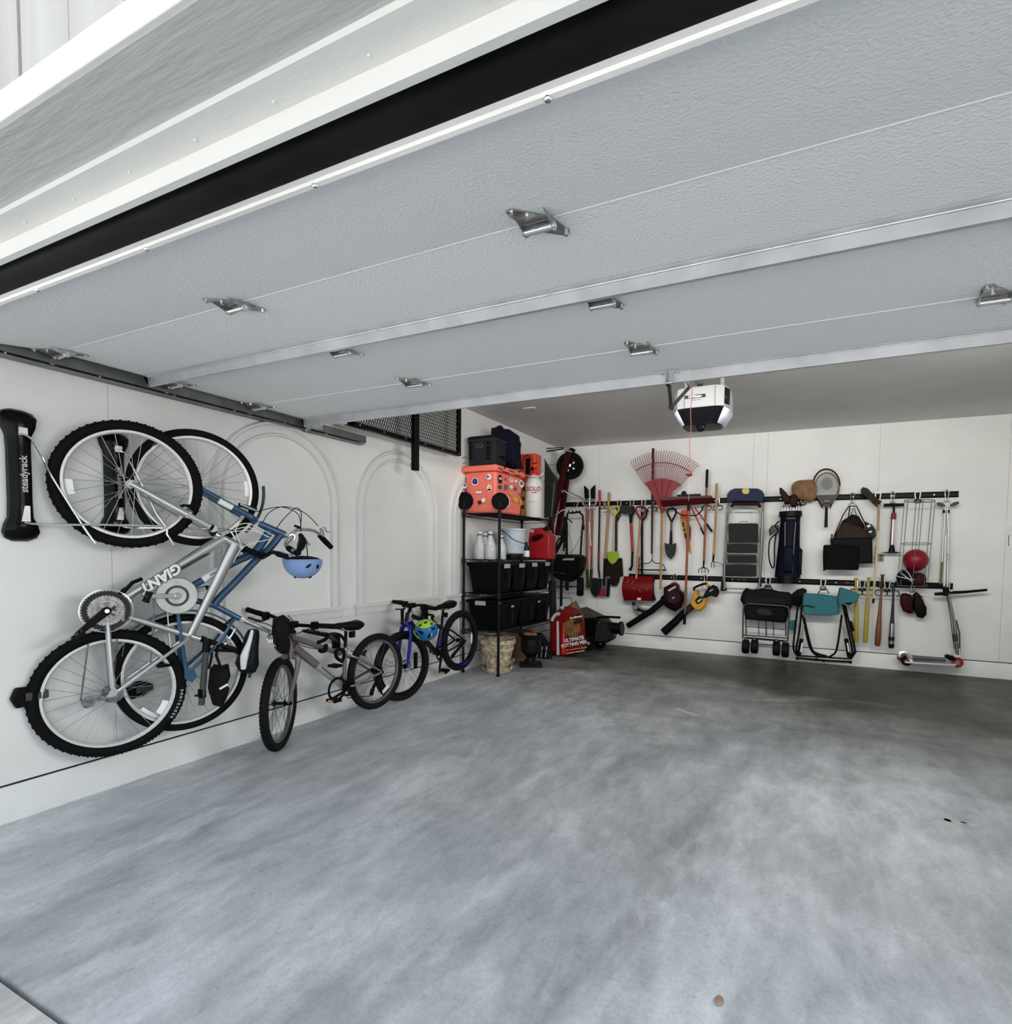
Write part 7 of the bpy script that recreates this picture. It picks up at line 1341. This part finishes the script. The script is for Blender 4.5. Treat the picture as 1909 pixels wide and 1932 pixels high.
for u, v0, v1 in ((1406.5, 1206, 1233), (1423.5, 1206, 1233), (1464.5, 1209, 1237), (1481.5, 1212, 1240)):
    p = B(u, (v0+v1)/2, .22); w_ = 6.2*M1; r = (v1-v0)/2*M1; o = MB().lathe([(r*.8, -w_), (r*.96, -w_*.8), (r, -w_*.4), (r, w_*.4), (r*.96, w_*.8), (r*.8, w_)], p, (1, 0, 0), n=28).build('wheel', mat('wheel_plastic', (.012, .012, .012), .6, bump=.4, bscale=60), t); tb('fork', t, [(u, v0-3, .22), (u, v0+4, .24)], .02, WF)
tb('handle', t, [(1440, 1112), (1445, 1106), (1453, 1107), (1458, 1113)], .008, BLKC, .24)
# dark red folded chair behind
t = T('camp_stool', 'folded black seat with a dark red edge between the wagon and teal chair', 'folding seat', 1507, 1145); bl('seat_cloth', t, [(1494, 1120), (1504, 1112), (1515, 1109), (1522, 1113), (1518, 1130), (1508, 1146), (1497, 1142)], .08, mat('black_red_cloth', (.02, .010, .012), .7, bump=.2), .04, .15); tb('red_piping', t, [(1496, 1122), (1504, 1114), (1514, 1111)], .012, mat('piping_red', srgb(150, 60, 70), .6, bump=.1), .10)
# teal rocking chair
TEAL = mat('teal_canvas', srgb(52, 120, 128), .75, noise=.06, nscale=9, bump=.3, bscale=200)
t = T('camp_chair', 'folded teal camp rocking chair with a black tube frame', 'camp chair', 1555, 1250); bl('seat_fabric', t, [(1515, 1119), (1550, 1121), (1582, 1126), (1583, 1158), (1570, 1161), (1535, 1160), (1516, 1158), (1513, 1140)], .10, TEAL, .14, .08, .004)
bl('head_rest', t, [(1583, 1109), (1586, 1108), (1612, 1116), (1621, 1121), (1617, 1134), (1608, 1138), (1594, 1137), (1581, 1144), (1579, 1128)], .12, TEAL, .16, .12, .004); pr('head_rest_inside', t, [(1594, 1138), (1604, 1134), (1609, 1138), (1600, 1142)], .02, BLK, .26, .002); pr('logo_patch', t, rbox(1545, 1130, 1552, 1139), .004, BLK, .232, .0); pr('logo_mark', t, rbox(1547, 1132, 1550, 1135), .002, TEAL, .237, 0); bl('cup_pouch', t, [(1490, 1171), (1502, 1170), (1501, 1189), (1489, 1188)], .06, TEAL, .08, .1)
for pts in ([(1508, 1122), (1503, 1160), (1497, 1212), (1498, 1228), (1505, 1238)], [(1514, 1128), (1508, 1190), (1502, 1225), (1508, 1238)], [(1514, 1160), (1520, 1190), (1528, 1222), (1540, 1236), (1558, 1240), (1570, 1236), (1579, 1222), (1588, 1160)], [(1590, 1140), (1598, 1180), (1607, 1222), (1608, 1232), (1602, 1242)], [(1594, 1142), (1612, 1222), (1612, 1232), (1604, 1244)], [(1517, 1165), (1527, 1210), (1536, 1230), (1560, 1238)]): tb('frame_tube', t, pts, .012, BLKM, .18, sm=4)
tb('front_foot_bar', t, [(1501, 1241), (1555, 1246), (1606, 1249)], .013, BLKM, .20); tb('rear_foot_bar', t, [(1503, 1237), (1602, 1243)], .010, BLKM, .12)
for (a, c, e) in (((1516, 1178), (1512, 1205), (1507, 1236)), ((1590, 1180), (1596, 1205), (1602, 1240))): tb('piston_rod', t, [a, c], .010, CHR, .20); tb('piston_cylinder', t, [c, e], .024, BLK, .20)
pr('warning_label', t, [(1512, 1213), (1515, 1213), (1512, 1230), (1509, 1230)], .002, WHT, .226, 0); pr('warning_label', t, [(1597, 1213), (1600, 1213), (1603, 1230), (1600, 1230)], .002, WHT, .226, 0)
for u, v in ((1504, 1242), (1540, 1244), (1553, 1246), (1604, 1249)): tb('foot_cap', t, [(u-3, v), (u+3, v+.3)], .018, BLK, .2)
tb('carry_strap', t, [(1543, 1120), (1548, 1113), (1560, 1113), (1564, 1120)], .006, BLKC, .10); tb('side_strap', t, [(1515, 1143), (1525, 1143), (1536, 1146)], .007, BLKC, .245); bl('mesh_pocket', t, [(1601, 1170), (1608, 1173), (1612, 1190), (1606, 1192)], .05, BAGM, .12)
# leaf blowers
t = T('leaf_blower', 'dark red and black corded leaf blower with a long black tube', 'leaf blower', 1240, 1180); tb('tube', t, [(1258, 1128), (1230, 1152), (1184, 1181)], [.042, .044, .040], BLK, .14, n=18)
pl = [(1253, 1108), (1262, 1103), (1275, 1100), (1281, 1105), (1282, 1112), (1290, 1118), (1290, 1130), (1286, 1146), (1274, 1154), (1264, 1150), (1254, 1143), (1253, 1128)]
bl('housing', t, pl, .18, mat('blower_maroon', srgb(60, 6, 14), .4, noise=.15, bump=.08), .06, .2); MB().cyl(B(1270, 1128, .20), B(1270, 1128, .265), .095, .08, n=28).build('fan_cover', BLK, t); pr('badge', t, [(1265, 1129), (1272, 1125), (1273, 1128), (1266, 1132)], .003, mat('badge_pink', srgb(210, 120, 140), .4, bump=.02), .266, 0); pr('top_label', t, [(1260, 1113), (1274, 1105), (1276, 1108), (1262, 1116)], .003, LBL, .245, 0); tb('grip', t, [(1262, 1108), (1270, 1101), (1279, 1104), (1281, 1112)], .018, DRED, .16, sm=4); tb('collar', t, [(1262, 1123), (1251, 1133)], .055, BLK, .14, n=18); tb('side_handle', t, [(1282, 1118), (1291, 1124), (1290, 1136), (1283, 1141)], .012, DRED, .16, sm=3)
t = T('leaf_blower', 'yellow and black battery leaf blower with a wide black nozzle', 'leaf blower', 1290, 1195); YD = mat('tool_yellow', srgb(222, 160, 36), .42, noise=.05, bump=.06); tb('nozzle', t, [(1295, 1152), (1275, 1172), (1252, 1193)], [.046, .052, .056], BLK, .16, n=18); tb('tube', t, [(1312, 1138), (1294, 1154)], [.05, .042], mat('taupe_dark', srgb(88, 76, 66), .5, bump=.05), .16, n=18)
bl('motor_housing', t, [(1302, 1137), (1306, 1130), (1309, 1122), (1311, 1113), (1316, 1112), (1318, 1122), (1324, 1126), (1333, 1128), (1335, 1136), (1331, 1146), (1322, 1153), (1314, 1152), (1308, 1146)], .18, YD, .08, .18); pr('side_panel', t, [(1311, 1132), (1318, 1125), (1327, 1127), (1326, 1134), (1318, 1140), (1313, 1138)], .012, BLK, .25, .003); pr('name_plate', t, [(1315, 1134), (1323, 1128.5), (1324.5, 1131), (1317, 1137)], .003, WHT, .263, 0); text('~6', .022, B(1320, 1132.8, .268), B(1324, 1129, .26)-B(1316, 1135, .26), (0, 0, 1), BLK, t)
bl('battery', t, [(1336, 1108), (1345, 1103), (1353, 1107), (1357, 1116), (1356, 1122), (1352, 1127), (1342, 1124), (1333, 1128), (1326, 1126), (1330, 1118)], .12, BLK, .12, .15); tb('handle', t, [(1312, 1116), (1309, 1110), (1318, 1105), (1331, 1101), (1336, 1106), (1341, 1112)], .016, BLK, .18, sm=4); tb('yellow_neck', t, [(1333, 1102), (1337, 1106)], .022, YD, .18); pr('battery_label', t, [(1338, 1115), (1344, 1111), (1345, 1112.5), (1339, 1117)], .003, LBL, .245, 0)
tb('hanging_ring', T('key_ring', 'small steel ring with clip hanging under the red leaf blower', 'ring', 1276, 1165), [(1275, 1154), (1279, 1158), (1275, 1164), (1272, 1159)], .006, STL, .1, closed=True)
# ---- left end: wheelbarrow on the wall and seed spreader ----
YW = .30
t = thing('wheelbarrow', 'dark red framed wheelbarrow with grey tray hanging upright in the corner, wheel at the top', 'wheelbarrow', B(1050, 1000, YW)); TRY = mat('tray_grey', srgb(72, 74, 74), .5, noise=.08, bump=.1)
a = [B(u, v, .45) for u, v in ((1008, 858), (1022, 858), (1036, 882), (1052, 903), (1050, 935), (1044, 975), (1020, 978), (1012, 950), (1012, 900))]; c2 = [B(u, v, .18) for u, v in ((1012, 862), (1024, 862), (1040, 888), (1056, 908), (1056, 935), (1050, 970), (1030, 975), (1018, 950), (1018, 900))]; MB().rings([a, c2]).build('tray', TRY, t, bevel=.01); tb('tray_edge', t, [(1022, 858, .46), (1036, 882, .46), (1048, 903, .46), (1046, 920, .46), (1020, 905, .46)], .008, GREY)
tb('tray_rib', t, [(1046, 910, .46), (1040, 975, .46)], .012, mat('tray_light', (.13, .13, .13), .5, bump=.05))
MR = mat('frame_maroon', srgb(86, 14, 26), .45, noise=.1, bump=.08)
MB().bar(B(1073, 852, YW+.12), B(1036, 1000, YW+.12), .075, .055, (0, 1, 0)).build('frame_beam', MR, t, bevel=.004); MB().bar(B(1069, 905, YW), B(1052, 1010, YW), .08, .055, (0, 1, 0)).build('frame_beam', MR, t, bevel=.004); MB().bar(B(1062, 930, YW-.05), B(1060, 985, YW-.05), .05, .05, (0, 1, 0)).build('bracket', DSTL, t)
wc = B(1075, 879, YW); r = 26*mpp(wc); ax = V((.28, -.96, 0)).normalized(); o = MB().torus(wc, ax, r*.78, r*.22, n=40, k=12).build('tyre', RUB, t); MB().lathe([(.001, .02), (r*.15, .02), (r*.2, .0), (r*.6, .015), (r*.6, -.02), (.001, -.02)], wc, ax, n=28).build('rim', BLKM, t); MB().cyl(wc, wc+ax*.05, .02).build('axle_cap', CHR, t)
for k in range(5): a_ = 2*PI*k/5; u_, v_ = frame(ax); MB().bar(wc+ax*.017+(u_*math.cos(a_)+v_*math.sin(a_))*r*.28, wc+ax*.017+(u_*math.cos(a_)+v_*math.sin(a_))*r*.42, .018, .004, ax).build('rim_slot', STL, t)
tb('brace_wire', t, [(1013, 847), (1073, 844)], .007, BLKM, YW+.1); tb('brace_wire', t, [(1014, 853), (1035, 851), (1070, 846)], .009, BLKM, YW+.1); pr('axle_bracket', t, [(1066, 845), (1074, 844), (1075, 854), (1066, 854)], .05, STL, YW+.08); pr('stop_block', t, rbox(1009, 844, 1017, 855), .06, BLK, YW+.06); tb('axle_nut', t, [(1076, 847), (1084, 851)], .025, BLK, YW+.08)
tb('leg', t, [(1060, 925, YW+.1), (1064, 926, YW+.1), (1088, 943, YW-.05), (1090, 950, YW-.05), (1086, 958, YW), (1060, 963, YW+.1), (1048, 972, YW+.12)], .010, STL); tb('leg', t, [(1073, 928, YW), (1098, 940, .08), (1105, 948, .08)], .009, STL); tb('handle', t, [(1062, 930, YW+.12), (1057, 925, YW+.12), (1059, 915, YW+.1)], .009, STL); tb('tray_chain', t, [(1034, 877, .4), (1047, 877, YW), (1060, 877, YW)], .003, BLKM)
t = thing('seed_spreader', 'dark green and black broadcast spreader hanging below the wheelbarrow', 'spreader', B(1075, 1130, .2)); DG = mat('hopper_green', srgb(14, 26, 20), .45, noise=.12, bump=.06)
bl('hopper', t, [(1044, 1048), (1096, 1047), (1101, 1052), (1100, 1060), (1097, 1075), (1092, 1087), (1078, 1098), (1066, 1096), (1052, 1090), (1044, 1082)], .34, DG, .10, .12); pr('hopper_rim', t, [(1044, 1046), (1098, 1046), (1101, 1050), (1100, 1053), (1044, 1053)], .38, mat('rim_dark', (.015, .02, .018), .4, bump=.03), .08, .004)
pr('white_label', t, [(1060, 1057), (1067, 1051), (1083, 1051), (1083, 1057)], .004, mat('label_soft', (.45, .45, .44), .5, bump=.02), .445, 0); text('~45', .04, B(1056, 1081, .46), (1, 0, -.1), (0, 0, 1), GREY, t, bold=.001)
tb('handle_bar', t, [(1063, 1040), (1068, 985), (1071, 968), (1078, 968), (1092, 966), (1099, 972), (1100, 985), (1098, 1000), (1095, 1046)], .014, BLKM, .30, sm=0)
for u in (1073, 1080, 1087, 1094): tb('finger_grip', t, [(u, 967), (u, 963)], .010, BLK, .30)
tb('upright', t, [(1068, 975), (1060, 1020), (1044, 1048)], .028, BLK, .32); tb('upright', t, [(1069, 985), (1069, 1046)], .018, BLK, .28); tb('arch_brace', t, [(1046, 1048), (1050, 1025), (1058, 1015), (1066, 1028), (1070, 1046)], .012, BLK, .33, sm=3); tb('trigger', t, [(1070, 978), (1080, 986)], .008, BLK, .33); tb('flow_knob', t, [(1100, 990), (1100, 1000)], .022, BLK, .30); tb('control_cable', t, [(1097, 1008), (1086, 1030), (1075, 1045)], .003, GREY, .34, sm=3); tb('control_cable', t, [(1070, 1000), (1077, 1020), (1079, 1046)], .0025, GREY, .34, sm=3)
tb('lower_frame', t, [(1059, 1095), (1058, 1160)], .02, BLK, .28); tb('axle', t, [(1050, 1107), (1096, 1107)], .008, BLKM, .24); tb('side_frame', t, [(1093, 1085), (1098, 1080), (1099, 1090), (1090, 1090)], .006, BLKM, .26); tb('gear_box', t, [(1069, 1098), (1070, 1114)], [.03, .022], BLK, .26)
wc = B(1094.5, 1107, .24); MB().lathe([(.04, -.05), (.12, -.05), (.135, -.03), (.135, .03), (.12, .05), (.04, .05)], wc, (.92, .38, 0), n=28).build('wheel', RUB, t); 
# clutter leaning between shelf and spreader
t = thing('rolled_screen', 'dim grey rolled mesh standing beside the far shelf post', 'roll', B(1044, 1240, .75)); b = MB(); p, q = YP(1046, 1225, 6.75), YP(1041, 1095, 6.75); p.z = 0; b.tube([p, q], .05, n=14); b.build('roll', mat('screen_grey', (.045, .045, .047), .6, noise=.5, nscale=40, bump=.5), t)
# white scuff of dried paint on the slab, small leaf
for pts, lb in (([(1268, 1338), (1280, 1336), (1296, 1341), (1310, 1346), (1322, 1350), (1312, 1351), (1298, 1348), (1282, 1343)], 0),):
    MB().prism([Zp(u, v, .0008) for u, v in pts], (0, 0, .0008)).build('paint_spill', mat('spill_white', (.55, .55, .53), .6, noise=.2, nscale=30, bump=.2), None)['label'] = 'thin splash of white paint dried on the floor near the back wall'
bpy.data.objects['paint_spill']['category'] = 'paint splash'
random.seed(5)
for i, (u, v, s_) in enumerate(((1776, 1546, 7), (1800, 1549, 9), (1832, 1554, 8))):
    c = Zp(u, v, .0008); MB().prism([c+V((math.cos(a)*s_*.006*random.uniform(.5, 1.3), math.sin(a)*s_*.003*random.uniform(.4, 1.3), 0)) for a in np.linspace(0, 2*PI, 11, endpoint=False)], (0, 0, .0006)).build('paint_fleck', _m['spill_white'])
    o = col.objects[-1]; tag(o, ('white paint fleck on the right of the floor, leftmost of three', 'white paint fleck on the right of the floor, middle of three', 'white paint fleck on the right of the floor, rightmost of three')[i], 'paint fleck', 'paint flecks on the floor')
c = Zp(1356, 1888, .004); MB().blob([c+V((.012*math.cos(a), .02*math.sin(a), 0)) for a in np.linspace(0, 2*PI, 10, endpoint=False)], V((0, 0, .008)), .4).build('dry_leaf', mat('dry_leaf_tan', srgb(176, 150, 132), .8, noise=.2, bump=.3), noise=.003)
tag(col.objects[-1], 'tiny curled tan leaf on the floor near the bottom edge', 'leaf')
